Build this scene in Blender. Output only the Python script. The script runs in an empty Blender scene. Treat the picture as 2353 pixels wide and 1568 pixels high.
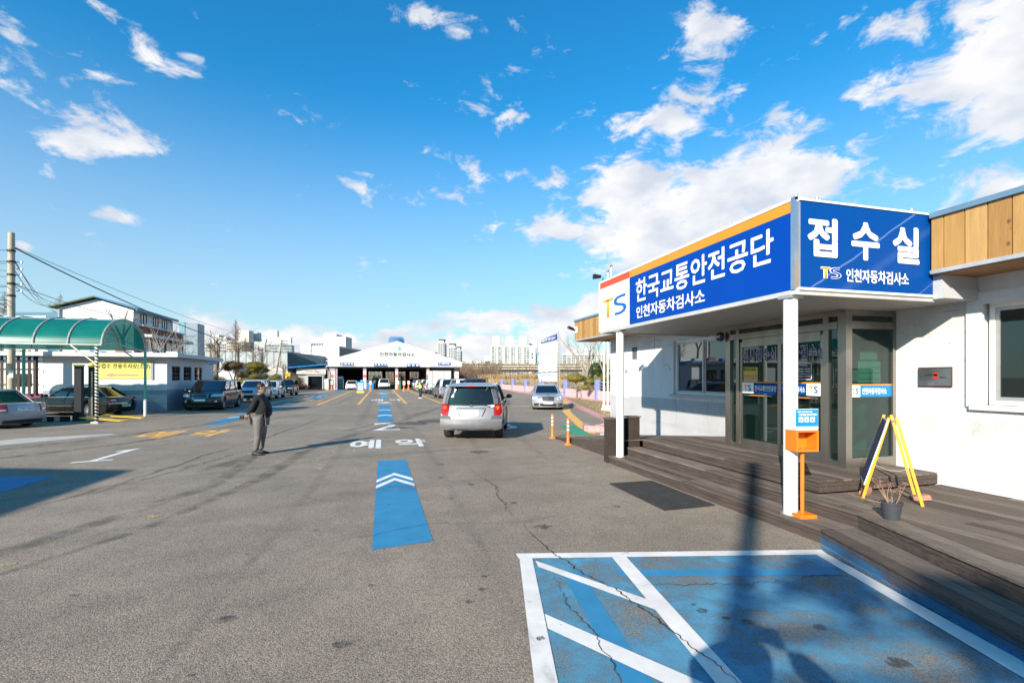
import bpy, bmesh, math, random
import numpy as np
from mathutils import Vector, Matrix, Euler
random.seed(7)
R=math.radians; SC=bpy.context.scene; COL=SC.collection
# ------------------------------------------------------------------ camera
YAW=R(15.05); FPX=1100.0; EYE=1.9
cam=bpy.data.cameras.new('camera'); camo=bpy.data.objects.new('camera',cam); COL.objects.link(camo)
cam.sensor_width=36; cam.lens=36*FPX/2352; cam.shift_y=(867-784)/2352; cam.clip_start=.05; cam.clip_end=6000
camo.location=(0,0,EYE); camo.rotation_euler=(R(90),0,-YAW); SC.camera=camo
SUN_AZ=R(43.05); SUN_EL=R(24.6)      # direction the shadows point (from the lane axis), height of the sun
sd=Vector((math.sin(SUN_AZ)*math.cos(SUN_EL),math.cos(SUN_AZ)*math.cos(SUN_EL),-math.sin(SUN_EL)))
sl=bpy.data.lights.new('sun','SUN'); sl.energy=5.0; sl.angle=R(.53); sl.color=(1,.90,.76)
so=bpy.data.objects.new('sun',sl); COL.objects.link(so); so.rotation_euler=sd.to_track_quat('-Z','Y').to_euler(); so.location=(-20,-20,30)
SC.view_settings.view_transform='Standard'; SC.view_settings.look='None'; SC.view_settings.gamma=1; SC.view_settings.exposure=.8
SC.view_settings.use_curve_mapping=False
def build_world():
    w=bpy.data.worlds.new('World'); SC.world=w; w.use_nodes=True; nt=w.node_tree; N=nt.nodes; L=nt.links; N.clear()
    def nd(t,**k):
        n=N.new(t)
        for a,b in k.items(): setattr(n,a,b)
        return n
    def mth(op,a,b=None,c=None,clamp=False):
        n=nd('ShaderNodeMath',operation=op,use_clamp=clamp)
        for i,v in enumerate((a,b,c)):
            if v is None: continue
            if isinstance(v,(int,float)): n.inputs[i].default_value=v
            else: L.new(v,n.inputs[i])
        return n.outputs[0]
    out=nd('ShaderNodeOutputWorld'); bg=nd('ShaderNodeBackground'); bg.inputs[1].default_value=.1
    sky=nd('ShaderNodeTexSky',sky_type='NISHITA',sun_disc=False); sky.sun_elevation=SUN_EL; sky.sun_rotation=SUN_AZ+math.pi
    sky.air_density=1.0; sky.dust_density=.35; sky.ozone_density=2.4; sky.altitude=0
    hs=nd('ShaderNodeHueSaturation'); hs.inputs['Saturation'].default_value=1.28; hs.inputs['Value'].default_value=1.0
    tint=nd('ShaderNodeMix',data_type='RGBA',blend_type='MULTIPLY'); tint.inputs[0].default_value=1
    L.new(sky.outputs[0],hs.inputs['Color']); L.new(hs.outputs[0],tint.inputs[6]); tint.inputs[7].default_value=(.40,1.32,1.36,1)
    tc=nd('ShaderNodeTexCoord'); sx=nd('ShaderNodeSeparateXYZ'); L.new(tc.outputs['Generated'],sx.inputs[0])
    X,Y,Z=sx.outputs
    az=mth('ARCTAN2',X,Y); el=mth('ARCSINE',Z)
    # cloud fields: (azimuth, elevation, half width, half height, strength) of each cumulus group, degrees from the lane axis
    blobs=CLOUDS
    tot=None
    for a,e,ra,re_,s in blobs:
        da=mth('MULTIPLY',mth('SUBTRACT',az,R(a)),1/R(ra)); de=mth('MULTIPLY',mth('SUBTRACT',el,R(e)),1/R(re_))
        q=mth('ADD',mth('MULTIPLY',da,da),mth('MULTIPLY',de,de))
        g=mth('MULTIPLY',mth('EXPONENT',mth('MULTIPLY',q,-1)),s)
        tot=g if tot is None else mth('ADD',tot,g)
    mp=nd('ShaderNodeMapping'); L.new(tc.outputs['Generated'],mp.inputs[0]); mp.inputs['Scale'].default_value=(1,1,1.9)
    nz=nd('ShaderNodeTexNoise'); nz.inputs['Scale'].default_value=13; nz.inputs['Detail'].default_value=10; nz.inputs['Roughness'].default_value=.62; nz.inputs['Distortion'].default_value=.35
    L.new(mp.outputs[0],nz.inputs['Vector'])
    n2=nd('ShaderNodeTexNoise'); n2.inputs['Scale'].default_value=2.6; n2.inputs['Detail'].default_value=3; L.new(mp.outputs[0],n2.inputs['Vector'])
    # a scatter of clouds everywhere (also behind the viewer) + low bank near the horizon
    back=mth('MULTIPLY',mth('SUBTRACT',n2.outputs['Fac'],.60,clamp=True),2.2)
    tot=mth('ADD',tot,back)
    dens=mth('SUBTRACT',mth('ADD',mth('MULTIPLY',nz.outputs['Fac'],2.3),mth('MINIMUM',mth('MULTIPLY',tot,1.12),.88)),1.425)
    mr=nd('ShaderNodeMapRange',interpolation_type='SMOOTHSTEP'); mr.inputs['From Min'].default_value=0; mr.inputs['From Max'].default_value=.42
    L.new(dens,mr.inputs[0])
    # cloud colour: white tops, slightly grey thick parts
    n3=nd('ShaderNodeTexNoise'); n3.inputs['Scale'].default_value=11; n3.inputs['Detail'].default_value=6; L.new(mp.outputs[0],n3.inputs['Vector'])
    cr=nd('ShaderNodeMapRange'); cr.inputs['From Min'].default_value=.35; cr.inputs['From Max'].default_value=.62; L.new(n3.outputs['Fac'],cr.inputs[0])
    cm=nd('ShaderNodeMix',data_type='RGBA'); cm.inputs[6].default_value=(4.0,4.3,4.9,1); cm.inputs[7].default_value=(5.9,5.8,5.8,1); L.new(cr.outputs[0],cm.inputs[0])
    # whitening of the air close to the horizon
    hz=nd('ShaderNodeMapRange',interpolation_type='SMOOTHSTEP'); hz.inputs['From Min'].default_value=R(31); hz.inputs['From Max'].default_value=R(-2); hz.inputs['To Max'].default_value=.80
    L.new(el,hz.inputs[0])
    mh=nd('ShaderNodeMix',data_type='RGBA'); mh.inputs[7].default_value=(3.75,3.85,4.2,1); L.new(hz.outputs[0],mh.inputs[0]); L.new(tint.outputs[2],mh.inputs[6])
    mx=nd('ShaderNodeMix',data_type='RGBA'); L.new(mth('MULTIPLY',mr.outputs[0],.96),mx.inputs[0]); L.new(mh.outputs[2],mx.inputs[6]); L.new(cm.outputs[2],mx.inputs[7])
    L.new(mx.outputs[2],bg.inputs[0]); L.new(bg.outputs[0],out.inputs[0])
    w.cycles.sampling_method='MANUAL'; w.cycles.sample_map_resolution=512
def _cl():
    o=[]
    for px,py,rx,ry,s in [(1640,500,230,110,.85),(1440,420,90,80,.6),(1800,400,130,55,.62),(1560,260,170,50,.5),(1620,120,80,60,.5),(1270,525,110,35,.52),(1460,590,110,60,.4),(1640,60,90,40,.3),
      (2290,120,170,120,.8),(2010,215,110,45,.42),(2130,40,180,55,.42),(2330,260,90,60,.7),(2100,415,140,30,.32),(2310,400,90,50,.45),(2200,480,90,30,.35),
      (1165,255,55,80,.42),(1065,385,50,50,.42),(1015,430,35,30,.35),(1180,410,35,28,.42),(1270,418,55,28,.42),(1115,195,30,35,.3),(850,435,60,30,.36),(950,28,75,35,.4),(1050,85,35,25,.4),
      (120,300,130,75,.48),(310,315,75,55,.55),(240,185,90,30,.35),(40,50,70,60,.4),(300,40,90,50,.36),(335,120,40,40,.3),(440,145,45,35,.34),(240,495,90,14,.35),(70,565,30,12,.35),(1785,250,35,25,.36),
      (600,800,300,40,.5),(420,775,160,26,.4),(900,800,300,40,.48),(60,800,260,30,.4),(1270,745,130,38,.62),(1080,735,90,22,.45),(1180,815,330,26,.45),(1250,120,60,60,.22),(1370,700,60,40,.55),(890,600,14,10,.35)]:
        x=(px-1176)/FPX; z=(867-py)/FPX
        a=math.degrees(math.atan2(x,1))+15.05; e=math.degrees(math.atan2(z,math.hypot(1,x)))
        k=1.12/(1+x*x); e2=math.degrees(math.atan2((867-py+ry*1.12)/FPX,math.hypot(1,x)))
        o.append((a,e,math.degrees(rx/FPX)*k,max(.5,e2-e),s))
    return o
CLOUDS=_cl()
build_world()
# ------------------------------------------------------------------ materials
MATS={}
def hx(h): 
    h=h.lstrip('#'); c=[int(h[i:i+2],16)/255 for i in (0,2,4)]
    return tuple(((x+.055)/1.055)**2.4 if x>.04045 else x/12.92 for x in c)
def mat(name,col,rough=.6,metal=0,var=.12,scale=6,bump=0,bscale=40,coat=0,trans=0,alpha=None,emit=0,detail=4,stretch=(1,1,1),spec=None,ior=None):
    if name in MATS: return MATS[name]
    m=bpy.data.materials.new(name); m.use_nodes=True; nt=m.node_tree; N=nt.nodes; L=nt.links; b=N['Principled BSDF']
    tc=N.new('ShaderNodeTexCoord'); mp=N.new('ShaderNodeMapping'); L.new(tc.outputs['Object'],mp.inputs[0]); mp.inputs['Scale'].default_value=stretch
    nz=N.new('ShaderNodeTexNoise'); nz.inputs['Scale'].default_value=scale; nz.inputs['Detail'].default_value=detail; nz.inputs['Roughness'].default_value=.65; L.new(mp.outputs[0],nz.inputs[0])
    rp=N.new('ShaderNodeMapRange'); rp.inputs['From Min'].default_value=.3; rp.inputs['From Max'].default_value=.7; rp.inputs['To Min'].default_value=1-var; rp.inputs['To Max'].default_value=1+var*.6; L.new(nz.outputs['Fac'],rp.inputs[0])
    mu=N.new('ShaderNodeVectorMath'); mu.operation='SCALE'; mu.inputs[0].default_value=col[:3]; L.new(rp.outputs[0],mu.inputs['Scale'])
    L.new(mu.outputs[0],b.inputs['Base Color'])
    b.inputs['Roughness'].default_value=rough; b.inputs['Metallic'].default_value=metal
    if coat: b.inputs['Coat Weight'].default_value=coat; b.inputs['Coat Roughness'].default_value=.04
    if trans: b.inputs['Transmission Weight'].default_value=trans
    if ior: b.inputs['IOR'].default_value=ior
    if spec is not None: b.inputs['Specular IOR Level'].default_value=spec
    if emit: b.inputs['Emission Color'].default_value=(*col[:3],1); b.inputs['Emission Strength'].default_value=emit
    if bump:
        n2=N.new('ShaderNodeTexNoise'); n2.inputs['Scale'].default_value=bscale; n2.inputs['Detail'].default_value=5; L.new(mp.outputs[0],n2.inputs[0])
        bp=N.new('ShaderNodeBump'); bp.inputs['Strength'].default_value=bump; bp.inputs['Distance'].default_value=.02; L.new(n2.outputs['Fac'],bp.inputs['Height']); L.new(bp.outputs[0],b.inputs['Normal'])
    MATS[name]=m; return m
def glass(name,tint,refl=.5,clear=.5,rough=.01,sky=1.0):
    """flat pane: tinted see-through mixed with mirror by fresnel"""
    if name in MATS: return MATS[name]
    m=bpy.data.materials.new(name); m.use_nodes=True; nt=m.node_tree; N=nt.nodes; L=nt.links; N.clear()
    o=N.new('ShaderNodeOutputMaterial'); t=N.new('ShaderNodeBsdfTransparent'); t.inputs[0].default_value=(*tint,1)
    d=N.new('ShaderNodeBsdfPrincipled'); d.inputs['Base Color'].default_value=(*[c*.1 for c in tint],1); d.inputs['Roughness'].default_value=.5; d.inputs['Specular IOR Level'].default_value=0
    g=N.new('ShaderNodeBsdfGlossy'); g.inputs['Roughness'].default_value=rough; g.inputs[0].default_value=(.92,.97,1,1)
    a=N.new('ShaderNodeMixShader'); a.inputs[0].default_value=1-clear; L.new(t.outputs[0],a.inputs[1]); L.new(d.outputs[0],a.inputs[2])
    lw=N.new('ShaderNodeLayerWeight'); lw.inputs[0].default_value=.25; mr=N.new('ShaderNodeMapRange'); mr.inputs['To Min'].default_value=refl*.13; mr.inputs['To Max'].default_value=min(1,refl*1.6)
    nz=N.new('ShaderNodeTexNoise'); nz.inputs['Scale'].default_value=.8; bp=N.new('ShaderNodeBump'); bp.inputs['Strength'].default_value=.04; L.new(nz.outputs['Fac'],bp.inputs['Height']); L.new(bp.outputs[0],g.inputs['Normal'])
    L.new(lw.outputs['Facing'],mr.inputs[0]); b=N.new('ShaderNodeMixShader'); L.new(mr.outputs[0],b.inputs[0]); L.new(a.outputs[0],b.inputs[1]); L.new(g.outputs[0],b.inputs[2]); L.new(b.outputs[0],o.inputs[0])
    MATS[name]=m; return m
def worn(name,col,scale=9,lo=.36,hi=.5,amax=.95,fine=120,rough=.75,var=.15,edge=None):
    """paint or stain lying on the asphalt, worn through in patches (noise transparency)"""
    if name in MATS: return MATS[name]
    m=mat(name,col,rough,var=var,scale=3); nt=m.node_tree; N=nt.nodes; L=nt.links; b=N['Principled BSDF']
    tc=N.new('ShaderNodeTexCoord')
    a=N.new('ShaderNodeTexNoise'); a.inputs['Scale'].default_value=scale; a.inputs['Detail'].default_value=6; a.inputs['Roughness'].default_value=.7; L.new(tc.outputs['Object'],a.inputs[0])
    f=N.new('ShaderNodeTexNoise'); f.inputs['Scale'].default_value=fine; f.inputs['Detail'].default_value=2; L.new(tc.outputs['Object'],f.inputs[0])
    s=N.new('ShaderNodeMath'); s.operation='MULTIPLY_ADD'; L.new(f.outputs['Fac'],s.inputs[0]); s.inputs[1].default_value=.35; L.new(a.outputs['Fac'],s.inputs[2])
    mr=N.new('ShaderNodeMapRange'); mr.interpolation_type='SMOOTHSTEP'; mr.inputs['From Min'].default_value=lo+.175; mr.inputs['From Max'].default_value=hi+.175; mr.inputs['To Max'].default_value=amax; L.new(s.outputs[0],mr.inputs[0])
    if edge:   # fade towards the strip's edges using generated coordinates
        sx=N.new('ShaderNodeSeparateXYZ'); uv=N.new('ShaderNodeUVMap'); L.new(uv.outputs[0],sx.inputs[0])
        e1=N.new('ShaderNodeMath'); e1.operation='PINGPONG'; L.new(sx.outputs[1],e1.inputs[0]); e1.inputs[1].default_value=.5
        e2=N.new('ShaderNodeMath'); e2.operation='MULTIPLY'; e2.use_clamp=True; L.new(e1.outputs[0],e2.inputs[0]); e2.inputs[1].default_value=edge
        e3=N.new('ShaderNodeMath'); e3.operation='MULTIPLY'; L.new(e2.outputs[0],e3.inputs[0]); L.new(mr.outputs[0],e3.inputs[1]); L.new(e3.outputs[0],b.inputs['Alpha'])
    else: L.new(mr.outputs[0],b.inputs['Alpha'])
    return m
def paint(name,col,metal=.0,rough=.32,coat=1.0):
    return mat('paint_'+name,col,rough,metal,var=.05,scale=2,coat=coat)
# ------------------------------------------------------------------ mesh helpers
class MB:
    def __init__(s): s.v=[]; s.f=[]; s.uv=None
    def add(s,vs,fs):
        o=len(s.v); s.v+= [tuple(v) for v in vs]; s.f+=[tuple(i+o for i in f) for f in fs]; return s
    def box(s,x0,y0,z0,x1,y1,z1):
        x0,x1=min(x0,x1),max(x0,x1); y0,y1=min(y0,y1),max(y0,y1); z0,z1=min(z0,z1),max(z0,z1)
        return s.add([(x0,y0,z0),(x1,y0,z0),(x1,y1,z0),(x0,y1,z0),(x0,y0,z1),(x1,y0,z1),(x1,y1,z1),(x0,y1,z1)],[(0,3,2,1),(4,5,6,7),(0,1,5,4),(1,2,6,5),(2,3,7,6),(3,0,4,7)])
    def beam(s,p,q,w,h=None,up=(0,0,1)):
        p,q=Vector(p),Vector(q); h=w if h is None else h; d=(q-p).normalized(); u=Vector(up)
        if abs(d.dot(u))>.98: u=Vector((0,1,0))
        a=d.cross(u).normalized()*w/2; b=a.cross(d).normalized()*h/2
        vs=[p-a-b,p+a-b,p+a+b,p-a+b,q-a-b,q+a-b,q+a+b,q-a+b]
        return s.add(vs,[(0,1,2,3),(7,6,5,4),(0,4,5,1),(1,5,6,2),(2,6,7,3),(3,7,4,0)])
    def cyl(s,p,q,r0,r1=None,n=10,cap=True):
        p,q=Vector(p),Vector(q); r1=r0 if r1 is None else r1; d=(q-p)
        if d.length<1e-6: return s
        d.normalize(); u=Vector((0,0,1)) if abs(d.z)<.95 else Vector((1,0,0)); a=d.cross(u).normalized(); b=d.cross(a)
        vs=[];
        for c,r in ((p,r0),(q,r1)):
            for i in range(n):
                t=2*math.pi*i/n; vs.append(c+a*math.cos(t)*r+b*math.sin(t)*r)
        fs=[(i,(i+1)%n,n+(i+1)%n,n+i) for i in range(n)]
        if cap: fs+=[tuple(range(n))[::-1],tuple(range(n,2*n))]
        return s.add(vs,fs)
    def poly(s,pts): return s.add(pts,[tuple(range(len(pts)))])
    def prism(s,pts,z0,z1):
        n=len(pts); a=sum(pts[i][0]*pts[(i+1)%n][1]-pts[(i+1)%n][0]*pts[i][1] for i in range(n))
        if a<0: pts=pts[::-1]
        return s.add([(x,y,z0) for x,y in pts]+[(x,y,z1) for x,y in pts],[tuple(range(n))[::-1],tuple(range(n,2*n))]+[(i,(i+1)%n,n+(i+1)%n,n+i) for i in range(n)])
    def extr(s,pts,d):
        n=len(pts); d=Vector(d); return s.add([Vector(p) for p in pts]+[Vector(p)+d for p in pts],[tuple(range(n)),tuple(range(n,2*n))[::-1]]+[(i,n+i,n+(i+1)%n,(i+1)%n) for i in range(n)])
    def loft(s,rings,close=True,caps=True):
        n=len(rings[0]); o=len(s.v)
        for r in rings: s.v+=[tuple(p) for p in r]
        for k in range(len(rings)-1):
            for i in range(n if close else n-1):
                j=(i+1)%n; s.f.append((o+k*n+i,o+k*n+j,o+(k+1)*n+j,o+(k+1)*n+i))
        if caps: s.f.append(tuple(o+i for i in range(n))[::-1]); s.f.append(tuple(o+(len(rings)-1)*n+i for i in range(n)))
        return s
    def lathe(s,prof,c=(0,0,0),n=16,ax='z'):
        rings=[]
        for r,h in prof:
            rg=[]
            for i in range(n):
                t=2*math.pi*i/n; p={'z':(r*math.cos(t),r*math.sin(t),h),'x':(h,r*math.cos(t),r*math.sin(t)),'y':(r*math.sin(t),h,r*math.cos(t))}[ax]
                rg.append((p[0]+c[0],p[1]+c[1],p[2]+c[2]))
            rings.append(rg)
        return s.loft(rings)
    def ell(s,c,r,n=12,m=8,jit=0):
        rings=[]
        for k in range(m+1):
            ph=math.pi*(k+.001)/(m+.002); rings.append([(c[0]+r[0]*math.sin(ph)*math.cos(2*math.pi*i/n)*(1+random.uniform(-jit,jit)),c[1]+r[1]*math.sin(ph)*math.sin(2*math.pi*i/n)*(1+random.uniform(-jit,jit)),c[2]-r[2]*math.cos(ph)) for i in range(n)])
        return s.loft(rings)
    def data(s,name,m,smooth=False,sub=None):
        d=bpy.data.meshes.new(name)
        vs=s.v if sub is None else [tuple(sub@Vector(v)) for v in s.v]
        d.from_pydata(vs,[],s.f); 
        if m is not None: d.materials.append(m)
        if smooth:
            for p in d.polygons: p.use_smooth=True
        d.update(); return d
    def build(s,name,m,parent=None,smooth=False,world=True,label=None,kind=None,norm=True):
        sub=None
        if parent is not None and world: sub=wm(parent).inverted()
        d=s.data(name,m,smooth,sub)
        if norm:
            b=bmesh.new(); b.from_mesh(d); bmesh.ops.recalc_face_normals(b,faces=b.faces); b.to_mesh(d); b.free()
        o=bpy.data.objects.new(name,d); COL.objects.link(o)
        if parent is not None: o.parent=parent
        if smooth: autosmooth(d)
        if label: o['label']=label
        if kind: o['kind']=kind
        return o
def autosmooth(d,ang=40):
    b=bmesh.new(); b.from_mesh(d)
    for e in b.edges:
        if len(e.link_faces)==2 and e.calc_face_angle(0)>R(ang): e.smooth=False
    b.to_mesh(d); b.free()
def wm(o):
    m=Matrix.LocRotScale(o.location,o.rotation_euler,o.scale)
    return wm(o.parent)@m if o.parent else m
def thing(name,label,cat,loc=(0,0,0),rz=0,group=None):
    o=bpy.data.objects.new(name,None); COL.objects.link(o); o.empty_display_size=.2; o.location=loc; o.rotation_euler=(0,0,rz)
    o['label']=label; o['category']=cat
    if group: o['group']=group
    return o
def tag(o,label,cat,group=None):
    o['label']=label; o['category']=cat
    if group: o['group']=group
    return o
def struct(o): o['kind']='structure'; return o
def part(name,data,parent,loc=(0,0,0),rot=(0,0,0),scale=(1,1,1),label=None):
    o=bpy.data.objects.new(name,data); COL.objects.link(o); o.parent=parent; o.location=loc; o.rotation_euler=rot; o.scale=scale
    if label: o['label']=label
    return o
def copy_tree(o,parent=None):
    c=o.copy(); COL.objects.link(c); c.parent=parent
    for ch in o.children: copy_tree(ch,c)
    return c
def text(body,o,ux,uy,w,h,m,parent,bold=.0,name='lettering',depth=.004,world=True,kind=None,shear=0):
    """lettering fitted into the box w x h with its lower left corner at o, running along ux and upright along uy"""
    c=bpy.data.curves.new('t','FONT'); c.body=body; c.resolution_u=2; c.align_x='LEFT'; c.shear=shear
    t=bpy.data.objects.new('t',c); COL.objects.link(t); dg=bpy.context.evaluated_depsgraph_get(); me=bpy.data.meshes.new_from_object(t.evaluated_get(dg))
    bpy.data.objects.remove(t); bpy.data.curves.remove(c)
    n=len(me.vertices)
    if n==0: return None
    co=np.empty(n*3); me.vertices.foreach_get('co',co); co=co.reshape(-1,3); lay=np.zeros(n)
    if bold>0:      # heavier strokes: shifted copies of each outline, every copy on its own thin layer
        faces=[tuple(p.vertices) for p in me.polygons]; K=[(math.cos(a),math.sin(a)) for a in [2*math.pi*i/(8 if w*h>.03 else 4)+.39 for i in range(8 if w*h>.03 else 4)]]
        C=[co];L0=[lay]
        for i,(a,b_) in enumerate(K): C.append(co+np.array([a*bold,b_*bold,0])); L0.append(lay+i+1)
        co=np.concatenate(C); lay=np.concatenate(L0); bpy.data.meshes.remove(me); me=bpy.data.meshes.new(name)
        me.from_pydata(co.tolist(),[],[tuple(v+k*n for v in f) for k in range(len(C)) for f in faces]); n=len(me.vertices)
    mn=co.min(0); mx=co.max(0); sz=np.maximum(mx-mn,1e-6)
    U=np.array(Vector(ux).normalized()); V=np.array(Vector(uy).normalized()); W=np.cross(U,V)
    a=(co[:,0]-mn[0])/sz[0]*w; b=(co[:,1]-mn[1])/sz[1]*h
    P=np.array(o)[None,:]+a[:,None]*U+b[:,None]*V+W[None,:]*(depth+lay[:,None]*max(.00012,depth*.1))
    if parent is not None and world:
        mi=np.array(wm(parent).inverted()); P=P@mi[:3,:3].T+mi[:3,3]
    me.vertices.foreach_set('co',P.astype(np.float32).ravel()); me.materials.clear(); me.materials.append(m); me.name=name; me.update()
    ob=bpy.data.objects.new(name,me); COL.objects.link(ob); ob.parent=parent
    if kind: ob['kind']=kind
    return ob
def site(r,d):   # survey axes (right of / ahead of the standpoint) to the lane axes
    return (r*math.cos(YAW)+d*math.sin(YAW),-r*math.sin(YAW)+d*math.cos(YAW))
def P(px,d): return site((px-1176)/FPX*d,d)
def Z(py,d): return EYE-(py-867)*d/FPX
# ================================================================== GROUND
def asphalt():
    m=mat('asphalt',(.240,.204,.163),.88,var=.26,scale=.35,detail=7); nt=m.node_tree; N=nt.nodes; L=nt.links; b=N['Principled BSDF']
    src=b.inputs['Base Color'].links[0].from_socket; tc=N.new('ShaderNodeTexCoord')
    v=N.new('ShaderNodeTexVoronoi'); v.inputs['Scale'].default_value=105; L.new(tc.outputs['Object'],v.inputs[0])
    sr=N.new('ShaderNodeSeparateColor'); L.new(v.outputs['Color'],sr.inputs[0])
    cr=N.new('ShaderNodeMapRange'); cr.inputs['To Min'].default_value=.55; cr.inputs['To Max'].default_value=1.45; L.new(sr.outputs[0],cr.inputs[0])
    n=N.new('ShaderNodeTexNoise'); n.inputs['Scale'].default_value=260; n.inputs['Detail'].default_value=3; L.new(tc.outputs['Object'],n.inputs[0])
    nr=N.new('ShaderNodeMapRange'); nr.inputs['From Min'].default_value=.3; nr.inputs['From Max'].default_value=.7; nr.inputs['To Min'].default_value=.72; nr.inputs['To Max'].default_value=1.28; L.new(n.outputs['Fac'],nr.inputs[0])
    k=N.new('ShaderNodeMath'); k.operation='MULTIPLY'; L.new(cr.outputs[0],k.inputs[0]); L.new(nr.outputs[0],k.inputs[1])
    # medium blotches (patches, old oil)
    n3=N.new('ShaderNodeTexNoise'); n3.inputs['Scale'].default_value=1.6; n3.inputs['Detail'].default_value=7; n3.inputs['Roughness'].default_value=.7; L.new(tc.outputs['Object'],n3.inputs[0])
    r3=N.new('ShaderNodeMapRange'); r3.inputs['From Min'].default_value=.36; r3.inputs['From Max'].default_value=.6; r3.inputs['To Min'].default_value=.86; r3.inputs['To Max'].default_value=1.05; L.new(n3.outputs['Fac'],r3.inputs[0])
    k2=N.new('ShaderNodeMath'); k2.operation='MULTIPLY'; L.new(k.outputs[0],k2.inputs[0]); L.new(r3.outputs[0],k2.inputs[1])
    sc=N.new('ShaderNodeVectorMath'); sc.operation='SCALE'; L.new(src,sc.inputs[0]); L.new(k2.outputs[0],sc.inputs['Scale'])
    # warm stones
    hm=N.new('ShaderNodeMix'); hm.data_type='RGBA'; hm.blend_type='MULTIPLY'; L.new(sr.outputs[1],hm.inputs[0]); L.new(sc.outputs[0],hm.inputs[6]); hm.inputs[7].default_value=(1.06,.98,.88,1)
    L.new(hm.outputs[2],b.inputs['Base Color'])
    bp=N.new('ShaderNodeBump'); bp.inputs['Strength'].default_value=.55; bp.inputs['Distance'].default_value=.006; L.new(v.outputs['Distance'],bp.inputs['Height']); bp.invert=True; L.new(bp.outputs[0],b.inputs['Normal'])
    return m
ASPH=asphalt()
soil=mat('dry_soil',(.20,.16,.10),.95,var=.3,scale=.3); struct(MB().poly([(-3000,-3000,-.03),(3000,-3000,-.03),(3000,3000,-.03),(-3000,3000,-.03)]).build('ground',soil))
KERB=[(21.5,56),(17.0,44),(14.29,36.24),(11.4,26.3),(9.9,20.6),(8.67,17.34),(7.9,16.4)]
struct(MB().poly([(x,y,0) for x,y in [(-60,-40),(60,-40),(60,15.4),(7.9,15.4)]+KERB[::-1]+[(20.4,60),(17.9,80),(15,120),(-30,120),(-30,70),(-60,70)]]).build('asphalt_yard',ASPH))
grass_m=mat('dry_grass',(.30,.22,.10),.95,var=.4,scale=5,bump=.6,bscale=90)
struct(MB().prism([(9.98,20.5),(8.75,17.3),(8.0,16.2),(26,16.2),(30,60),(21.7,56),(17.15,44),(14.42,36.2),(11.5,26.2)],-.02,.10).build('grass_verge',grass_m))
CY=mat('marking_yellow',(.72,.42,.10),.7,var=.12); WHITE_P=worn('marking_white',(.74,.73,.70),scale=7,lo=.22,hi=.34,fine=90); YEL_P=worn('marking_yellow_worn',(.78,.43,.10),scale=5,lo=.24,hi=.4); BLUE_P=worn('marking_blue',(.025,.215,.40),scale=4,lo=.2,hi=.34,fine=150,amax=.97)
BLUE_OLD=worn('marking_blue_faded',(.085,.28,.42),scale=1.6,lo=.31,hi=.64,fine=140,amax=.95); THIN_Y=worn('marking_yellow_thin',(.72,.40,.12),scale=3,lo=.3,hi=.5,amax=.85); OLDW=worn('marking_white_faint',(.6,.58,.54),scale=4,lo=.46,hi=.56,fine=40,amax=.8)
def mark(name,pts,m,z=.004): return struct(MB().poly([(x,y,z) for x,y in pts]).build(name,m))
def rect(name,x0,y0,x1,y1,m,z=.004): return mark(name,[(x0,y0),(x1,y0),(x1,y1),(x0,y1)],m,z)
def strip(name,p,q,w,m,z=.004):
    p,q=Vector(p),Vector(q); d=(q-p).normalized(); n=Vector((-d.y,d.x))*w/2; return mark(name,[p-n,q-n,q+n,p+n],m,z)
def chevron(x0,x1,y,m=WHITE_P,w=.24,k=.6,z=.008):
    xm=(x0+x1)/2; mark('chevron_marking',[(x0,y),(xm,y+k),(x1,y),(x1,y+w),(xm,y+k+w),(x0,y+w)],m,z)
# lane 2 (centre)
mark('blue_lane_marking',[(-.12,5.5),(.56,5.62),(.51,11.36),(-.12,11.36)],BLUE_P); chevron(-.12,.535,8.5); chevron(-.12,.535,8.98)
for a,b_,ch in ((21.4,34.3,(24.4,28.6)),(45.2,56.3,(48,52)),(63,73,(66,69.5)),(77.5,78.6,())):
    rect('blue_lane_marking',-.26,a,.42,b_,BLUE_P)
    for c in ch: chevron(-.26,.42,c,w=.5,k=.5)
def ground_text(s,x0,y0,w,h,m,bold=.03,z=.006):
    o=text(s,(x0,y0,z),(1,0,0),(0,1,0),w,h,m,None,bold=bold,name='lane_lettering',depth=0); struct(o); return o
def lane_word(x0,y0,w,h,m,word='예약'):
    ground_text(word[0],x0,y0,w*.40,h,m,.03); ground_text(word[1],x0+w*.58,y0+h*.04,w*.42,h*.94,m,.03)
lane_word(-.92,13.35,2.15,1.85,WHITE_P); ground_text('2',-.38,17.9,.98,3.0,WHITE_P,.02)
ground_text('2',-.5,36.3,1.1,2.6,WHITE_P,.02); lane_word(-1.0,40.3,2.5,3.4,WHITE_P); ground_text('2',-.5,57.5,1.1,2.6,WHITE_P,.02); lane_word(-1.0,60.4,2.4,2.4,WHITE_P)
for x0,x1 in ((-4.4,-1.7),(1.62,4.15)):
    strip('yellow_lane_line',(x0,35.6),(x0+(.1 if x0<0 else -.2),79),.2,YEL_P); strip('yellow_lane_line',(x1,35.6),(x1-(.1 if x0<0 else .7),79),.2,YEL_P)
    for k in range(12): strip('yellow_cross_line',(x0+.1,35.7+k*3.45),(x1-.1-(.04*k if x0>0 else 0),35.7+k*3.45),.1,THIN_Y,.003)
rect('blue_threshold_marking',-1.5,77.2,1.0,79,BLUE_P,.003); rect('blue_threshold_marking',-7,77.4,-4.4,79,BLUE_P,.003)
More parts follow.
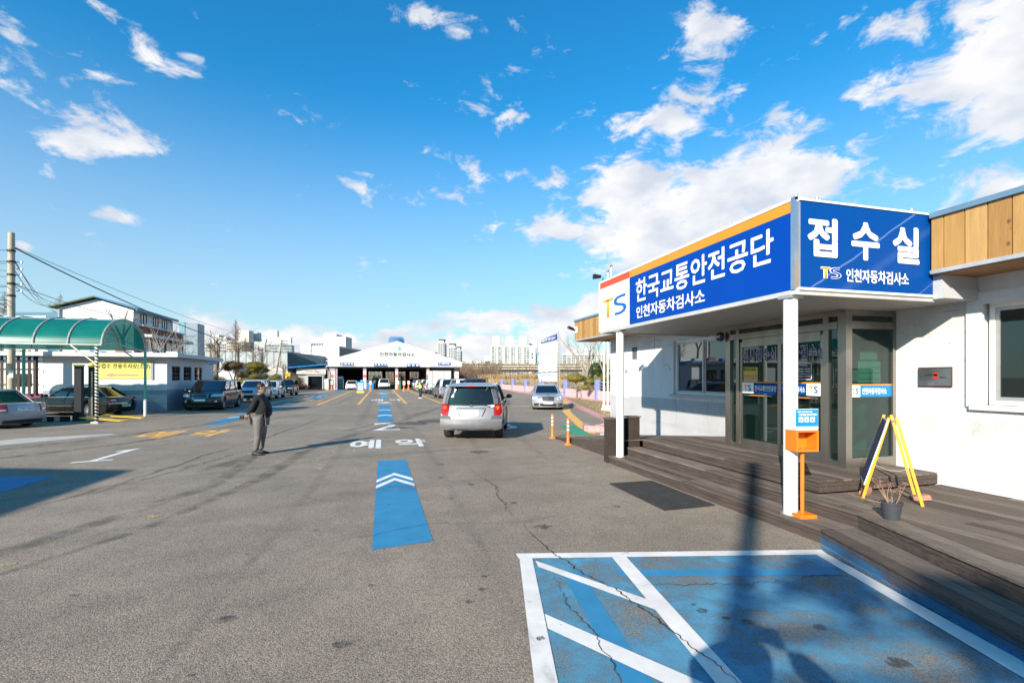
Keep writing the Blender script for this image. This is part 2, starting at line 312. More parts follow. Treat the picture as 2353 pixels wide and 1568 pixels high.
# lane 1 (left)
rect('blue_lane_marking',-7.05,21.8,-6.35,34,BLUE_P); chevron(-7.05,-6.35,25,w=.5); chevron(-7.05,-6.35,29.5,w=.5)
rect('blue_lane_marking',-6.45,45,-5.6,57,BLUE_P); rect('blue_lane_marking',-6.3,63,-5.5,74,BLUE_P); chevron(-6.45,-5.6,48.5,w=.5);chevron(-6.45,-5.6,53,w=.5)
mark('blue_lane_marking',[(-7.08,5.6),(-6.2,5.9),(-6.08,11.15),(-7.08,11.4)],BLUE_P)
lane_word(-7.75,17.3,2.5,2.35,YEL_P); lane_word(-7.6,41.2,2.8,2.6,YEL_P)
mark('lane_number',[(-6.72,12.8),(-6.02,13.02),(-6.04,13.16),(-6.33,13.07),(-6.30,15.1),(-6.62,14.55),(-6.60,14.4),(-6.46,14.55),(-6.47,13.04),(-6.74,12.95)],WHITE_P,.006); ground_text('1',-6.9,36.5,.6,2.6,WHITE_P,.01)
strip('white_edge_line',(-7.97,38.2),(-7.5,78),.14,WHITE_P); strip('yellow_edge_line',(-8.15,38.2),(-7.68,78),.12,THIN_Y)
# right-hand side
mark('yellow_edge_line',[(6.62,15.1),(7.0,15.0),(9.9,24.4),(15.3,38.6),(14.9,38.8),(9.55,24.7)],YEL_P)
mark('green_walkway_marking',[(6.09,14.76),(6.69,14.6),(7.4,17.85),(6.79,18.1)],mat('green_paint',(.03,.26,.15),.8,var=.25,scale=14),.006)
strip('yellow_lane_line',(5.2,28.3),(12.5,37.2),.12,THIN_Y); strip('yellow_lane_line',(6.3,25.2),(3.9,30.0),.12,THIN_Y); ground_text('3',4.25,17.2,.75,2.3,WHITE_P,.02)
strip('white_lane_line',(8.2,30.5),(10.4,31.2),.16,WHITE_P)
# accessible parking bay
rect_in=[(1.45,4.9),(4.5,4.18),(3.9,1.6),(3.3,-1.5),(.6,-1.2),(.93,2.5)]
mark('blue_parking_bay',rect_in,BLUE_OLD); mark('blue_overspray_strip',[(4.68,4.22),(4.81,4.36),(3.90,1.6),(2.9,-1.6),(3.1,-1.5),(3.97,1.55)],worn('overspray_ground',(.03,.20,.38),scale=4,lo=.34,hi=.62,fine=80,amax=.8))
mark('blue_parking_line_old',[(2.2,4.3),(4.3,3.78),(4.28,3.62),(2.2,4.13)],BLUE_P,.0055); mark('blue_parking_line_old',[(1.68,4.4),(1.86,4.36),(1.52,1.9),(1.34,1.9)],BLUE_P,.0055)
WL=worn('marking_white_bay',(.72,.69,.66),scale=5,lo=.22,hi=.36,fine=170,amax=.97)
mark('white_parking_line',[(1.38,4.97),(4.66,4.21),(4.6,4.08),(1.37,4.83)],WL,.009); mark('white_parking_line',[(1.38,4.83),(1.51,4.80),(.98,2.5),(.5,-1.2),(.32,-1.2),(.85,2.6)],WL,.0095)
mark('white_parking_line',[(4.6,4.075),(4.48,4.105),(3.75,1.55),(3.1,-1.5),(3.3,-1.5),(3.96,1.55)],WL,.0095)
mark('white_parking_line',[(2.33,4.60),(2.48,4.57),(2.12,2.3),(1.55,-1.3),(1.37,-1.3),(1.95,2.3)],WL,.0098)
mark('white_hatch_line',[(1.52,4.72),(1.5,4.56),(2.21,3.36),(2.24,3.55)],WL,.0102); mark('white_hatch_line',[(1.25,3.64),(1.2,3.42),(1.97,2.15),(2.03,2.38)],WL,.0102); mark('white_hatch_line',[(.97,2.3),(.93,2.08),(1.7,.85),(1.75,1.05)],WL,.0102)
for a in [[(-11.5,16.7),(-10.4,16.6),(-8.6,18.9),(-8.9,19.2),(-11.0,18.4)]]: mark('white_paint_patch',a,mat('cement_patch',(.42,.40,.36),.9,var=.2,scale=3),.004)
strip('white_bay_line',(-15.4,24.75),(-15.0,24.0),.1,WHITE_P); strip('white_bay_line',(-16.2,21.8),(-11.3,23.6),.1,WHITE_P); strip('white_bay_line',(-20,24.9),(-11.6,24.3),.1,WHITE_P); strip('white_bay_line',(-16.5,15.0),(-14.9,23.2),.1,WHITE_P)
# cracks, tyre marks, stains: thin ribbons of worn dark material
CR=mat('crack_dark',(.035,.033,.03),.95,var=.3,scale=4); TY=worn('tyre_black',(.07,.067,.062),scale=2.2,lo=.36,hi=.66,amax=.42,fine=60,edge=4); OIL=worn('oil_stain',(.045,.042,.04),scale=14,lo=.4,hi=.56,amax=.6,fine=70); PALE=worn('pale_scrape',(.55,.50,.42),scale=9,lo=.52,hi=.6,amax=.85,fine=50); PALEY=worn('pale_scrape_yellow',(.6,.42,.14),scale=8,lo=.52,hi=.6,amax=.8,fine=50)
def ribbon(name,pts,w,m,z,jit=0,n=40,taper=True):
    P_=[Vector(p) for p in pts]; seg=[(P_[i+1]-P_[i]).length for i in range(len(P_)-1)]; tot=sum(seg); L_=[];Rr=[]
    rnd=random.Random(int(tot*1000)); off=0
    for k in range(n+1):
        t=k/n*tot; i=0
        while i<len(seg)-1 and t>seg[i]: t-=seg[i]; i+=1
        p=P_[i].lerp(P_[i+1],min(1,t/seg[i])); d=(P_[i+1]-P_[i]).normalized(); nn=Vector((-d.y,d.x)); off=off*.7+rnd.uniform(-jit,jit)
        ww=w*(rnd.uniform(.4,1.3) if jit else 1)*(min(1,4*k/n,4*(n-k)/n)+.15 if taper else 1)/2; L_.append(p+nn*(off+ww)); Rr.append(p+nn*(off-ww))
    me=bpy.data.meshes.new(name); vs=[(a.x,a.y,z) for a in L_]+[(a.x,a.y,z) for a in Rr]; me.from_pydata(vs,[],[(i,i+1,n+1+i+1,n+1+i) for i in range(n)]); me.materials.append(m)
    uv=me.uv_layers.new(name='UVMap')
    for lp in me.loops: v=lp.vertex_index; uv.data[lp.index].uv=((v%(n+1))/n,0 if v>n else 1)
    o=bpy.data.objects.new(name,me); COL.objects.link(o); return struct(o)
for pts,w,j,n in [([(-5.9,5.9),(-5.0,8.2),(-4.5,10.4),(-4.2,13.0),(-3.5,17.2),(-3.0,21.5),(-2.6,26)],.022,.05,130),([(-5.2,8.0),(-4.2,10.6),(-3.7,12.7),(-3.1,14.6)],.018,.04,80),([(1.72,6.1),(1.74,5.55),(1.76,5.0),(1.83,4.4),(2.0,3.9),(2.05,3.4),(2.1,2.9),(2.15,2.2)],.013,.016,150),
    ([(1.7,9.5),(1.9,8.2),(1.75,7.2),(1.72,6.1)],.012,.03,90),([(2.2,3.95),(3.0,3.72),(3.6,3.66),(4.3,3.62)],.009,.025,90),([(-.9,5.7),(.6,6.3),(1.7,6.0),(2.9,6.3)],.006,.02,80),([(1.55,4.3),(1.5,3.7),(1.5,3.2),(1.4,2.5)],.007,.02,60),([(2.9,31),(3.3,27),(4.3,22),(5.1,19)],.03,.06,70),([(-6.5,24),(-4.9,30),(-3.2,38),(-2.9,60)],.04,.08,80)]:
    ribbon('asphalt_crack',pts,w,CR,.0145,j,n)
for pts,w in [([(-4.3,4.4),(-2.9,7.0),(-2.2,10),(-1.9,14.0),(0.6,21),(4.3,33)],.34),([(-5.2,4.6),(-3.9,6.6),(-2.9,9.5),(-3.0,13.5)],.3),([(-2.2,16),(0.9,23),(4.9,35)],.2),([(-12,12.5),(-8.5,17.5),(-5,28)],.5),([(-11,11),(-7.2,16),(-3.8,27)],.35),([(-16,22.5),(-8,24.5),(4,26)],.2),([(-16,24),(-8,25.6),(6,27)],.18),([(-3.6,10.9),(-3.15,12.2),(-3.0,13.2)],.5)]:
    ribbon('tyre_mark',pts,w,TY,.0118,0,40)
TY2=worn('tyre_faint',(.09,.086,.08),scale=1.6,lo=.38,hi=.7,amax=.24,fine=40,edge=3)
for pts,w in [([(-1.5,2),(-1.2,8),(-1.0,16),(-.9,30),(-.9,76)],.4),([(1.0,2),(1.1,8),(1.15,16),(1.05,30),(.8,76)],.4),([(2.2,11),(2.7,15),(3.6,20),(5.5,28)],.35),([(3.6,9.8),(4.1,14),(5.2,19),(7.2,27)],.35),([(-9,6),(-6,9),(-1,12),(4,13)],.5),([(-8,3.5),(-5,6),(0,8.4),(4,9)],.6)]: ribbon('tyre_mark',pts,w,TY2,.0112,0,40)
rs=random.Random(5)
def blob(name,x,y,r,m,z,sx=1,n=12):
    mark(name,[(x+r*sx*math.cos(2*math.pi*i/n)*rs.uniform(.7,1.2),y+r*math.sin(2*math.pi*i/n)*rs.uniform(.7,1.2)) for i in range(n)],m,z)
for x,y,r in [(1.95,5.75,.10),(2.3,21,.9),(1.1,20.2,.8),(.5,18.5,.5),(3.3,6.4,.06),(1.1,3.3,.03),(2.5,3.35,.04),(2.72,3.1,.045),(2.6,3.2,.03),(.1,8.6,.03),(-.3,3.6,.05),(.7,4.0,.04),(.85,4.2,.03),(3.2,2.9,.05),(-1.2,4.2,.06),(1.0,7.5,.05),(1.5,8.4,.06),(1.9,7.0,.05),(1.2,10.5,.08),(2.4,12,.25),(3.3,2.4,.07),(1.05,9.1,.05),(-1.5,3.3,.07)]: blob('oil_spot',x,y,r,OIL,.0132,1.2)
for k in range(30): x=rs.uniform(-3,4.4); y=rs.uniform(2.5,14); blob('oil_spot',x,y,rs.uniform(.01,.025),OIL,.0134,1.3)
for x,y,r in [(-3.35,13.25,.28),(-3.6,12.8,.12),(-.95,13.0,.3),(-1.2,12.6,.25),(-1.6,11.8,.22),(-2.6,9.4,.10),(-2.9,8.7,.09),(-1.3,10.6,.12),(-1.9,15.6,.2),(-1.0,16.2,.2),(.6,19.9,.3)]: blob('pale_paint_scrape',x,y,r,PALE,.0105,1.3)
for x,y,r in [(-3.1,7.6,.10),(-3.35,6.9,.07),(-2.7,8.2,.06),(-3.7,6.0,.07),(-3.3,11.9,.08),(-1.25,12.9,.1),(1.0,24,.3)]: blob('pale_paint_scrape',x,y,r,PALEY,.0108,1.5)
# kerbs (pink)
PINK=mat('pink_kerb',(.52,.27,.28),.85,var=.3,scale=6,bump=.3); PINKW=mat('pink_wall',(.66,.42,.42),.85,var=.12,scale=2,bump=.2)
def kerb(name,pts,w,h,m,n,label,z0=0):
    k=thing(name,label,'kerb',(pts[0][0],pts[0][1],0)); V_=[Vector(p) for p in pts]
    for i in range(len(V_)-1):
        a,b_=V_[i],V_[i+1]; L_=(b_-a).length; c=max(1,round(L_/1.0))
        for j in range(c):
            p=a.lerp(b_,(j+.006)/c); q=a.lerp(b_,(j+1-.006)/c); d=(q-p).normalized(); nn=Vector((-d.y,d.x))*w/2
            MB().prism([tuple(p-nn),tuple(q-nn),tuple(q+nn),tuple(p+nn)],z0-.02,z0+h+random.uniform(-.006,.006)).build('kerb_stone',m,k)
    return k
kerb('kerb',KERB,.17,.17,PINK,40,'long pink painted kerb curving around the dry grass verge')
kerb('kerb',[(7.25,16.5),(7.0,15.75),(7.6,15.2),(8.6,15.1)],.2,.2,PINK,6,'short chipped pink kerb end beside the flagpoles and wooden ramp')
struct(MB().prism([(7.65,15.3),(8.6,15.2),(8.9,16.3),(7.6,16.35)],0,.16).build('kerb_bed',mat('cement',(.45,.41,.36),.9,var=.25,scale=5)))
struct(MB().prism([(6.95,14.6),(8.2,14.4),(8.2,15.1),(7.3,15.25)],-.01,.03).build('cement_apron',MATS['cement']))
kl=kerb('kerb',[(-14.5,58.5),(-11.2,62),(-10.6,71),(-8.6,78.6)],.15,.15,mat('kerb_grey',(.42,.38,.33),.9,var=.2),8,'grey kerb of the planted bed beside the low blue-roofed wing')
struct(MB().prism([(-40,34),(-12.7,38),(-12.4,56),(-14.6,58.6),(-11.35,62),(-10.75,71),(-8.8,78.5),(-40,79)],-.02,.1).build('planting_bed',mat('bed_soil',(.22,.17,.11),.95,var=.4,scale=2)))
# ================================================================== RECEPTION BUILDING
WALL=mat('white_render',(.66,.66,.66),.85,var=.09,scale=3,stretch=(1,1,.22),bump=.35,bscale=55); WALLG=mat('grey_render',(.45,.455,.475),.85,var=.1,scale=1.2,bump=.35,bscale=55)
STEEL=mat('stainless',(.36,.33,.295),.30,.9,var=.22,scale=2.5,stretch=(1,1,.2)); ALU=mat('aluminium_frame',(.50,.50,.50),.4,.6,var=.1); WHITE=mat('white_gloss',(.80,.80,.79),.35,var=.03); DARK=mat('dark_rubber',(.02,.02,.022),.7); 
RG=glass('door_glass',(.12,.36,.31),refl=.26,clear=.7); WGL=glass('window_glass',(.10,.20,.19),refl=.4,clear=.5)
rb=thing('reception_building','white single-storey reception building with timber-clad eaves and glazed entrance','building',(7.87,4,0))
X0=7.87
def wallrects(name,rects,m,x0,x1,label=None):
    for a in rects: MB().box(x0,a[0],a[2],x1,a[1],a[3]).build(name,m,rb,label=label)
T=.28
# openings: far window y 9.68..11.81 z1.44..2.90 ; vestibule opening y 5.85..8.35 ; near window y 2.2..4.62 z1.55..2.9
wallrects('wall',[(11.81,15.67,1.30,2.49),(11.81,13.81,2.49,2.89),(14.15,15.67,2.49,2.89),(11.81,15.67,2.89,3.3),(8.40,11.81,2.93,3.3),(8.40,9.5,1.44,2.93)],WALL,X0,X0+T)
wallrects('wall',[(8.40,11.81,1.30,1.44),(5.85,8.40,2.93,3.3),(4.66,5.85,1.32,3.3),(2.0,4.66,2.91,3.3),(-9,2.0,1.32,3.3),(2.0,4.66,1.32,1.53)],WALL,X0,X0+T)
wallrects('wall_base',[(8.40,15.67,-.02,1.30)],WALLG,X0-.004,X0+T,'grey painted lower wall'); wallrects('wall_base',[(-9,5.85,-.02,1.32)],mat('offwhite_render',(.60,.60,.60),.85,var=.1,scale=3,bump=.35,bscale=55),X0-.004,X0+T)
MB().box(X0+T+.001,15.67,-.02,X0+7,15.4,3.295).build('end_wall',WALL,rb); MB().box(X0,-9,-.02,X0+7,-9.25,3.3).build('end_wall',WALL,rb); MB().box(X0+6.8,-8.99,-.02,X0+6.99,15.39,3.295).build('back_wall',WALL,rb)
MB().box(X0+.02,13.81,2.49,X0+.2,14.15,2.89).build('vent_recess',mat('dark_grey',(.12,.12,.12),.8),rb)
MB().box(X0-.74,-9,3.3,X0+7.2,17.1,3.33).build('soffit_board',mat('soffit_dark',(.1,.06,.03),.8),rb)
MB().box(X0-.6,-9,4.0,X0+7.2,17.1,4.06).build('flat_roof',mat('roof_grey',(.3,.3,.32),.8),rb)
# window surround on the near window
MB().box(X0-.03,1.9,2.90,X0+.02,4.80,3.06).build('window_head',WALL,rb); MB().box(X0-.035,4.62,1.5,X0+.02,4.8,2.9).build('window_jamb',WALL,rb)
# timber cladding
def woodmat(name,c,k):
    m=mat(name,c,.62,var=.16,scale=3+k,stretch=(3,3,.35),detail=5,bump=.15,bscale=20); return m
WOODS=[woodmat('cedar_%s'%'abcd'[i],c,i) for i,c in enumerate([(.40,.225,.068),(.46,.27,.095),(.34,.18,.052),(.43,.245,.08)])]
for m in WOODS:   # knots
    nt=m.node_tree; N=nt.nodes; L=nt.links; b=N['Principled BSDF']; s=b.inputs['Base Color'].links[0].from_socket
    tc=N.new('ShaderNodeTexCoord'); mp=N.new('ShaderNodeMapping'); mp.inputs['Scale'].default_value=(1,4.2,3.3); L.new(tc.outputs['Object'],mp.inputs[0]); v=N.new('ShaderNodeTexVoronoi'); v.inputs['Scale'].default_value=1.2; L.new(mp.outputs[0],v.inputs[0])
    mr=N.new('ShaderNodeMapRange'); mr.interpolation_type='SMOOTHSTEP'; mr.inputs['From Min'].default_value=.05; mr.inputs['From Max'].default_value=.16; L.new(v.outputs['Distance'],mr.inputs[0])
    mx=N.new('ShaderNodeMix'); mx.data_type='RGBA'; mx.inputs[6].default_value=(.16,.07,.02,1); L.new(mr.outputs[0],mx.inputs[0]); L.new(s,mx.inputs[7]); L.new(mx.outputs[2],b.inputs['Base Color'])
y=-8.9; k=0
while y<17.05:
    if 4.73<y<9.9: y+=.237; k+=1; continue   # hidden behind the sign boxes
    MB().box(X0-.74-.022-random.uniform(0,.004),y,3.335,X0-.715,y+.223 if y>4.7 else min(y+.223,4.745),4.03).build('cladding_plank',WOODS[k*7%4],rb); y+=.237; k+=1
for a,b_ in ((-9,4.74),(10.36,17.1)): MB().box(X0-.713,a,3.335,X0-.70,b_,4.03).build('cladding_backing',DARK,rb)
y=X0-.73
SOF=[woodmat('soffit_wood_%s'%'ab'[i],c,i) for i,c in enumerate([(.34,.17,.06),(.40,.20,.08)])]
k=0
while y<X0: MB().box(y,-8.9,3.272,y+.085,4.72,3.298).build('soffit_plank',SOF[k%2],rb); MB().box(y,10.35,3.272,y+.085,17.1,3.298).build('soffit_plank',SOF[k%2],rb); y+=.092; k+=1
BLUEM=mat('bluegrey_flashing',(.16,.27,.38),.4,.3); [MB().box(X0-.80,a,4.03,X0-.6,b_,4.10).build('roof_flashing',BLUEM,rb) for a,b_ in ((-9,4.75),(10.36,17.15))]; [MB().box(X0-.785,a,3.285,X0-.735,b_,3.335).build('fascia_trim',mat('trim_grey',(.55,.57,.6),.4,.5),rb) for a,b_ in ((-9,4.75),(10.36,17.12))]
MB().box(X0-.76,17.08,3.3,X0+7,17.13,4.05).build('end_cladding',WOODS[0],rb)
# windows
def window(y0,y1,z0,z1,pans,rec=.10):
    w=thing('window','w','w'); del w['label']; del w['category']; w.parent=rb; w.location=(0,0,0)
    for a in [(y0,y1,z0,z0+.06),(y0,y1,z1-.06,z1),(y0,y0+.06,z0+.06,z1-.06),(y1-.06,y1,z0+.06,z1-.06)]: MB().box(X0+rec-.02,a[0],a[2],X0+rec+.06,a[1],a[3]).build('frame',WHITE,w)
    n=len(pans)-1
    for i in range(n):
        a,b_=pans[i],pans[i+1]; o=.0 if i%2 else .03
        for r in [(a,b_,z0+.06,z0+.11),(a,b_,z1-.11,z1-.06),(a,a+.05,z0+.11,z1-.11),(b_-.05,b_,z0+.11,z1-.11)]: MB().box(X0+rec+o-.015,r[0],r[2],X0+rec+o+.03,r[1],r[3]).build('sash',ALU,w)
        MB().box(X0+rec+o+.002,a+.05,z0+.11,X0+rec+o+.012,b_-.05,z1-.11).build('pane',WGL,w)
window(9.5,11.81,1.44,2.93,[9.56,10.62,11.75]); MB().box(X0-.05,9.4,1.38,X0+.12,11.95,1.44).build('window_sill',WALLG,rb)
window(1.9,4.62,1.53,2.91,[1.96,3.2,4.56],.14); MB().box(X0-.06,1.8,1.46,X0+.14,4.75,1.53).build('window_sill',WALL,rb)
# interior (dim room)
INT=mat('interior_wall',(.11,.20,.18),.9,var=.1); FL=mat('interior_floor',(.30,.32,.30),.4,var=.1)
MB().box(X0+T,-9,.48,X0+6.8,15.4,.5).build('floor',FL,rb); MB().box(X0+3.6,-3,.5,X0+3.7,15,3.2).build('inner_wall',INT,rb); MB().box(X0+T,4.7,.5,X0+3.6,4.8,3.2).build('inner_wall',INT,rb)
MB().box(X0+1.2,5.6,.5,X0+1.6,8.2,1.5).build('counter',mat('counter_green',(.10,.32,.26),.5),rb); MB().box(X0+.9,9.6,.5,X0+1.5,11.4,1.55).build('desk',mat('desk_dark',(.1,.12,.12),.5),rb); MB().box(X0+3.4,6,1.3,X0+3.58,7.6,2.3).build('notice_board',mat('board_green',(.45,.62,.5),.6),rb)
MB().box(X0+1.0,2.4,.5,X0+1.7,4.2,1.75).build('partition',mat('partition_teal',(.10,.35,.30),.5),rb)
# vent, cracks on wall as fine grooves
for pts in ([(13.4,3.02),(13.1,2.98),(12.7,3.03),(12.4,2.97)],[(12.3,2.25),(12.1,2.3),(11.95,2.1)],[(12.78,3.2),(12.78,2.6)],[(11.7,1.28),(11.64,.9),(11.7,.66)],[(10.3,1.28),(10.36,1.0),(10.28,.62)],[(4.9,2.85),(5.1,2.86)],[(5.0,2.4),(5.03,2.39)]):
    b=MB()
    for (ya,za),(yb,zb) in zip(pts,pts[1:]): b.beam((X0-.006,ya,za),(X0-.006,yb,zb),.008,.006,up=(1,0,0))
    b.build('hairline_crack',mat('crack_grey',(.3,.3,.3),.9),rb)
# vestibule ------------------------------------------------
vs=thing('entrance_vestibule','stainless steel and green glass entrance vestibule with sliding doors on the deck','entrance',(6.84,5.75,.51))
def post(x0,y0,x1,y1,z0=.51,z1=2.92,n='post'): return MB().box(x0,y0,z0,x1,y1,z1).build(n,STEEL,vs)
post(6.84,5.75,6.96,5.89); post(6.84,8.29,6.94,8.43); post(6.85,8.05,6.93,8.13); post(6.85,6.06,6.93,6.16); post(7.80,5.76,7.866,5.84); post(6.87,7.02,6.92,7.10,.51,2.66,'door_stile'); post(6.87,7.98,6.92,8.04,.6,2.6,'door_stile');post(6.87,6.17,6.92,6.22,.6,2.6,'door_stile')
MB().box(6.84,5.89,2.86,6.94,8.29,2.93).build('head_rail',STEEL,vs); MB().box(6.83,5.89,2.66,6.95,8.29,2.77).build('transom',STEEL,vs); MB().box(6.867,6.225,2.50,6.923,7.978,2.655).build('door_top_rail',STEEL,vs); MB().box(6.84,5.89,.51,6.94,8.29,.60).build('threshold',STEEL,vs); MB().box(6.873,6.222,.602,6.917,7.978,.70).build('door_bottom_rail',STEEL,vs)
for a,b_ in ((6.22,7.02),(7.10,7.98)): MB().box(6.885,a,.70,6.895,b_,2.50).build('door_pane',RG,vs)
MB().box(6.885,5.89,.6,6.895,6.06,2.66).build('side_pane',RG,vs); MB().box(6.885,8.13,.6,6.895,8.29,2.66).build('side_pane',RG,vs)
MB().box(6.885,5.89,2.77,6.895,8.29,2.86).build('transom_pane',RG,vs)
MB().box(6.96,5.76,2.86,7.80,5.84,2.93).build('head_rail',STEEL,vs); MB().box(6.96,5.75,2.66,7.80,5.85,2.77).build('transom',STEEL,vs); MB().box(6.96,5.76,.51,7.80,5.84,.66).build('bottom_rail',STEEL,vs)
MB().box(6.96,5.795,.66,7.80,5.805,2.66).build('side_pane',glass('side_glass',(.42,.66,.60),refl=.16,clear=.85),vs); MB().box(6.96,5.795,2.77,7.80,5.805,2.86).build('transom_pane',RG,vs)
MB().box(6.96,8.33,.51,7.866,8.35,2.93).build('side_pane',RG,vs); MB().box(6.86,5.78,2.93,7.866,8.41,2.955).build('vestibule_roof',STEEL,vs)
NAVY=mat('navy_film',(.03,.04,.16),.5); PALEO=mat('pale_film',(.62,.60,.68),.5); BL=mat('sign_blue',(.0,.055,.26),.5,var=.04,spec=.12); BL2=mat('sign_blue_bright',(.0,.05,.33),.5,var=.04,spec=.12); OR=mat('sign_orange',(.64,.255,.015),.4,var=.04); REDO=mat('sign_red',(.60,.07,.02),.4,var=.04); WH=mat('sign_white',(.84,.84,.84),.35,var=.02); BK=mat('sign_black',(.01,.01,.012),.4)
TSB=mat('logo_blue',(.0,.11,.42),.35); TSO=mat('logo_orange',(.88,.30,.02),.35)
dn=(0,-1,0); up=(0,0,1)
for a in (8.0,7.0):  # words on both doors (outlined navy)
    y1=a-.04; 
    text('검사접수실',(6.876,y1,2.20),dn,up,.83,.26,PALEO,vs,.045,'door_lettering',.0015); text('검사접수실',(6.874,y1-.014,2.215),dn,up,.80,.232,NAVY,vs,.012,'door_lettering',.003)
for a,ts,tx,tw in ((7.98,(7.98,.30),'한국교통안전공단',.52),(7.02,(6.22+.27,.27),'인천자동차검사소',.47)):
    MB().box(6.874,a,1.60,6.878,a-(.88 if a>7.5 else .80),1.80).build('door_band',BL,vs); MB().box(6.871,a,1.80,6.878,a-(.88 if a>7.5 else .80),1.825).build('door_band_edge',OR,vs)
    ys,w=ts; MB().box(6.8705,ys,1.60,6.8735,ys-w,1.80).build('logo_panel',WH,vs)
    text('T',(6.870,ys-.05,1.64),dn,up,w*.32,.12,TSO,vs,.03,'logo_letter',.001); text('S',(6.870,ys-.05-w*.34,1.64),dn,up,w*.3,.12,TSB,vs,.03,'logo_letter',.001)
    text(tx,(6.873,(ys-w-.03) if a>7.5 else a-.03,1.645),dn,up,tw,.105,WH,vs,.02,'door_lettering',.001)
    MB().cyl((6.83,a-.25,1.56),(6.83,a-.65,1.56),.014).build('pull_handle',mat('handle_wood',(.42,.16,.04),.5),vs)
    MB().cyl((6.83,a-.12,1.56),(6.83,a-.25,1.56),.014).build('pull_handle',STEEL,vs); MB().cyl((6.83,a-.65,1.56),(6.83,a-.78,1.56),.014).build('pull_handle',STEEL,vs)
MB().box(6.873,6.86,1.87,6.878,6.40,2.14).build('hours_panel',BK,vs)
for r in [(6.87,6.39,2.135,2.145),(6.87,6.39,1.865,1.875),(6.87,6.86,1.865,2.145),(6.40,6.39,1.865,2.145)]: MB().box(6.8705,r[0],r[2],6.8725,r[1],r[3]).build('hours_border',WH,vs)
text('[업무시간]',(6.8725,6.78,2.09),dn,up,.30,.038,WH,vs,.015,'hours_lettering',.0006)
for i,(l,r_) in enumerate((('평    일','09:00~18:00'),('토요일','09:00~13:00'),('','사전예약제로 운영'),('점심시간','12:00~13:00'))):
    z=2.035-.042*i
    if l: text(l,(6.8725,6.84,z),dn,up,.14,.026,WH,vs,.02,'hours_lettering',.0006)
    text(r_,(6.8725,6.67,z),dn,up,.25,.026 if l else .02,WH,vs,.02,'hours_lettering',.0006)
MB().box(6.9,7.66,1.78,6.903,7.28,2.06).build('notice_sheet',mat('notice_cyan',(.30,.55,.58),.6),vs)
# front-right pane band and papers
MB().box(6.965,5.788,1.60,7.80,5.792,1.78).build('door_band',mat('band_blue_painted_lit',(.0,.20,.55),.4),vs); MB().box(6.965,5.785,1.78,7.80,5.792,1.80).build('door_band_edge',OR,vs); MB().box(6.965,5.784,1.60,7.16,5.787,1.78).build('logo_panel',WH,vs)  # this pane's band gets a lighter blue, sunlight put into the colour
rt=(1,0,0); text('T',(6.99,5.783,1.64),rt,up,.06,.10,TSO,vs,.03,'logo_letter',.001); text('S',(7.06,5.783,1.64),rt,up,.07,.10,TSB,vs,.03,'logo_letter',.001); text('인천자동차검사소',(7.20,5.786,1.64),rt,up,.50,.10,WH,vs,.02,'door_lettering',.001)
for k,(a,b_,c,d) in enumerate([(7.16,1.82,7.62,2.16),(7.0,1.84,7.16,2.02),(7.2,2.18,7.55,2.34)]): MB().box(a,5.82,b_,c,5.823,d).build('notice_sheet',mat('notice_pale_%s'%'abc'[k],[(.55,.75,.68),(.45,.5,.5),(.5,.6,.58)][k],.6),vs)
for k in range(3): MB().box(7.18,5.815,1.88+k*.09,7.60,5.819,1.888+k*.09).build('notice_line',DARK,vs)
# canopy ---------------------------------------------------
cp=thing('entrance_canopy','flat entrance canopy with slatted metal soffit on two white round columns','canopy',(4.98,4.9,0))
x=4.97; SL=mat('soffit_slat',(.42,.40,.36),.5,.2,var=.06)
while x<7.80: MB().box(x,4.86,2.955,x+.088,10.3,2.985).build('soffit_slat',SL,cp); x+=.098
MB().box(4.96,4.85,2.99,7.85,10.33,3.02).build('soffit_backing',DARK,cp); MB().box(5.0,4.9,3.3,7.3,10.3,4.05).build('canopy_core',ALU,cp)
for a in ((4.915,4.80,4.96,10.34),(4.961,4.80,7.25,4.845),(4.961,10.30,7.86,10.345)): MB().box(a[0],a[1],2.93,a[2],a[3],2.99).build('edge_trim',mat('trim_white',(.62,.61,.58),.4,.3),cp)
MB().box(7.2,4.66,2.96,7.866,4.86,3.1).build('side_beam',WALLG,cp); MB().box(7.2,4.68,3.1,7.866,4.86,3.27).build('side_beam',WALLG,cp)
for yy in (4.96,9.5):
    MB().cyl((5.0,yy,.17),(5.0,yy,2.93),.083,n=24).build('column',WHITE,cp,smooth=True); MB().box(4.9,yy-.1,2.9,5.1,yy+.1,2.94).build('column_plate',ALU,cp); MB().cyl((5.0,yy,.17),(5.0,yy,.185),.115,n=24).build('base_plate',ALU,cp)
# long sign (left face)
s1=thing('fascia_sign','long blue sign board with orange top stripe and white logo end above the entrance','sign',(4.92,7.6,2.98))
MB().box(4.93,4.86,2.99,5.02,10.34,4.12).build('sign_box',ALU,s1); MB().box(4.915,4.86,2.99,4.93,8.93,3.96).build('blue_panel',BL2,s1); MB().box(4.915,8.93,2.99,4.93,10.32,3.96).build('white_panel',WH,s1)
MB().box(4.914,4.86,3.96,4.93,8.93,4.10).build('orange_stripe',OR,s1); MB().box(4.914,8.93,3.96,4.93,10.32,4.10).build('red_stripe',REDO,s1)
MB().box(4.905,4.80,4.10,5.05,10.36,4.135).build('sign_edge',WH,s1); MB().box(4.905,10.32,2.98,5.0,10.36,4.10).build('sign_edge',WH,s1); MB().box(4.90,4.80,2.99,4.955,4.86,4.135).build('corner_profile',mat('chrome_strip',(.6,.62,.66),.2,.9),s1)
text('한국교통안전공단',(4.914,8.66,3.40),dn,up,3.52,.46,WH,s1,.018,'sign_lettering',.004); text('인천자동차검사소',(4.914,8.64,3.08),dn,up,2.12,.24,WH,s1,.02,'sign_lettering',.004)
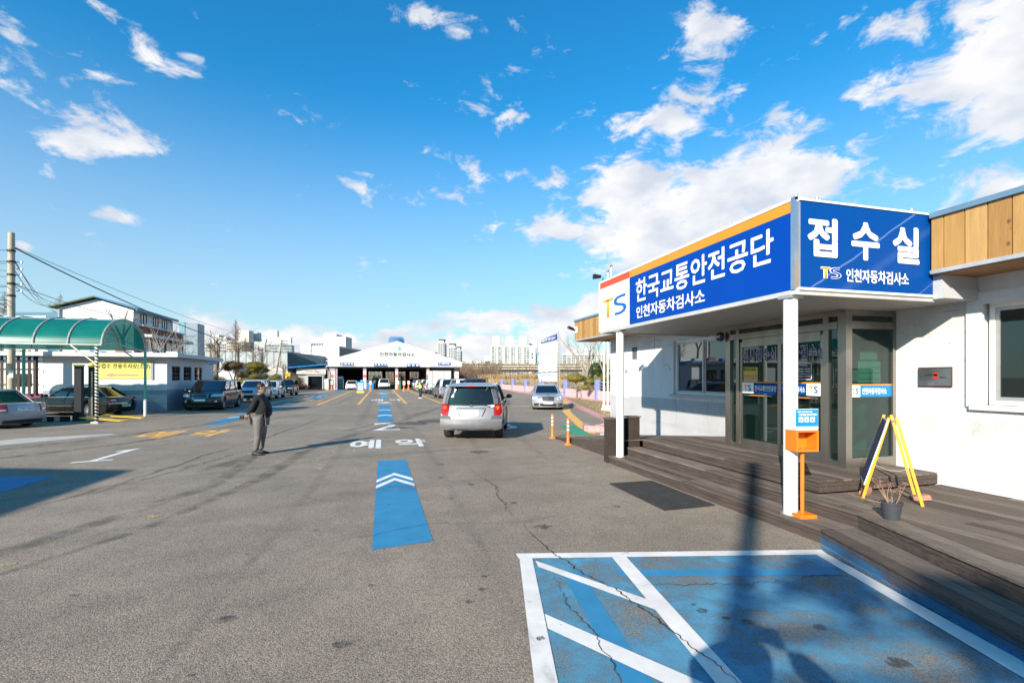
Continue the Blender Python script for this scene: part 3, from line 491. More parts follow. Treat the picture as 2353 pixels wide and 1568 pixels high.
def tslogo(o,ux,w,h,parent,outline=False):
    """letters T (yellow to orange) and S (blue), built as swept bars"""
    o=Vector(o); ux=Vector(ux); uz=Vector((0,0,1)); n=ux.cross(uz)*.006
    def bar(pts,th,m,name):
        b=MB(); L_=[];R_=[]
        for i,p in enumerate(pts):
            a=Vector(pts[max(0,i-1)]); c=Vector(pts[min(len(pts)-1,i+1)]); d=(c-a).normalized(); q=Vector((-d.y,d.x))*th/2; L_.append(Vector(p)+q); R_.append(Vector(p)-q)
        ring=L_+R_[::-1]; W=[o+ux*(v.x*w)+uz*(v.y*h) for v in ring]; k=len(pts)
        vs=[v+n*.2 for v in W]+[v+n for v in W]; f=[]
        for i in range(k-1):
            a,b2,c,d2=i,i+1,2*k-2-i,2*k-1-i; f.append((2*k+a,2*k+b2,2*k+c,2*k+d2))
        for i in range(2*k): j=(i+1)%(2*k); f.append((i,j,2*k+j,2*k+i))
        b.add(vs,f); return b.build(name,m,parent)
    m=MATS.get('logo_t')
    if not m:
        m=mat('logo_t',(.9,.3,.02),.35,var=0)
        nt=m.node_tree; N=nt.nodes; L=nt.links; tc=N.new('ShaderNodeTexCoord'); sx=N.new('ShaderNodeSeparateXYZ'); L.new(tc.outputs['Generated'],sx.inputs[0]); cr=N.new('ShaderNodeValToRGB'); cr.color_ramp.elements[0].color=(.9,.2,.01,1); cr.color_ramp.elements[1].color=(.95,.55,.03,1); L.new(sx.outputs[2],cr.inputs[0]); L.new(cr.outputs[0],N['Principled BSDF'].inputs['Base Color'])
    S=[(.99,.93),(.8,.93),(.66,.90),(.58,.82),(.56,.70),(.60,.60),(.72,.54),(.86,.48),(.95,.40),(.97,.28),(.92,.16),(.80,.08),(.54,.07)]
    if outline:
        bar([(0,.93),(.5,.93)],.20,WH,'logo_outline'); bar([(.24,1.0),(.24,-.03)],.2,WH,'logo_outline'); bar(S,.22,WH,'logo_outline'); n*=1.6
    bar([(.01,.93),(.47,.93)],.13,m,'logo_letter'); bar([(.24,.93),(.24,0)],.13,m,'logo_letter'); bar(S,.12 if outline else .13,TSB if not outline else BL2,'logo_letter')
tslogo((4.914,10.16,3.26),dn,1.08,.42,s1)
SM=mat('seam_navy',(.0,.03,.2),.6)
for yy in (6.22,7.58): MB().box(4.9125,yy,2.99,4.916,yy+.006,3.96).build('panel_seam',SM,s1); MB().box(4.912,yy,3.96,4.915,yy+.006,4.10).build('panel_seam',mat('seam_ochre',(.4,.15,.01),.6),s1)
DRP=worn('rain_streak',(.25,.24,.22),scale=2.5,lo=.36,hi=.66,amax=.11,fine=12)
for ya,yb_,za,zb_ in ((9.45,11.9,1.0,1.38),(1.8,4.75,1.1,1.46),(13.8,14.15,1.9,2.49),(5.0,5.5,1.2,1.76),(4.7,5.84,2.5,2.95),(8.45,15.6,2.75,3.28),(-4,4.1,.36,.60),(9.7,15.6,.5,.62)): MB().poly([(7.862,ya,za),(7.862,yb_,za),(7.862,yb_,zb_),(7.862,ya,zb_)]).build('rain_streak',DRP,rb)
# right face sign
s2=thing('fascia_sign','square-ish blue sign facing the car park with three large white syllables','sign',(6.0,4.82,2.98))
MB().box(4.96,4.80,2.99,7.22,4.88,4.11).build('sign_box',ALU,s2); 
f=BL.copy(); f.name='sign_blue_faded'; 
nt=f.node_tree; N=nt.nodes; L=nt.links; b=N['Principled BSDF']; src=b.inputs['Base Color'].links[0].from_socket; tc=N.new('ShaderNodeTexCoord')
# bleached streaks and creases of the old film: two slanting lines plus one near-vertical one
acc=None
for (a,c,d,wd,st) in ((.62,1,-.62,.022,.34),(.60,1,-.28,.10,.06),(.62,1,.48,.016,.25),(1,.02,-.0,.02,.0)):
    sx=N.new('ShaderNodeSeparateXYZ'); L.new(tc.outputs['Object'],sx.inputs[0])
    m1=N.new('ShaderNodeMath'); m1.operation='MULTIPLY_ADD'; L.new(sx.outputs[0],m1.inputs[0]); m1.inputs[1].default_value=-a; m1.inputs[2].default_value=d
    m2=N.new('ShaderNodeMath'); m2.operation='ADD'; L.new(m1.outputs[0],m2.inputs[0]); L.new(sx.outputs[2],m2.inputs[1])
    n0=N.new('ShaderNodeTexNoise'); n0.inputs['Scale'].default_value=2; L.new(tc.outputs['Object'],n0.inputs[0]); m4=N.new('ShaderNodeMath'); m4.operation='MULTIPLY_ADD'; L.new(n0.outputs['Fac'],m4.inputs[0]); m4.inputs[1].default_value=.12; L.new(m2.outputs[0],m4.inputs[2])
    m3=N.new('ShaderNodeMath'); m3.operation='ABSOLUTE'; L.new(m4.outputs[0],m3.inputs[0]); mr=N.new('ShaderNodeMapRange'); mr.interpolation_type='SMOOTHSTEP'; mr.inputs['From Min'].default_value=0; mr.inputs['From Max'].default_value=wd; mr.inputs['To Min'].default_value=st; mr.inputs['To Max'].default_value=0; L.new(m3.outputs[0],mr.inputs[0])
    if acc is None: acc=mr.outputs[0]
    else:
        ad=N.new('ShaderNodeMath'); ad.operation='MAXIMUM'; L.new(acc,ad.inputs[0]); L.new(mr.outputs[0],ad.inputs[1]); acc=ad.outputs[0]
mx=N.new('ShaderNodeMix'); mx.data_type='RGBA'; L.new(acc,mx.inputs[0]); L.new(src,mx.inputs[6]); mx.inputs[7].default_value=(.30,.42,.72,1); L.new(mx.outputs[2],b.inputs['Base Color'])
MB().box(4.99,4.79,3.02,7.20,4.80,4.09).build('blue_panel',f,s2)
for a in ((4.96,4.09,7.235,4.115),(4.96,2.985,7.235,3.015),(7.205,2.985,7.235,4.115)): MB().box(a[0],4.775,a[1],a[2],4.80,a[3]).build('sign_edge',WH,s2)
for i,ch in enumerate('접수실'): text(ch,(5.08+i*.695,4.787,3.41),rt,up,.47,.49,WH,s2,.036,'sign_lettering',.004)
tslogo((5.29,4.788,3.15),rt,.30,.135,s2,True); text('인천자동차검사소',(5.69,4.787,3.12),rt,up,1.06,.17,WH,s2,.025,'sign_lettering',.004)
for p in ((4.95,4.83),(5.3,4.85),(6.9,4.85),(4.95,6.0),(4.95,8.6)): MB().cyl((p[0],p[1],4.12),(p[0],p[1],4.18),.02).build('lifting_lug',ALU,s1 if p[0]<5 else s2)
# ================================================================== TIMBER DECK
def deckmat(n,c,sx=9,sy=.6): return mat(n,c,.8,var=.5,scale=4.5,stretch=(sx,sy,sx),detail=7,bump=.45,bscale=5)
DK=[deckmat('deck_%s'%'abcd'[i],c) for i,c in enumerate([(.115,.088,.070),(.155,.123,.10),(.082,.062,.052),(.19,.155,.127)])]
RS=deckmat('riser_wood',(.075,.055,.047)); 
dk=thing('timber_deck','weathered dark brown timber deck with two broad steps in front of the reception entrance','deck',(5,5,0))
def off(path,w):
    P_=[Vector(p) for p in path]; out=[]
    ns=[]
    for a,b in zip(P_,P_[1:]): d=(b-a).normalized(); ns.append(Vector((-d.y,d.x)))
    for i,p in enumerate(P_):
        if i==0: n=ns[0]; k=1
        elif i==len(P_)-1: n=ns[-1]; k=1
        else: n=(ns[i-1]+ns[i]).normalized(); k=1/n.dot(ns[i])
        out.append(p+n*w*k)
    return out
EDGE=[(4.83,9.72),(4.83,4.38),(3.92,1.6),(2.9,-1.6)]
def boards(path,a,b,z0,z1,m,nm='plank'):
    A,B=off(path,a),off(path,b)
    for i in range(len(path)-1):
        L_=(A[i+1]-A[i]).length; c=max(1,round(L_/2.4)); 
        for j in range(c):
            t0,t1=j/c+.001,(j+1)/c-.001; dz=random.uniform(-.0015,.0015)
            MB().prism([tuple(A[i].lerp(A[i+1],t0)),tuple(A[i].lerp(A[i+1],t1)),tuple(B[i].lerp(B[i+1],t1)),tuple(B[i].lerp(B[i+1],t0))],z0+dz,z1+dz).build(nm,random.choice(m),dk)
for k in range(3): boards(EDGE,.004+k*.15,.142+k*.15,.142,.17,DK)
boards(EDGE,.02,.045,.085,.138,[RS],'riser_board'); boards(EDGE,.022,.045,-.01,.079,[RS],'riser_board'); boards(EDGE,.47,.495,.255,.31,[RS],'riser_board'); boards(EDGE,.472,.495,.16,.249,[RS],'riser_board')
for k in range(2): boards(EDGE,.45+k*.15,.589+k*.15,.312,.34,DK)
boards(EDGE[:2],.752,.82,.312,.34,DK)
MB().prism([(5.0,9.6),(5.0,4.4),(3.2,-1.5),(7.8,-1.5),(7.8,9.6)],0,.13).build('deck_frame',mat('frame_wood',(.03,.024,.02),.9),dk)
MB().prism([(5.45,9.6),(5.45,4.5),(3.7,-1.5),(7.85,-1.5),(7.85,9.6)],.13,.30).build('deck_frame',mat('frame_wood',(.03,.024,.02),.9),dk)
x=5.0-.75
E2=off(EDGE,.752)
def xline(x):   # where the board line meets the inner edge of the front boards
    (a,b),(c,d)=E2[1],E2[3]
    return b-(a-x)*(b-d)/(a-c)
x=3.4
while x<7.86:
    ym=5.13 if x>=E2[1].x-.02 else xline(x)
    y=-1.6
    if ym>y+.1:
        cuts=[y]+sorted(random.sample([0.2,.9,1.6,2.3,3.0,3.7,4.3],2))+[ym]; cuts=[c for c in cuts if c<ym-.3]+[ym]
        for a,b in zip(cuts,cuts[1:]): 
            dz=random.uniform(-.002,.002); x1=min(x+.134,7.865); last=b==cuts[-1] and ym<5.1; MB().prism([(x,a+.002),(x1,a+.002),(x1,min(5.13,xline(x1)) if last else b-.002),(x,b-.002)],.312+dz,.34+dz).build('plank',random.choice(DK),dk)
    x+=.145
# platform
x=5.66; MB().box(5.70,5.19,.34,7.86,9.6,.48).build('deck_frame',mat('frame_wood',(.03,.024,.02),.9),dk)
while x<7.8:
    cuts=[5.15]+[random.choice([6.4,7.0,7.6,8.2])]+[9.7]
    for a,b in zip(cuts,cuts[1:]): dz=random.uniform(-.002,.002); MB().box(x,a+.002,.482+dz,min(x+.134,7.86),b-.002,.51+dz).build('plank',random.choice(DK),dk)
    x+=.145
for a in ((5.675,5.165,.425,7.855,5.19,.479),(5.677,5.167,.345,7.855,5.19,.419)): MB().box(*a).build('riser_board',RS,dk)
for a in ((5.675,5.19,.425,5.70,9.7,.479),(5.677,5.19,.345,5.70,9.7,.419)): MB().box(*a).build('riser_board',RS,dk)
x=5.22
while x<7.8:   # ramp
    x1=x+.139; MB().add([(x,9.72,.475),(x1,9.72,.475),(x1,14.4,-.022),(x,14.4,-.022),(x,9.72,.503),(x1,9.72,.503),(x1,14.4,.006),(x,14.4,.006)],[(0,3,2,1),(4,5,6,7),(0,1,5,4),(1,2,6,5),(2,3,7,6),(3,0,4,7)]).build('ramp_plank',random.choice(DK),dk); x+=.145
for z0,z1 in ((0,.33),(.34,.66),(.67,1)):
    MB().add([(5.19,9.75,z0*.47),(5.19,9.75,z1*.47),(5.19,14.4,z1*.0),(5.19,14.4,z0*0-.01),(5.215,9.75,z0*.47),(5.215,9.75,z1*.47),(5.215,14.4,z1*0),(5.215,14.4,z0*0-.01)],[(0,1,2,3),(7,6,5,4),(0,4,5,1),(1,5,6,2)]).build('ramp_side_board',RS,dk)
# planter-like timber box at the head of the steps
tb=thing('timber_box','dark timber box with an open slot at the far end of the steps','planter',(5.2,10.0,0))
for a in ((4.84,9.74,.0,5.02,9.80,.97),(5.34,9.74,.34,5.62,9.80,1.0),(4.84,9.80,0,4.88,9.93,.97),(5.58,9.80,.3,5.62,9.93,1.0),(4.84,9.93,0,5.62,9.96,.98),(5.02,9.88,.0,5.34,9.91,.9)):
    n=max(1,round((a[3]-a[0])/.14)) if a[3]-a[0]>.1 else 1
    for k in range(n): w=(a[3]-a[0])/n; MB().box(a[0]+k*w+.002,a[1],a[2],a[0]+(k+1)*w-.002,a[4],a[5]).build('board',mat('box_wood',(.04,.028,.022),.8,var=.4,scale=3),tb)
MB().box(4.82,9.72,.97,5.06,9.99,1.0).build('cap_board',DK[0],tb); MB().box(5.32,9.72,1.0,5.65,9.99,1.025).build('cap_board',DK[0],tb)
# blue overspray on the lowest riser by the bay
ov=worn('blue_overspray',(.0,.24,.55),scale=2,lo=.3,hi=.55,amax=.6,fine=60); nt=ov.node_tree; N=nt.nodes; L=nt.links; al=N['Principled BSDF'].inputs['Alpha']; s=al.links[0].from_socket
tc=N.new('ShaderNodeTexCoord'); sx=N.new('ShaderNodeSeparateXYZ'); L.new(tc.outputs['Object'],sx.inputs[0]); mr=N.new('ShaderNodeMapRange'); mr.inputs['From Min'].default_value=.13; mr.inputs['From Max'].default_value=.0; L.new(sx.outputs[2],mr.inputs[0]); mm=N.new('ShaderNodeMath'); mm.operation='MULTIPLY'; L.new(s,mm.inputs[0]); L.new(mr.outputs[0],mm.inputs[1]); L.new(mm.outputs[0],al)
A=off(EDGE,.002); b=MB()
for p,q in ((A[1],A[2]),(A[2],A[3])): b.add([(p.x,p.y,.0),(q.x,q.y,.0),(q.x,q.y,.138),(p.x,p.y,.138)],[(0,1,2,3)])
o=b.build('overspray',ov,dk,world=False); o.location=(-5,-5,0)
# ================================================================== SMALL THINGS BY THE DECK
rm=thing('rubber_mat','black perforated rubber mat on the asphalt before the steps','mat',(4.3,6.9,0),0)
mtm=mat('mat_rubber',(.03,.03,.032),.85,var=.3,scale=3)
MB().prism([(3.89,7.79),(4.76,7.78),(4.73,6.07),(3.87,6.03)],.011,.018).build('mat_sheet',mtm,rm)
b=MB()
for i in range(17):
    b.box(3.9+i*.0515,6.06,.018,3.913+i*.0515,7.77,.026)
for j in range(34): b.box(3.89,6.07+j*.0515,.018,4.74,6.083+j*.0515,.0255)
o=b.build('mat_ribs',mtm,rm); o['kind']='stuff'
# help-bell post
ORP=mat('orange_enamel',(.72,.19,.012),.42,var=.12,scale=4); hp=thing('help_bell_post','orange steel post with an open box and a blue notice, beside the nearer white column','post',(5.05,4.83,.17),R(-8))
def LB(parent,name,m,*a): return MB().box(*a).build(name,m,parent,world=False)
LB(hp,'base',ORP,-.11,-.11,0,.11,.11,.045); MB().cyl((0,0,.04),(0,0,.86),.022,n=14).build('pole',ORP,hp,world=False,smooth=True)
for a in ((-.15,-.09,.82,.15,.11,.845),(-.15,-.09,1.06,.15,.11,1.08),(-.15,-.09,.845,-.125,.11,1.06),(.125,-.09,.845,.15,.11,1.06),(-.125,.09,.845,.125,.11,1.06)): LB(hp,'box_panel',ORP,*a)
LB(hp,'bell_button',WHITE,-.10,-.0,.90,-.06,.02,1.0); LB(hp,'bell_button',WHITE,-.11,.07,.88,-.05,.088,1.01)
NB=mat('notice_blue',(.0,.22,.55),.4,var=.05); LB(hp,'notice_board',WHITE,-.155,-.075,1.085,.155,-.06,1.345); LB(hp,'notice_face',NB,-.15,-.079,1.13,.15,-.0755,1.34)
text('직원의 안내가 필요하시면',(-.13,-.08,1.30),rt,up,.20,.02,WH,hp,.03,'notice_lettering',.0008,world=False); text('도움벨을 눌러주세요!',(-.11,-.08,1.262),rt,up,.245,.028,WH,hp,.03,'notice_lettering',.0008,world=False)
for k in range(3):
    LB(hp,'pictogram_tile',WHITE,-.11+k*.078,-.0815,1.185,-.052+k*.078,-.0792,1.245)
    MB().lathe([(.0001,0),(.012,0),(.012,.002),(.0001,.002)],(-.083+k*.078,-.084,1.205),10,'y').build('pictogram',TSB,hp,world=False); LB(hp,'pictogram',TSB,-.086+k*.078,-.084,1.212,-.078+k*.078,-.082,1.236)
text('한국교통안전공단 인천자동차검사소',(-.08,-.078,1.10),rt,up,.2,.014,NAVY,hp,.0,'notice_lettering',.003,world=False)
# yellow A-frame sign seen edge-on
af=thing('a_frame_sign','yellow timber A-frame sign seen edge-on standing on the deck','sign',(6.42,4.62,.34),R(0))
YW=mat('yellow_gloss',(.66,.33,.01),.45,var=.15,scale=5)
WD=Vector((.74,.67,0))*.55; N1=Vector((-.41,.20,0)); N2=Vector((-.11,-.31,0)); AP=Vector((-.25,-.06,1.06))
def wleg(p,q): MB().beam(p,q,.032,.026,up=tuple(WD)).build('leg',YW,af,world=False)
for o_ in (Vector((0,0,0)),WD): wleg(N1+o_,AP+o_+Vector((-.02,.03,0))); wleg(N2+o_,AP+o_+Vector((.02,-.03,0)))
bn_=WD.cross(AP-N1).normalized(); bn_=bn_ if bn_.y>0 else -bn_
def pl(u,v,o_=0): return N1.lerp(AP,v)+WD*u+bn_*(.03+o_)
b=MB(); b.add([pl(-.06,.16),pl(1,.16),pl(1,.96),pl(-.06,.96),pl(-.06,.16,.014),pl(1,.16,.014),pl(1,.96,.014),pl(-.06,.96,.014)],[(0,1,2,3),(7,6,5,4),(0,4,5,1),(1,5,6,2),(2,6,7,3),(3,7,4,0)]); b.build('sign_panel',WHITE,af,world=False)
b=MB(); b.add([pl(-.03,.18,.0155),pl(.97,.18,.0155),pl(.97,.94,.0155),pl(-.03,.94,.0155)],[(0,1,2,3)]); b.build('poster',mat('poster_navy',(.03,.05,.16),.5,var=.7,scale=9),af,world=False)
for v in (.25,.5): MB().beam(pl(-.02,v,-.02),pl(1.02,v,-.02),.03,.02).build('cross_bar',YW,af,world=False)
MB().cyl(AP+Vector((0,0,-.05))-WD*.06,AP+Vector((0,0,-.05)),.016).build('hinge_bolt',STEEL,af,world=False)
b=MB(); pp=[N1.lerp(AP,.42),N1.lerp(AP,.42).lerp(N2.lerp(AP,.42),.35)-Vector((0,0,.05)),N1.lerp(AP,.42).lerp(N2.lerp(AP,.42),.7)-Vector((0,0,.05)),N2.lerp(AP,.42)]
for p,q in zip(pp,pp[1:]): b.cyl(p,q,.004,n=6)
b.build('stay_cord',mat('cord',(.35,.33,.3),.8),af,world=False)
BRK=mat('red_brick',(.36,.17,.12),.9,var=.4,scale=9,bump=.4)
for (x,y,r,l) in ((6.28,5.0,25,'broken brick weighing down the left foot of the yellow A-frame sign'),(6.62,4.55,-35,'broken brick weighing down the right foot of the yellow A-frame sign')):
    b=MB(); b.loft([[(-.10,-.05,0),(.10,-.055,0),(.10,.05,0),(-.09,.055,0)],[(-.10,-.05,.045),(.10,-.05,.05),(.085,.05,.055),(-.09,.05,.05)],[(-.09,-.04,.06),(.09,-.045,.06),(.08,.04,.065),(-.08,.045,.06)]])
    o=b.build('brick',BRK,None); o.location=(x,y,.342); o.rotation_euler=(0,R(-12),R(r)); tag(o,l,'brick')
# pot with dry stems
pt=thing('flower_pot','dark grey plastic pot of dried hydrangea stems on the deck edge','plant pot',(5.42,4.02,.34)); pt.scale=(.86,.86,.86)
MB().lathe([(.0,0),(.085,0),(.088,.01),(.115,.2),(.125,.2),(.128,.225),(.116,.226),(.11,.2),(.0,.2)],(0,0,0),22).build('pot',mat('pot_grey',(.05,.055,.065),.55,var=.2),pt,world=False,smooth=True); MB().lathe([(0,.19),(.11,.195)],(0,0,0),14).build('potting_soil',soil,pt,world=False)
TW=mat('dry_stem',(.33,.20,.13),.9,var=.3,scale=20); b=MB(); hd=MB(); rr=random.Random(3)
def stem(p,d,l,r):
    n=5
    for i in range(n):
        q=p+d*l/n; b.cyl(p,q,r,r*.85,n=5,cap=False); r*=.85; p=q; d=(d+Vector((rr.uniform(-.25,.25),rr.uniform(-.25,.25),rr.uniform(-.05,.15)))).normalized()
    for k in range(9): 
        c=p+Vector((rr.uniform(-.035,.035),rr.uniform(-.035,.035),rr.uniform(-.01,.02))); b.cyl(p,c,.0015,n=3,cap=False); hd.ell(c,(.008,.008,.006),5,3)
for k in range(11): a=rr.uniform(0,6.28); stem(Vector((.04*math.cos(a),.04*math.sin(a),.19)),Vector((math.cos(a)*.5,math.sin(a)*.5,1)).normalized(),rr.uniform(.2,.36),.005)
stem(Vector((-.05,.02,.2)),Vector((-.9,.35,.12)).normalized(),.5,.005)
b.build('stems',TW,pt,world=False); o=hd.build('dried_heads',mat('dry_flower',(.28,.14,.10),.9,var=.4,scale=30),pt,world=False); o['kind']='stuff'
# delineator posts
OB=mat('post_orange',(.80,.20,.03),.5,var=.15,scale=5); WB=mat('post_band',(.75,.75,.72),.4,var=.25,scale=30)
def delineator(x,y,label,h=.72,bands=(.40,.51,.62)):
    t=thing('delineator_post',label,'traffic post',(x,y,0),0,'orange flexible posts'); 
    MB().lathe([(0,0),(.11,0),(.11,.02),(.055,.05),(.045,.07),(.04,.3),(.036,.36),(.036,h-.03),(.045,h-.02),(.045,h),(.03,h+.03),(0,h+.04)],(0,0,0),18).build('post_body',OB,t,world=False,smooth=True)
    for z in bands: MB().lathe([(.038,z),(.0395,z),(.0395,z+.055),(.038,z+.055)],(0,0,0),18).build('reflective_band',WB,t,world=False,smooth=True)
    return t
delineator(5.13,14.19,'scuffed orange and white flexible post farther from the camera, at the tip of the ramp'); delineator(5.06,12.69,'clean orange and white flexible post nearer the steps'); delineator(11.98,49.56,'thin orange flexible post standing alone in the distance before the pink wall',.95,(.6,.75))
# plaque, wall papers, alarm box, cameras, floodlight
pq=thing('wall_plaque','brushed steel plaque with wooden edges and a red car emblem on the white wall','plaque',(7.87,5.2,1.9))
MB().box(7.845,4.98,1.765,7.868,5.42,2.055).build('backing',mat('plaque_wood',(.09,.03,.02),.4),pq); MB().box(7.838,4.985,1.785,7.846,5.415,2.035).build('steel_plate',mat('brushed_steel',(.36,.38,.40),.25,.9,var=.3,scale=2),pq)
PR=mat('plaque_red',(.55,.02,.02),.4); text('자동차',(7.837,5.33,1.925),dn,up,.11,.03,BK,pq,.01,'plaque_lettering',.0008); text('센터',(7.837,5.13,1.885),dn,up,.08,.03,BK,pq,.01,'plaque_lettering',.0008); text('리콜',(7.837,5.22,1.885),dn,up,.08,.03,PR,pq,.05,'plaque_lettering',.0008)
MB().lathe([(0.012,0),(.03,0),(.03,.003),(.012,.003)],(7.834,5.18,1.95),16,'x').build('emblem',PR,pq); MB().box(7.834,5.215,1.925,7.837,5.145,1.95).build('emblem',PR,pq)
text('TS',(7.837,5.20,1.80),dn,up,.05,.022,TSB,pq,.03,'plaque_lettering',.0008); text('국토교통부',(7.837,5.345,1.80),dn,up,.07,.015,BK,pq,0,'plaque_lettering',.0008); MB().lathe([(0,0),(.01,0),(.01,.002),(0,.002)],(7.835,5.365,1.808),10,'x').build('emblem',TSB,pq)
al=thing('alarm_box','round navy security alarm box under the canopy corner','alarm box',(6.80,8.5,2.75)); MB().lathe([(0,0),(.11,0),(.12,.02),(.10,.06),(0,.075)],(0,0,0),20,'x').build('housing',mat('alarm_navy',(.01,.02,.07),.25),al,world=False); 
for c in al.children: c.rotation_euler=(0,0,math.pi); c.scale=(1,1,.85)
text('ADT',(6.72,8.565,2.72),dn,up,.13,.055,WH,al,.04,'alarm_lettering',.002)
def cctv(x,y,z,d,label):
    t=thing('security_camera',label,'camera',(x,y,z)); d=Vector(d).normalized()
    LB(t,'bracket',WHITE,-.02,-.1,-.12,.08,.1,.12); MB().cyl((0,0,0),(-.12,.0,-.02),.02).build('arm',BK,t,world=False); c=Vector((-.14,0,.03)); MB().cyl(c-d*.05,c+d*.22,.055,.06,12).build('camera_body',BK,t,world=False); MB().cyl(c+d*.22,c+d*.24,.05,.045,12).build('lens_ring',STEEL,t,world=False)
cctv(7.10,17.0,3.72,(-.9,-.3,.25),'black security camera on the far end of the timber cladding')
fl=thing('floodlight','small black floodlight on the far top corner of the long sign','floodlight',(4.98,10.3,4.14)); MB().cyl((0,0,0),(0,0,.1),.012).build('bracket',BK,fl,world=False); MB().loft([[(-.24,-.05,.06),(-.24,.05,.06),(-.24,.05,.17),(-.24,-.05,.17)],[(-.06,-.04,.09),(-.06,.04,.09),(-.06,.04,.15),(-.06,-.04,.15)]]).build('lamp_head',BK,fl,world=False)
# notices on the reception side wall
nt_=thing('wall_notice','white sheets with red and blue print pasted on the reception side wall','notice',(7.86,15.2,1.9)); MB().box(7.86,14.3,1.25,7.864,15.3,2.25).build('sheet',WH,nt_); text('화장실',(7.859,15.1,2.05),dn,up,.7,.15,NAVY,nt_,.02,'notice_lettering',.001)
text('안내문\n1층 로비',(7.859,15.15,1.4),dn,up,.6,.4,mat('print_grey',(.5,.55,.65),.6),nt_,0,'notice_lettering',.001); MB().box(7.858,15.1,1.0,7.864,14.85,1.15).build('red_sticker',PR,nt_)
# flagpoles
for (px,d,h,l) in ((1387,26.6,6.9,'leftmost of three white flagpoles beside the reception wall, slightly shorter'),(1396,26.2,7.55,'middle one of three white flagpoles beside the reception wall'),(1404,25.8,7.75,'rightmost of three white flagpoles, half hidden by the reception wall')):
    x,y=P(px,d); t=thing('flagpole',l,'flagpole',(x,y,.1),0,'white flagpoles'); MB().cyl((0,0,0),(0,0,h),.05,.035,14).build('pole',WHITE,t,world=False,smooth=True); MB().ell((0,0,h+.06),(.07,.07,.07),12,8).build('finial',mat('brass',(.35,.2,.06),.3,.8),t,world=False,smooth=True); MB().loft([[(-.16,-.02,0),(.16,-.02,0),(.16,.02,0),(-.16,.02,0)],[(-.05,-.02,.35),(.05,-.02,.35),(.05,.02,.35),(-.05,.02,.35)]]).build('foot_gusset',WHITE,t,world=False)
# ================================================================== CARS
TYRE=mat('tyre',(.02,.02,.021),.85,var=.3,scale=8); RIM=mat('alloy',(.55,.56,.58),.28,.85,var=.05); CG=glass('car_glass',(.12,.16,.16),refl=.28,clear=.5); CGD=glass('car_glass_dark',(.06,.07,.08),refl=.5,clear=.3); BLK=mat('black_trim',(.018,.018,.02),.45); CHR=mat('chrome',(.72,.73,.75),.12,1.0,var=.02); RED=mat('lamp_red',(.30,.004,.004),.15,coat=1,var=.15,scale=30); CLR=mat('lamp_clear',(.62,.64,.66),.12,.3,coat=1,var=.2,scale=25); PLT=mat('plate_white',(.80,.81,.80),.5); AMB=mat('lamp_amber',(.75,.28,.03),.2,coat=1); REDL=mat('lamp_red_lit',(.9,.07,.02),.2,emit=.6,var=0); SEAT=mat('seat_fabric',(.22,.19,.15),.9); CGREY=mat('grey_cladding',(.19,.19,.20),.5,.3)
WHEEL={}
def wheel_data(r,w,rim=None,spokes=5):
    k=(r,w,rim,spokes)
    if k in WHEEL: return WHEEL[k]
    t=MB().lathe([(r*.66,-w/2),(r*.93,-w/2),(r,-w*.36),(r,w*.36),(r*.93,w/2),(r*.66,w/2)],(0,0,0),28,'x'); t.f=[f for f in t.f if len(f)==4]
    b=MB(); b.lathe([(r*.68,-w*.48),(r*.68,w*.48)],(0,0,0),24,'x'); b.f=[f for f in b.f if len(f)==4]; b.lathe([(0,-.02),(r*.66,-.02)],(0,0,0),20,'x')
    b.lathe([(0,w*.42),(r*.15,w*.42),(r*.17,w*.30)],(0,0,0),14,'x')
    for i in range(spokes):
        a=2*math.pi*i/spokes; c,s=math.cos(a),math.sin(a); b.beam((w*.36,c*r*.1,s*r*.1),(w*.42,c*r*.67,s*r*.67),r*.16 if spokes<8 else r*.08,.02,up=(1,0,0))
    d=(t.data('tyre',TYRE,True),b.data('rim',rim or RIM,False)); WHEEL[k]=d; return d
def interp(pts,x): return float(np.interp(x,[p[0] for p in pts],[p[1] for p in pts]))
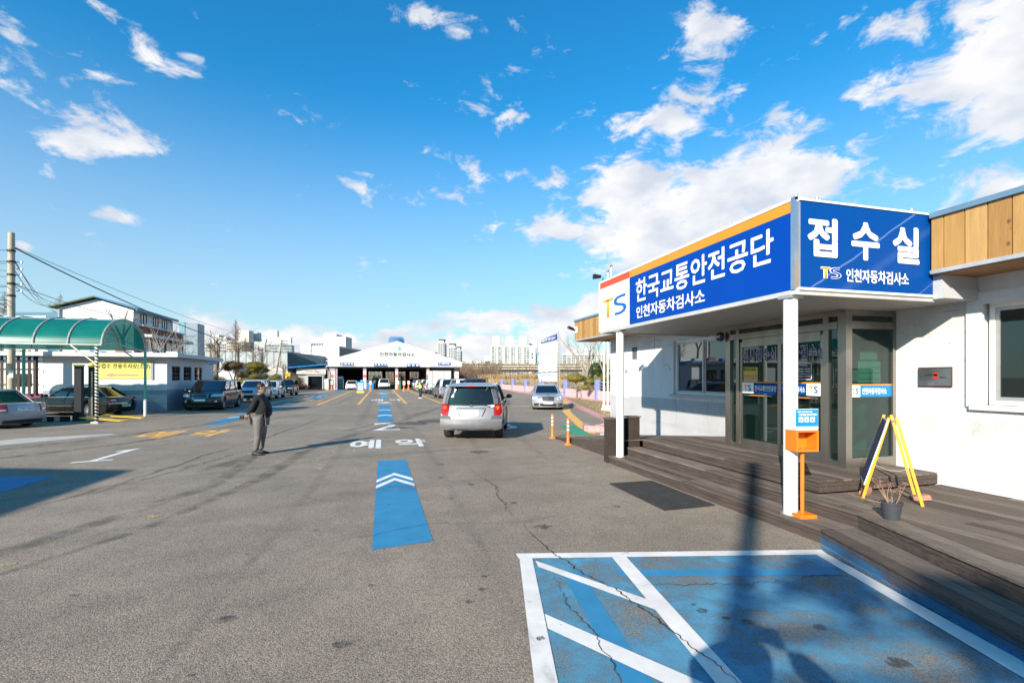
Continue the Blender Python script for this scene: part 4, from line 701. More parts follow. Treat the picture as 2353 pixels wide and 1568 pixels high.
def car(name,label,sp,x,y,head,group=None,tail_lit=False):
    """head: clockwise heading from the lane direction, degrees; x,y = centre of the car"""
    L,W,H=sp['L'],sp['W'],sp['H']; hl,hw=L/2,W/2; r=sp.get('R',.33); gc=sp.get('gc',.2); rear_y=-hl+sp['ro']; front_y=rear_y+sp['wb']
    t=thing(name,label,sp.get('cat','car'),(x,y,0),R(-head),group)
    PM=sp['paint']; GL=sp.get('glass',CG)
    fp,rp=sp['fp'],sp['rp']     # nose / tail setback by height
    def yf(x_,z): return hl-interp(fp,z)-sp.get('fr',.28)*(abs(x_)/hw)**3.2
    def yr(x_,z): return -hl+interp(rp,z)+sp.get('rr',.16)*(abs(x_)/hw)**4
    top=sp['top']; belt=sp['belt']
    def ztop(y_): return interp(top,(hl-y_)/L)
    def zb(y_):
        z=gc
        for wy in (front_y,rear_y):
            d=abs(y_-wy); ra=r+.055
            if d<ra: z=max(z,r+math.sqrt(ra*ra-d*d)-.0)
        return z
    ys=sorted(set([round(v,3) for v in np.linspace(-hl,hl,26)]+[round(wy+s*(r+.055)*math.cos(a),3) for wy in (front_y,rear_y) for a in np.linspace(0,math.pi/2,7) for s in (-1,1)]))
    def ring(y_):
        e=min(1,(hl-abs(y_))/.02); zt=ztop(y_); z0=zb(y_); zs=zt-.035; zm=max(z0+.02,.52*zs+.1); zm2=max(zm+.02,.80*zs+.05)
        zs=max(zs,zm2+.02)
        return [(0,z0),(hw*.80,z0),(hw*.955,z0+.015),(hw*.992,max(z0+.03,gc+.14)),(hw,max(z0+.045,zm)),(hw*.985,max(z0+.06,zm2)),(hw*.955,zs),(hw*.90,zs+.03),(hw*.55,zs+.05),(0,zs+.06)]
    rings=[]
    for y_ in ys:
        rg=ring(y_); f=(y_+hl)/L; half=[]
        for (a,z) in rg:
            lo,hi=yr(a,z),yf(a,z); yy=lo+(hi-lo)*f
            # keep the wheel arches where they are: blend the end curvature only near the ends
            wf=max(0,1-(1-f)*L/ sp.get('fo_blend',.9)); wr_=max(0,1-f*L/.7)
            yy=y_+wf*(hi-hl)+wr_*(lo+hl); half.append((a,yy,z))
        rings.append(half+[(-a,b_,c) for a,b_,c in half[-2:0:-1]])
    b=MB(); b.loft(rings,caps=False)
    n=len(rings[0])
    for rg,fy,flip in ((rings[0],yr,False),(rings[-1],yf,True)):
        prev=rg; cz=sum(p[2] for p in rg)/n
        for s in (.7,.35):
            nr=[(p[0]*s,fy(p[0]*s,cz+(p[2]-cz)*s),cz+(p[2]-cz)*s) for p in rg]; b.loft([prev,nr],caps=False); prev=nr
        b.poly(prev)
    o=b.build('body',PM,t,True,world=False)
    bmm=bmesh.new(); bmm.from_mesh(o.data); bmesh.ops.remove_doubles(bmm,verts=bmm.verts,dist=.002); bmesh.ops.recalc_face_normals(bmm,faces=bmm.faces); bmm.to_mesh(o.data); bmm.free(); autosmooth(o.data,42)
    # underbody + lower cladding
    LB(t,'underbody',BLK,-hw*.78,-hl+.35,gc-.03,hw*.78,hl-.35,gc+.12)
    # cabin -----------------------------------------------------------
    cb=sp['cab']; w0,w1=hw*.90,sp.get('wr',.70)*hw
    z0,z1=belt,H-.045
    def cring(h):
        z=z0+(z1-z0)*h; h=max(h,0); w=w0+(w1-w0)*(h**1.25); yfh=cb[0]+(cb[1]-cb[0])*h**.92; yrh=cb[3]+(cb[2]-cb[3])*(h**sp.get('rpow',.85))
        sy=[yfh+(yrh-yfh)*q for q in sp.get('pil',(0,.3,.62,1))]
        half=[(0,yfh+.16,z),(w*.5,yfh+.12,z),(w*.88,yfh+.02,z)]+[(w,y_,z) for y_ in (sy[0]-.06,sy[1],sy[2],sy[3]+.05)]+[(w*.90,yrh-.02,z),(w*.5,yrh-.07,z),(0,yrh-.09,z)]
        return half+[(-a,b_,c) for a,b_,c in half[-2:0:-1]]
    hs=[0,.25,.5,.75,.94]; cr_=[cring(h) for h in hs]; cr_[0]=[(p[0],p[1],p[2]-.05) for p in cr_[0]]
    MB().loft(cr_,caps=False).build('windows',GL,t,True,world=False)
    band=[cring(.93),cring(1.0)]; g=lambda rg,s,dz:[(p[0]*s,(p[1]-cy)*s+cy,p[2]+dz) for p in rg]
    cy=(cb[1]+cb[2])/2; b=MB(); e=[(p[0]*1.008,(p[1]-cy)*1.004+cy,p[2]) for p in band[0]]
    b.loft([e,g(band[1],1.0,.0),g(band[1],.93,.028),g(band[1],.75,.04),g(band[1],.4,.045)],caps=False); last=g(band[1],.4,.045); b.poly(last); b.build('roof',sp.get('roofm',PM),t,True,world=False)
    nn=len(cr_[0])
    def pillar(i,wd,m,nm='pillar',skip=0):
        for sgn in (1,-1):
            b=MB(); idx=i if sgn==1 else (nn-i)%nn
            pts=[Vector(cring(h)[idx]) for h in (-.06 if z0>.9 else -.05,.25,.5,.75,.95)]
            for p,q in zip(pts,pts[1:]):
                c=Vector((0,cy,p.z)); o1=(p-c); o1.z=0; o1=o1.normalized()*.008; b.beam(p+o1,q+o1,wd,.03,up=o1)
            b.build(nm,m,t,world=False)
    pillar(2,.09,PM); pillar(3,.05,PM); pillar(4,.07,BLK); 
    if sp.get('three',True): pillar(5,.08,BLK if not sp.get('cpaint') else PM)
    pillar(6,sp.get('dp',.13),PM); pillar(7,.10,PM)
    if sp.get('kind')!='sedan': pillar(7,.12,PM)
    # belt trim
    for s in (1,-1):
        b=MB(); a=cring(0.0); idx=[i if s==1 else (nn-i)%nn for i in (3,4,5,6)]; pts=[Vector(a[i])+Vector((s*.012,0,.012)) for i in idx]
        for p,q in zip(pts,pts[1:]): b.beam(p,q,.02,.03)
        b.build('belt_trim',sp.get('trim',BLK),t,world=False)
        if sp.get('rails'):
            a=cring(1.0); p,q=Vector(a[3 if s==1 else nn-3])+Vector((-s*.02,-.1,.07)),Vector(a[6 if s==1 else nn-6])+Vector((-s*.02,.1,.07)); b=MB(); b.beam(p,q,.03,.03); b.beam(p,p-Vector((0,0,.07)),.04,.04); b.beam(q,q-Vector((0,0,.07)),.04,.04); b.build('roof_rail',sp['rails'],t,world=False)
    # door seams & handles
    zt=belt-.03
    ysm=[cring(0)[3][1]+.02,cring(0)[4][1],cring(0)[5][1]]
    for s in (1,-1):
        b=MB()
        for q in ysm:
            if zb(q)>gc+.05: q=q-.0
            b.box(s*hw*.93,q-.006,max(gc+.08,zb(q)+.03),s*(hw*1.001+.003),q+.006,.62*zt+.2); b.box(s*hw*.90,q-.006,.62*zt+.2,s*(hw*.985+.003),q+.006,zt)
        b.build('door_seams',BLK,t,world=False)
        for q in ysm[1:]: 
            MB().box(s*hw*.96,q+.08,zt-.14,s*(hw*.99+.03),q+.28,zt-.11).build('door_handle',sp.get('handle',PM),t,world=False)
        b=MB(); b.ell((s*(hw+.10),cring(0)[3][1]-.12,belt+.10),(.11,.055,.075),12,8); b.box(s*hw*.9,cring(0)[3][1]-.14,belt+.02,s*(hw+.06),cring(0)[3][1]-.09,belt+.06); b.build('side_mirror',sp.get('mir',PM),t,True,world=False)
        if sp.get('clad'): 
            MB().box(s*hw*.97,rear_y+r+.08,gc+.0,s*(hw+.012),front_y-r-.08,gc+.20).build('side_cladding',sp['clad'],t,world=False)
    # patches on the ends
    def patch(nm,m,fy,xa,xb,za,zb_,out=.014,skew=0,nx=5,nz=3):
        b=MB(); sg=1 if fy is yf else -1; V_=[]
        for k,oo in enumerate((out,-.03)):
            for j in range(nz+1):
                for i in range(nx+1):
                    u=i/nx; v=j/nz; xx=xa+(xb-xa)*u+skew*v; z=za+(zb_-za)*v; xx2=max(-hw*.998,min(hw*.998,xx)); V_.append((xx2*(1.006 if abs(xx2)>hw*.9 else 1),fy(xx2,z)+sg*oo,z))
        m_=(nx+1)*(nz+1); F_=[]
        for j in range(nz):
            for i in range(nx): a=j*(nx+1)+i; F_.append((a,a+1,a+nx+2,a+nx+1)); F_.append((m_+a,m_+a+nx+1,m_+a+nx+2,m_+a+1))
        edge=[i for i in range(nx+1)]+[j*(nx+1)+nx for j in range(1,nz+1)]+[nz*(nx+1)+i for i in range(nx-1,-1,-1)]+[j*(nx+1) for j in range(nz-1,0,-1)]
        for a,c in zip(edge,edge[1:]+edge[:1]): F_.append((a,c,m_+c,m_+a))
        b.add(V_,F_); return b.build(nm,m,t,True,world=False)
    for q in sp['front']:
        nm,m,xa,xb,za,zb_=q[:6]; sk=q[6] if len(q)>6 else 0
        if q[0] in ('headlight','fog_lamp','bumper_vent'):
            patch(nm,m,yf,xa*hw,xb*hw,za,zb_,skew=sk*hw); patch(nm,m,yf,-xa*hw,-xb*hw,za,zb_,skew=-sk*hw)
        else: patch(nm,m,yf,xa*hw,xb*hw,za,zb_,.02 if nm!='licence_plate' else .035)
    for q in sp['rear']:
        nm,m,xa,xb,za,zb_=q[:6]; sk=q[6] if len(q)>6 else 0
        if q[0] in ('tail_light','reversing_light','reflector','bumper_corner'):
            patch(nm,m,yr,xa*hw,xb*hw,za,zb_,skew=sk*hw); patch(nm,m,yr,-xa*hw,-xb*hw,za,zb_,skew=-sk*hw)
        else: patch(nm,m,yr,xa*hw,xb*hw,za,zb_,{'licence_plate':.03,'bumper':.05,'bumper_step':.06}.get(nm,.018))
    # interior
    for yy in (cb[0]-.75,cb[0]-1.65):
        for xx in (-.36,.36): 
            b=MB(); b.box(xx-.23,yy-.1,.5,xx+.23,yy+.05,belt+.1); b.box(xx-.12,yy-.08,belt+.1,xx+.12,yy+.0,belt+.28); b.build('seat',SEAT,t,world=False)
    # wheels
    ty,rm_=wheel_data(r,sp.get('tw',.22),spokes=sp.get('spokes',5))
    for wy in (front_y,rear_y):
        for s in (1,-1):
            w=part('wheel',None,t,(s*(hw-.13),wy,r),(0,0,0 if s==1 else math.pi)); part('tyre',ty,w); part('rim',rm_,w)
    b=MB()
    for wy in (front_y,rear_y): b.box(-hw*.75,wy-r-.05,.25,hw*.75,wy+r+.05,r*2+.02)
    b.build('wheel_housing',BLK,t,world=False)
    return t,yr,yf,cring
SILVER=paint('silver',(.21,.215,.225),.15,.42); WHT=paint('white',(.56,.57,.58)); BLACKP=paint('black',(.006,.007,.007),.0,.14,.3); DGREY=paint('dark_slate',(.012,.012,.014),.0,.16,.4); GBLUE=paint('grey_blue',(.17,.20,.24),.4); NAVYP=paint('navy',(.015,.03,.09),.2); LSIL=paint('light_silver',(.29,.31,.34),.2,.42)
def suv(**k):
    d=dict(kind='suv',L=4.57,W=1.86,H=1.73,wb=2.71,ro=.97,R=.37,gc=.30,paint=SILVER,belt=1.14,top=[(0,.90),(.05,1.02),(.24,1.13),(.9,1.16),(1,1.14)],cab=(.95,.30,-2.02,-2.15),fp=[(.2,.12),(.45,0),(.75,.03),(1.0,.2)],rp=[(.3,.06),(.45,0),(.68,.02),(.78,.09),(1.1,.13)],fr=.24,rr=.13,wr=.72,tw=.25,clad=CGREY,pil=(0,.30,.62,.96),
        front=[('headlight',CLR,.55,.97,.72,.9,0),('grille',BLK,-.4,.4,.68,.88),('bumper',CGREY,-.98,.98,.34,.56),('licence_plate',PLT,-.28,.28,.45,.57),('fog_lamp',CLR,.6,.8,.42,.5)],
        rear=[('tail_light',RED,.74,.99,.74,1.06),('licence_plate',PLT,-.28,.28,.78,.92),('bumper',CGREY,-.98,.98,.36,.60)],rails=BLK)
    d.update(k); return d
def sedan(**k):
    d=dict(kind='sedan',L=4.6,W=1.80,H=1.46,wb=2.7,ro=1.0,R=.32,gc=.17,paint=WHT,belt=.92,top=[(0,.68),(.05,.78),(.28,.93),(.80,.95),(.97,.93),(1,.90)],cab=(.95,.20,-1.15,-1.78),fp=[(.2,.1),(.45,0),(.7,.08),(.9,.25)],rp=[(.2,.12),(.45,0),(.7,.03),(.95,.1)],fr=.34,rr=.2,wr=.72,tw=.21,pil=(0,.36,.72,.97),rpow=.8,
        front=[('headlight',CLR,.52,.96,.58,.74,0),('grille',BLK,-.34,.34,.52,.70),('licence_plate',PLT,-.28,.28,.38,.50),('lower_grille',BLK,-.55,.55,.22,.34)],
        rear=[('tail_light',RED,.66,.98,.66,.84),('licence_plate',PLT,-.3,.3,.55,.68),('lower_valance',BLK,-.7,.7,.19,.3)],cpaint=True)
    d.update(k); return d
# ---- the silver SUV in the middle of the yard
sx_,sy_=3.19,16.33
suvspec=suv(paint=SILVER,roofm=SILVER,mir=BLK,handle=SILVER,gc=.33,R=.365,front=[('headlight',CLR,.55,.97,.72,.9,0),('grille',BLK,-.4,.4,.68,.88)],
  rear=[('bumper',CGREY,-1.0,1.0,.38,.66),('bumper_step',mat('bumper_paint',(.20,.20,.21),.35,.5),-.985,.985,.42,.60),('bumper_corner',mat('dark_cladding',(.09,.09,.095),.6),.66,1.0,.66,.80),('tail_light',RED,.74,1.0,.76,1.12,-.03),('reversing_light',CLR,.76,.97,.80,.87,0),('licence_plate',PLT,-.24,.24,.755,.925),('plate_bar',CHR,-.40,.40,.955,.972)],rails=None,dp=.16)
suvt,syr,syf,scr=car('silver_suv','silver sport utility vehicle with lit brake lights driving away, nearest car in the yard',suvspec,sx_,sy_,17)
yb=-2.285
def rp_(nm,m,x0,x1,z0,z1,d=.0,e=.02): return LB(suvt,nm,m,x0,syr(0,z1)-d-e,z0,x1,syr(0,z1)-d+.03,z1)
b=MB(); yq=syr(.3,.95)-.022
for p,q in (((-.44,.985),(.44,.985)),((-.44,.985),(-.33,.735)),((.44,.985),(.33,.735)),((-.62,.655),(.62,.655)),((-.62,.655),(-.70,.78)),((.62,.655),(.70,.78))): b.beam((p[0],syr(p[0],p[1])-.012,p[1]),(q[0],syr(q[0],q[1])-.012,q[1]),.012,.014,up=(0,1,0))
b.build('tailgate_seam',BLK,suvt,world=False)
# rear window frame, spoiler, wiper, badge, sticker, high brake lamp
for s in (-1,1):
    for k in range(16):
        a=2*math.pi*k/16
        c=Vector((s*.80,syr(.80,1.0)-.03,1.0)); MB().beam(c+Vector((.022*math.cos(a),0,.022*math.sin(a))),c+Vector((.075*math.cos(a),0,.075*math.sin(a))),.008,.006,up=(0,1,0)).build('lamp_spoke',REDL,suvt,world=False) if k%2==0 else None
    MB().lathe([(0,0),(.05,0),(.05,.01),(0,.01)],(s*.80,syr(.80,1.0)-.026,1.0),16,'y').build('brake_lamp',REDL,suvt,world=False)
b=MB(); b.loft([[(-.70,-2.02,1.655),(.70,-2.02,1.655),(.70,-2.02,1.70),(-.70,-2.02,1.70)],[(-.66,-2.26,1.64),(.66,-2.26,1.64),(.66,-2.26,1.665),(-.66,-2.26,1.665)]]); b.build('spoiler',SILVER,suvt,world=False)
LB(suvt,'high_brake_light',REDL,-.11,-2.275,1.640,.11,-2.262,1.662)
for s in (-1,1): LB(suvt,'window_hinge',BLK,s*.50-.025,-2.262,1.55,s*.50+.025,-2.20,1.65)
text('KIA',(-.05,syr(0,1.06)-.032,1.035),rt,up,.10,.035,BLK,suvt,.03,'badge_lettering',.001,world=False); MB().lathe([(0,0),(.058,0),(.064,.008),(0,.012)],(0,syr(0,1.05)-.012,0),20,'y').build('badge',CHR,suvt,world=False)
bd=[c for c in suvt.children if c.name.startswith('badge') and 'letter' not in c.name][0]; bd.scale=(1,1,.55); bd.location=(0,-.012,1.053)
LB(suvt,'sticker',WH,.49,syr(.5,1.12)-.026,1.02,.70,syr(.5,1.12)-.0,1.12); LB(suvt,'sticker',mat('sticker_navy',(.02,.03,.25),.5),.49,syr(.5,1.12)-.029,1.02,.59,syr(.5,1.12)-.0,1.12); text('DPF',(.50,syr(.5,1.12)-.030,1.05),rt,up,.08,.04,WH,suvt,.04,'sticker_lettering',.001,world=False)
b=MB(); b.beam((0,-2.245,1.155),(0,-2.26,1.20),.05,.03); b.beam((-.13,-2.255,1.165),(.22,-2.24,1.195),.015,.015); b.build('rear_wiper',BLK,suvt,world=False)
b=MB(); b.cyl((-.45,-2.1,.30),(-.45,-2.25,.30),.03); b.build('exhaust',STEEL,suvt,world=False); b=MB(); b.cyl((0,-1.7,1.76),(0,-1.95,1.86),.01,.004); b.build('antenna',BLK,suvt,world=False)
LB(suvt,'parcel_shelf',mat('beige',(.42,.38,.3),.9),-.6,-2.0,1.0,.6,-1.7,1.10)
# ---- silver saloon facing us
bz=sedan(L=4.87,W=1.85,H=1.47,wb=2.87,ro=1.13,paint=LSIL,R=.33,gc=.17,top=[(0,.70),(.05,.82),(.3,.96),(.80,.98),(.97,.98),(1,.94)],belt=.95,cab=(.85,.15,-1.3,-1.95),
 front=[('headlight',CLR,.56,.82,.60,.80,.04),('headlight',CLR,.80,.99,.60,.78,.0),('grille',BLK,-.37,.37,.55,.79),('lower_grille',BLK,-.5,.5,.26,.38),('bumper_vent',BLK,.60,.90,.24,.40),('fog_lamp',CHR,.60,.88,.30,.345),('licence_plate',PLT,-.30,.30,.36,.47),('sill_chrome',CHR,-.8,.8,.17,.19)],glass=CGD)
bt,byr,byf,bcr=car('silver_saloon','silver saloon with a broad slatted grille coming towards the camera',bz,9.98,28.75,196.5)
for z in (.58,.63,.68,.73,.78): b=MB(); b.beam((-.34,byf(.34,z)+.03,z),(0,byf(0,z)+.035,z),.012,.02); b.beam((.34,byf(.34,z)+.03,z),(0,byf(0,z)+.035,z),.012,.02); b.build('grille_slat',CHR,bt,world=False)
MB().lathe([(.035,0),(.04,0),(.04,.006),(.035,.006)],(0,byf(0,.82)-.05,.90),14,'y').build('bonnet_ornament',CHR,bt,world=False); LB(bt,'grille_bar',CHR,-.008,byf(0,.7)+.02,.56,.008,byf(0,.7)+.04,.79)
for s in (-1,1): 
    for q in (.64,.86): MB().ell((s*q*.925,byf(q*.925,.70)+.012,.70),(.075,.03,.06),12,8).build('lamp_lens',CHR,bt,True,world=False)
# ---- parked row on the left (all facing us)
PK='cars parked nose-out along the left side'
mv=suv(kind='van',L=5.1,W=1.98,H=1.74,wb=3.06,ro=1.1,R=.35,gc=.2,paint=DGREY,belt=1.08,top=[(0,.88),(.04,.98),(.2,1.10),(.9,1.12),(1,1.1)],cab=(1.55,.60,-2.3,-2.42),fr=.42,wr=.78,clad=None,trim=CHR,glass=CGD,spokes=10,
 front=[('headlight',CLR,.52,.97,.80,.96,.04),('grille',BLK,-.45,.45,.78,.94),('grille_frame',CHR,-.47,.47,.935,.955),('grille_frame',CHR,-.44,.44,.765,.785),('licence_plate',mat('plate_green',(.55,.72,.66),.5),-.28,.28,.56,.68),('bumper_vent',BLK,.62,.92,.48,.64),('fog_lamp',CLR,.70,.82,.50,.60),('lower_grille',BLK,-.58,.58,.30,.45),('lower_trim',CHR,-.66,.66,.27,.29)],rails=BLK)
mt,_,mf,_=car('dark_minivan','dark slate minivan with a chrome grille parked beside the white kiosk',mv,-10.05,33.35,180,PK)
for z in (.80,.83,.86,.89,.92): b=MB(); b.beam((-.42,mf(.42,z)+.028,z),(.42,mf(.42,z)+.028,z),.010,.01); b.build('grille_slat',CHR,mt,world=False)
wsuv=suv(L=4.8,W=1.89,H=1.72,wb=2.8,ro=1.05,paint=WHT,glass=CGD,clad=None,fr=.34,front=[('headlight',CLR,.56,.97,.80,.94,.05),('grille',BLK,-.42,.42,.72,.90),('lower_grille',BLK,-.7,.7,.36,.56),('licence_plate',PLT,-.28,.28,.56,.67)],rails=BLK,spokes=10)
car('white_suv','white sport utility vehicle parked second from the kiosk, half behind the standing man',wsuv,-10.12,43.15,180,PK)
wsm=suv(L=4.45,W=1.85,H=1.64,wb=2.67,ro=.9,paint=WHT,glass=CGD,clad=None,fr=.36,belt=1.0,top=[(0,.80),(.05,.95),(.24,1.02),(.9,1.04),(1,1.02)],front=[('headlight',CLR,.58,.97,.82,.95,.04),('grille',BLK,-.38,.38,.62,.78),('fog_lamp',CLR,.66,.86,.40,.54),('lower_grille',BLK,-.5,.5,.33,.46),('licence_plate',PLT,-.28,.28,.50,.60)],rails=None,spokes=10)
car('white_crossover','white compact crossover parked between the white and the black sport utility vehicles',wsm,-10.05,48.5,180,PK)
bsv=suv(L=4.78,W=1.88,H=1.69,wb=2.78,ro=1.0,paint=BLACKP,glass=CG,clad=None,fr=.34,front=[('headlight',CLR,.58,.97,.76,.88,.04),('grille',BLK,-.42,.42,.70,.86),('lower_grille',BLK,-.6,.6,.34,.5),('fog_lamp',CHR,.66,.86,.40,.48),('licence_plate',PLT,-.28,.28,.54,.64)],rails=CHR,spokes=10)
car('black_suv','black sport utility vehicle at the far end of the parked row',bsv,-10.05,55.75,180,PK)
# ---- black saloon side-on under the green canopy, silver one at the left edge
bs=sedan(L=5.0,W=1.86,H=1.44,wb=2.93,ro=1.15,paint=BLACKP,R=.345,trim=CHR,spokes=16,glass=CG,dp=.16,front=[('headlight',CLR,.55,.97,.6,.72,0),('grille',CHR,-.3,.3,.55,.72)],rear=[('tail_light',RED,.58,.99,.66,.82),('reversing_light',CLR,.6,.85,.75,.81),('licence_plate',mat('plate_greenish',(.35,.55,.45),.5),-.28,.28,.42,.55),('bumper_rub',CHR,-.95,.95,.60,.615)],cab=(.85,.15,-1.2,-1.95))
bst,_,_,_=car('black_saloon','black saloon with chrome side trim parked side-on under the green canopy',bs,-15.15,29.6,286)
for s in (-1,1): LB(bst,'side_moulding',CHR,s*.93-.004,-1.0,.50,s*.93+.008,1.15,.515); LB(bst,'side_moulding',CHR,s*.925-.004,-1.0,.20,s*.925+.008,1.0,.215)
ss=sedan(L=4.7,W=1.78,paint=LSIL,rear=[('tail_light',RED,.62,.99,.62,.92),('reversing_light',CLR,.68,.92,.67,.73),('licence_plate',PLT,-.3,.3,.66,.78),('boot_chrome',CHR,-.34,.34,.815,.832),('lower_valance',BLK,-.75,.75,.19,.32)])
sst,yy_,_,_=car('silver_saloon','silver saloon cut off by the left edge of the photo, parked beside the green canopy',ss,-15.25,23.2,292)
text('1354 1443',(-.22,yy_(0,.72)-.034,.69),rt,up,.44,.07,mat('plate_digit',(.12,.13,.14),.5),sst,.02,'plate_digits',.001,world=False)
# ---- cars at the station and the queue
QG='cars queueing for lane 3'
car('white_saloon','white saloon waiting at the mouth of inspection bay 1',sedan(paint=WHT,rear=[('tail_light',RED,.62,.99,.70,.84),('licence_plate',PLT,-.3,.3,.42,.54),('reflector',RED,.75,.92,.36,.41),('lower_valance',BLK,-.7,.7,.19,.28)],spokes=10),-4.7,79.8,1)
car('grey_saloon','grey saloon inside inspection bay 1 ahead of the white saloon',sedan(paint=GBLUE),-4.0,87,2)
car('white_suv','white sport utility vehicle inside inspection bay 2 with a roof rack',suv(paint=WHT,clad=None,rear=[('tail_light',RED,.58,.98,.88,.98),('licence_plate',PLT,-.28,.28,.72,.84),('bumper',BLK,-.9,.9,.34,.50),('reflector',RED,.72,.94,.54,.58)],spokes=10),.15,82.9,0)
r_lo=[('tail_light',RED,.72,.99,.74,1.04),('licence_plate',PLT,-.28,.28,.76,.9),('bumper',BLK,-.98,.98,.34,.54)]
lampr=[('tail_light',RED,.66,.95,.86,1.06),('reversing_light',CLR,.72,.9,.80,.86),('licence_plate',PLT,-.28,.28,.60,.72),('bumper',CGREY,-.98,.98,.36,.56)]
car('silver_suv','light silver sport utility vehicle at the head of the lane 3 queue inside the bay',suv(paint=SILVER,clad=None,rear=r_lo),5.3,88.5,0,QG)
car('navy_hatchback','dark navy hatchback second in the lane 3 queue at the pillar',suv(L=4.2,W=1.75,H=1.6,wb=2.6,ro=.75,paint=NAVYP,clad=None,rear=r_lo,R=.31,gc=.2),5.25,77.6,-1,QG)
car('white_compact','white compact car with red side lettering, behind the navy hatchback',suv(L=4.0,W=1.72,H=1.55,wb=2.5,ro=.7,paint=WHT,clad=None,rear=r_lo,R=.30,gc=.2,belt=.98),5.2,70.6,-1,QG)
car('white_hatchback','white tall hatchback with red tail lights next to the vest-wearing attendant',suv(L=4.2,W=1.78,H=1.66,paint=WHT,clad=None,rear=[('tail_light',RED,.74,.99,.62,1.04),('licence_plate',PLT,-.28,.28,.72,.86),('bumper',BLK,-.9,.9,.3,.45)],wb=2.6,ro=.8),5.45,63.9,-1,QG)
car('grey_suv','dark grey-blue sport utility vehicle just ahead of the box truck',suv(paint=GBLUE,rear=[('tail_light',RED,.76,.99,.70,1.04),('licence_plate',PLT,-.28,.28,.76,.9),('bumper',BLK,-.98,.98,.34,.54)],spokes=6),5.55,57.9,-1,QG)
car('grey_suv','grey-blue boxy sport utility vehicle directly behind the box truck',suv(paint=GBLUE,H=1.78,mir=paint('teal_mirror',(.10,.26,.32)),rear=[('tail_light',RED,.78,.99,.70,.92),('licence_plate',PLT,-.28,.28,.76,.9),('bumper',CGREY,-.98,.98,.34,.54)],spokes=6),5.75,45.6,-2,QG)
car('white_suv','white sport utility vehicle with round red lamps last in the lane 3 queue',suv(paint=WHT,H=1.8,rear=lampr,clad=CGREY,spokes=6,belt=1.12,top=[(0,.9),(.05,1.02),(.24,1.12),(.9,1.14),(1,1.12)]),6.25,39.6,-4,QG)
# box truck
tr=thing('box_truck','small lorry with a tall plain white cargo box in the lane 3 queue','truck',(5.95,53.4,0),R(1),QG)
LB(tr,'cargo_box',mat('box_white',(.74,.74,.70),.6,var=.06),-.98,-2.3,.85,.98,1.5,2.62); 
for a in ((-1.0,-2.33,.82,-.94,-2.28,2.65),(.94,-2.33,.82,1.0,-2.28,2.65),(-1.0,-2.33,2.6,1.0,-2.28,2.66),(-.02,-2.33,.85,.02,-2.3,2.6),(-1.0,-2.33,.8,1.0,-2.28,.87)): LB(tr,'door_frame',ALU,*a)
for xx in (-.2,.2): MB().cyl((xx,-2.35,.9),(xx,-2.35,2.58),.018).build('lock_rod',STEEL,tr,world=False)
LB(tr,'chassis',BLK,-.45,-2.1,.55,.45,2.2,.82); LB(tr,'rear_bumper',BLK,-.9,-2.25,.42,.9,-2.15,.55)
b=MB(); b.loft([[(-.87,1.55,.5),(.87,1.55,.5),(.87,1.55,1.95),(-.87,1.55,1.95)],[(-.87,2.6,.5),(.87,2.6,.5),(.85,2.35,1.95),(-.85,2.35,1.95)]]); b.build('cab',WHT,tr,world=False); LB(tr,'windscreen',CGD,-.8,2.42,1.2,.8,2.52,1.85); LB(tr,'side_window',CGD,-.885,1.75,1.25,.885,2.25,1.8)
for s in (-1,1): LB(tr,'tail_light',RED,s*.8-.1,-2.27,.58,s*.8+.0,-2.24,.7); LB(tr,'tail_light',AMB,s*.8,-2.27,.58,s*.8+.1,-2.24,.7)
ty,rm_=wheel_data(.33,.22)
for wy in (-1.3,1.75):
    for s in (-1,1): w=part('wheel',None,tr,(s*.78,wy,.33),(0,0,0 if s>0 else math.pi)); part('tyre',ty,w); part('rim',rm_,w)
# navy pickup seen over the SUV
pk_,_,_,_=car('navy_pickup','navy light truck with a rear cab guard ahead of the silver sport utility vehicle',suv(paint=NAVYP,L=4.8,W=1.74,H=1.84,wb=2.7,ro=1.1,belt=1.2,top=[(0,1.1),(.04,1.2),(.24,1.25),(.9,1.1),(1,1.08)],cab=(2.0,1.6,.7,.6),fr=.1,rear=[('tail_light',RED,.76,.97,.7,.85),('licence_plate',PLT,-.28,.28,.6,.72)],clad=None,wr=.86,cat='truck',rails=None),6.45,33.4,2)
b=MB()
for z in (1.35,1.5,1.65,1.8): b.cyl((-.8,.4,z),(.8,.4,z),.018)
for xx in (-.8,-.4,0,.4,.8): b.cyl((xx,.4,1.1),(xx,.4,1.84),.02)
b.build('cab_guard',NAVYP,pk_,world=False)
# ================================================================== PEOPLE
def skin_data(nodes,edges,sub=2,name='body'):
    """nodes: list of (pos, rx, ry); grown with a Skin modifier and subdivided"""
    me=bpy.data.meshes.new(name); me.from_pydata([n[0] for n in nodes],edges,[]); ob=bpy.data.objects.new(name,me); COL.objects.link(ob)
    m=ob.modifiers.new('s','SKIN'); sv=me.skin_vertices[0].data
    for i,n in enumerate(nodes): sv[i].radius=(n[1],n[2]); sv[i].use_root=(i==0)
    s=ob.modifiers.new('u','SUBSURF'); s.levels=sub; s.render_levels=sub
    dg=bpy.context.evaluated_depsgraph_get(); d=bpy.data.meshes.new_from_object(ob.evaluated_get(dg)); bpy.data.objects.remove(ob)
    for p in d.polygons: p.use_smooth=True
    d.name=name; return d
SKIN=mat('skin',(.42,.23,.15),.55,var=.08); HAIR=mat('hair_black',(.012,.010,.010),.6,var=.3,scale=60)
def lerp(a,b,t): return tuple(a[i]+(b[i]-a[i])*t for i in range(3))
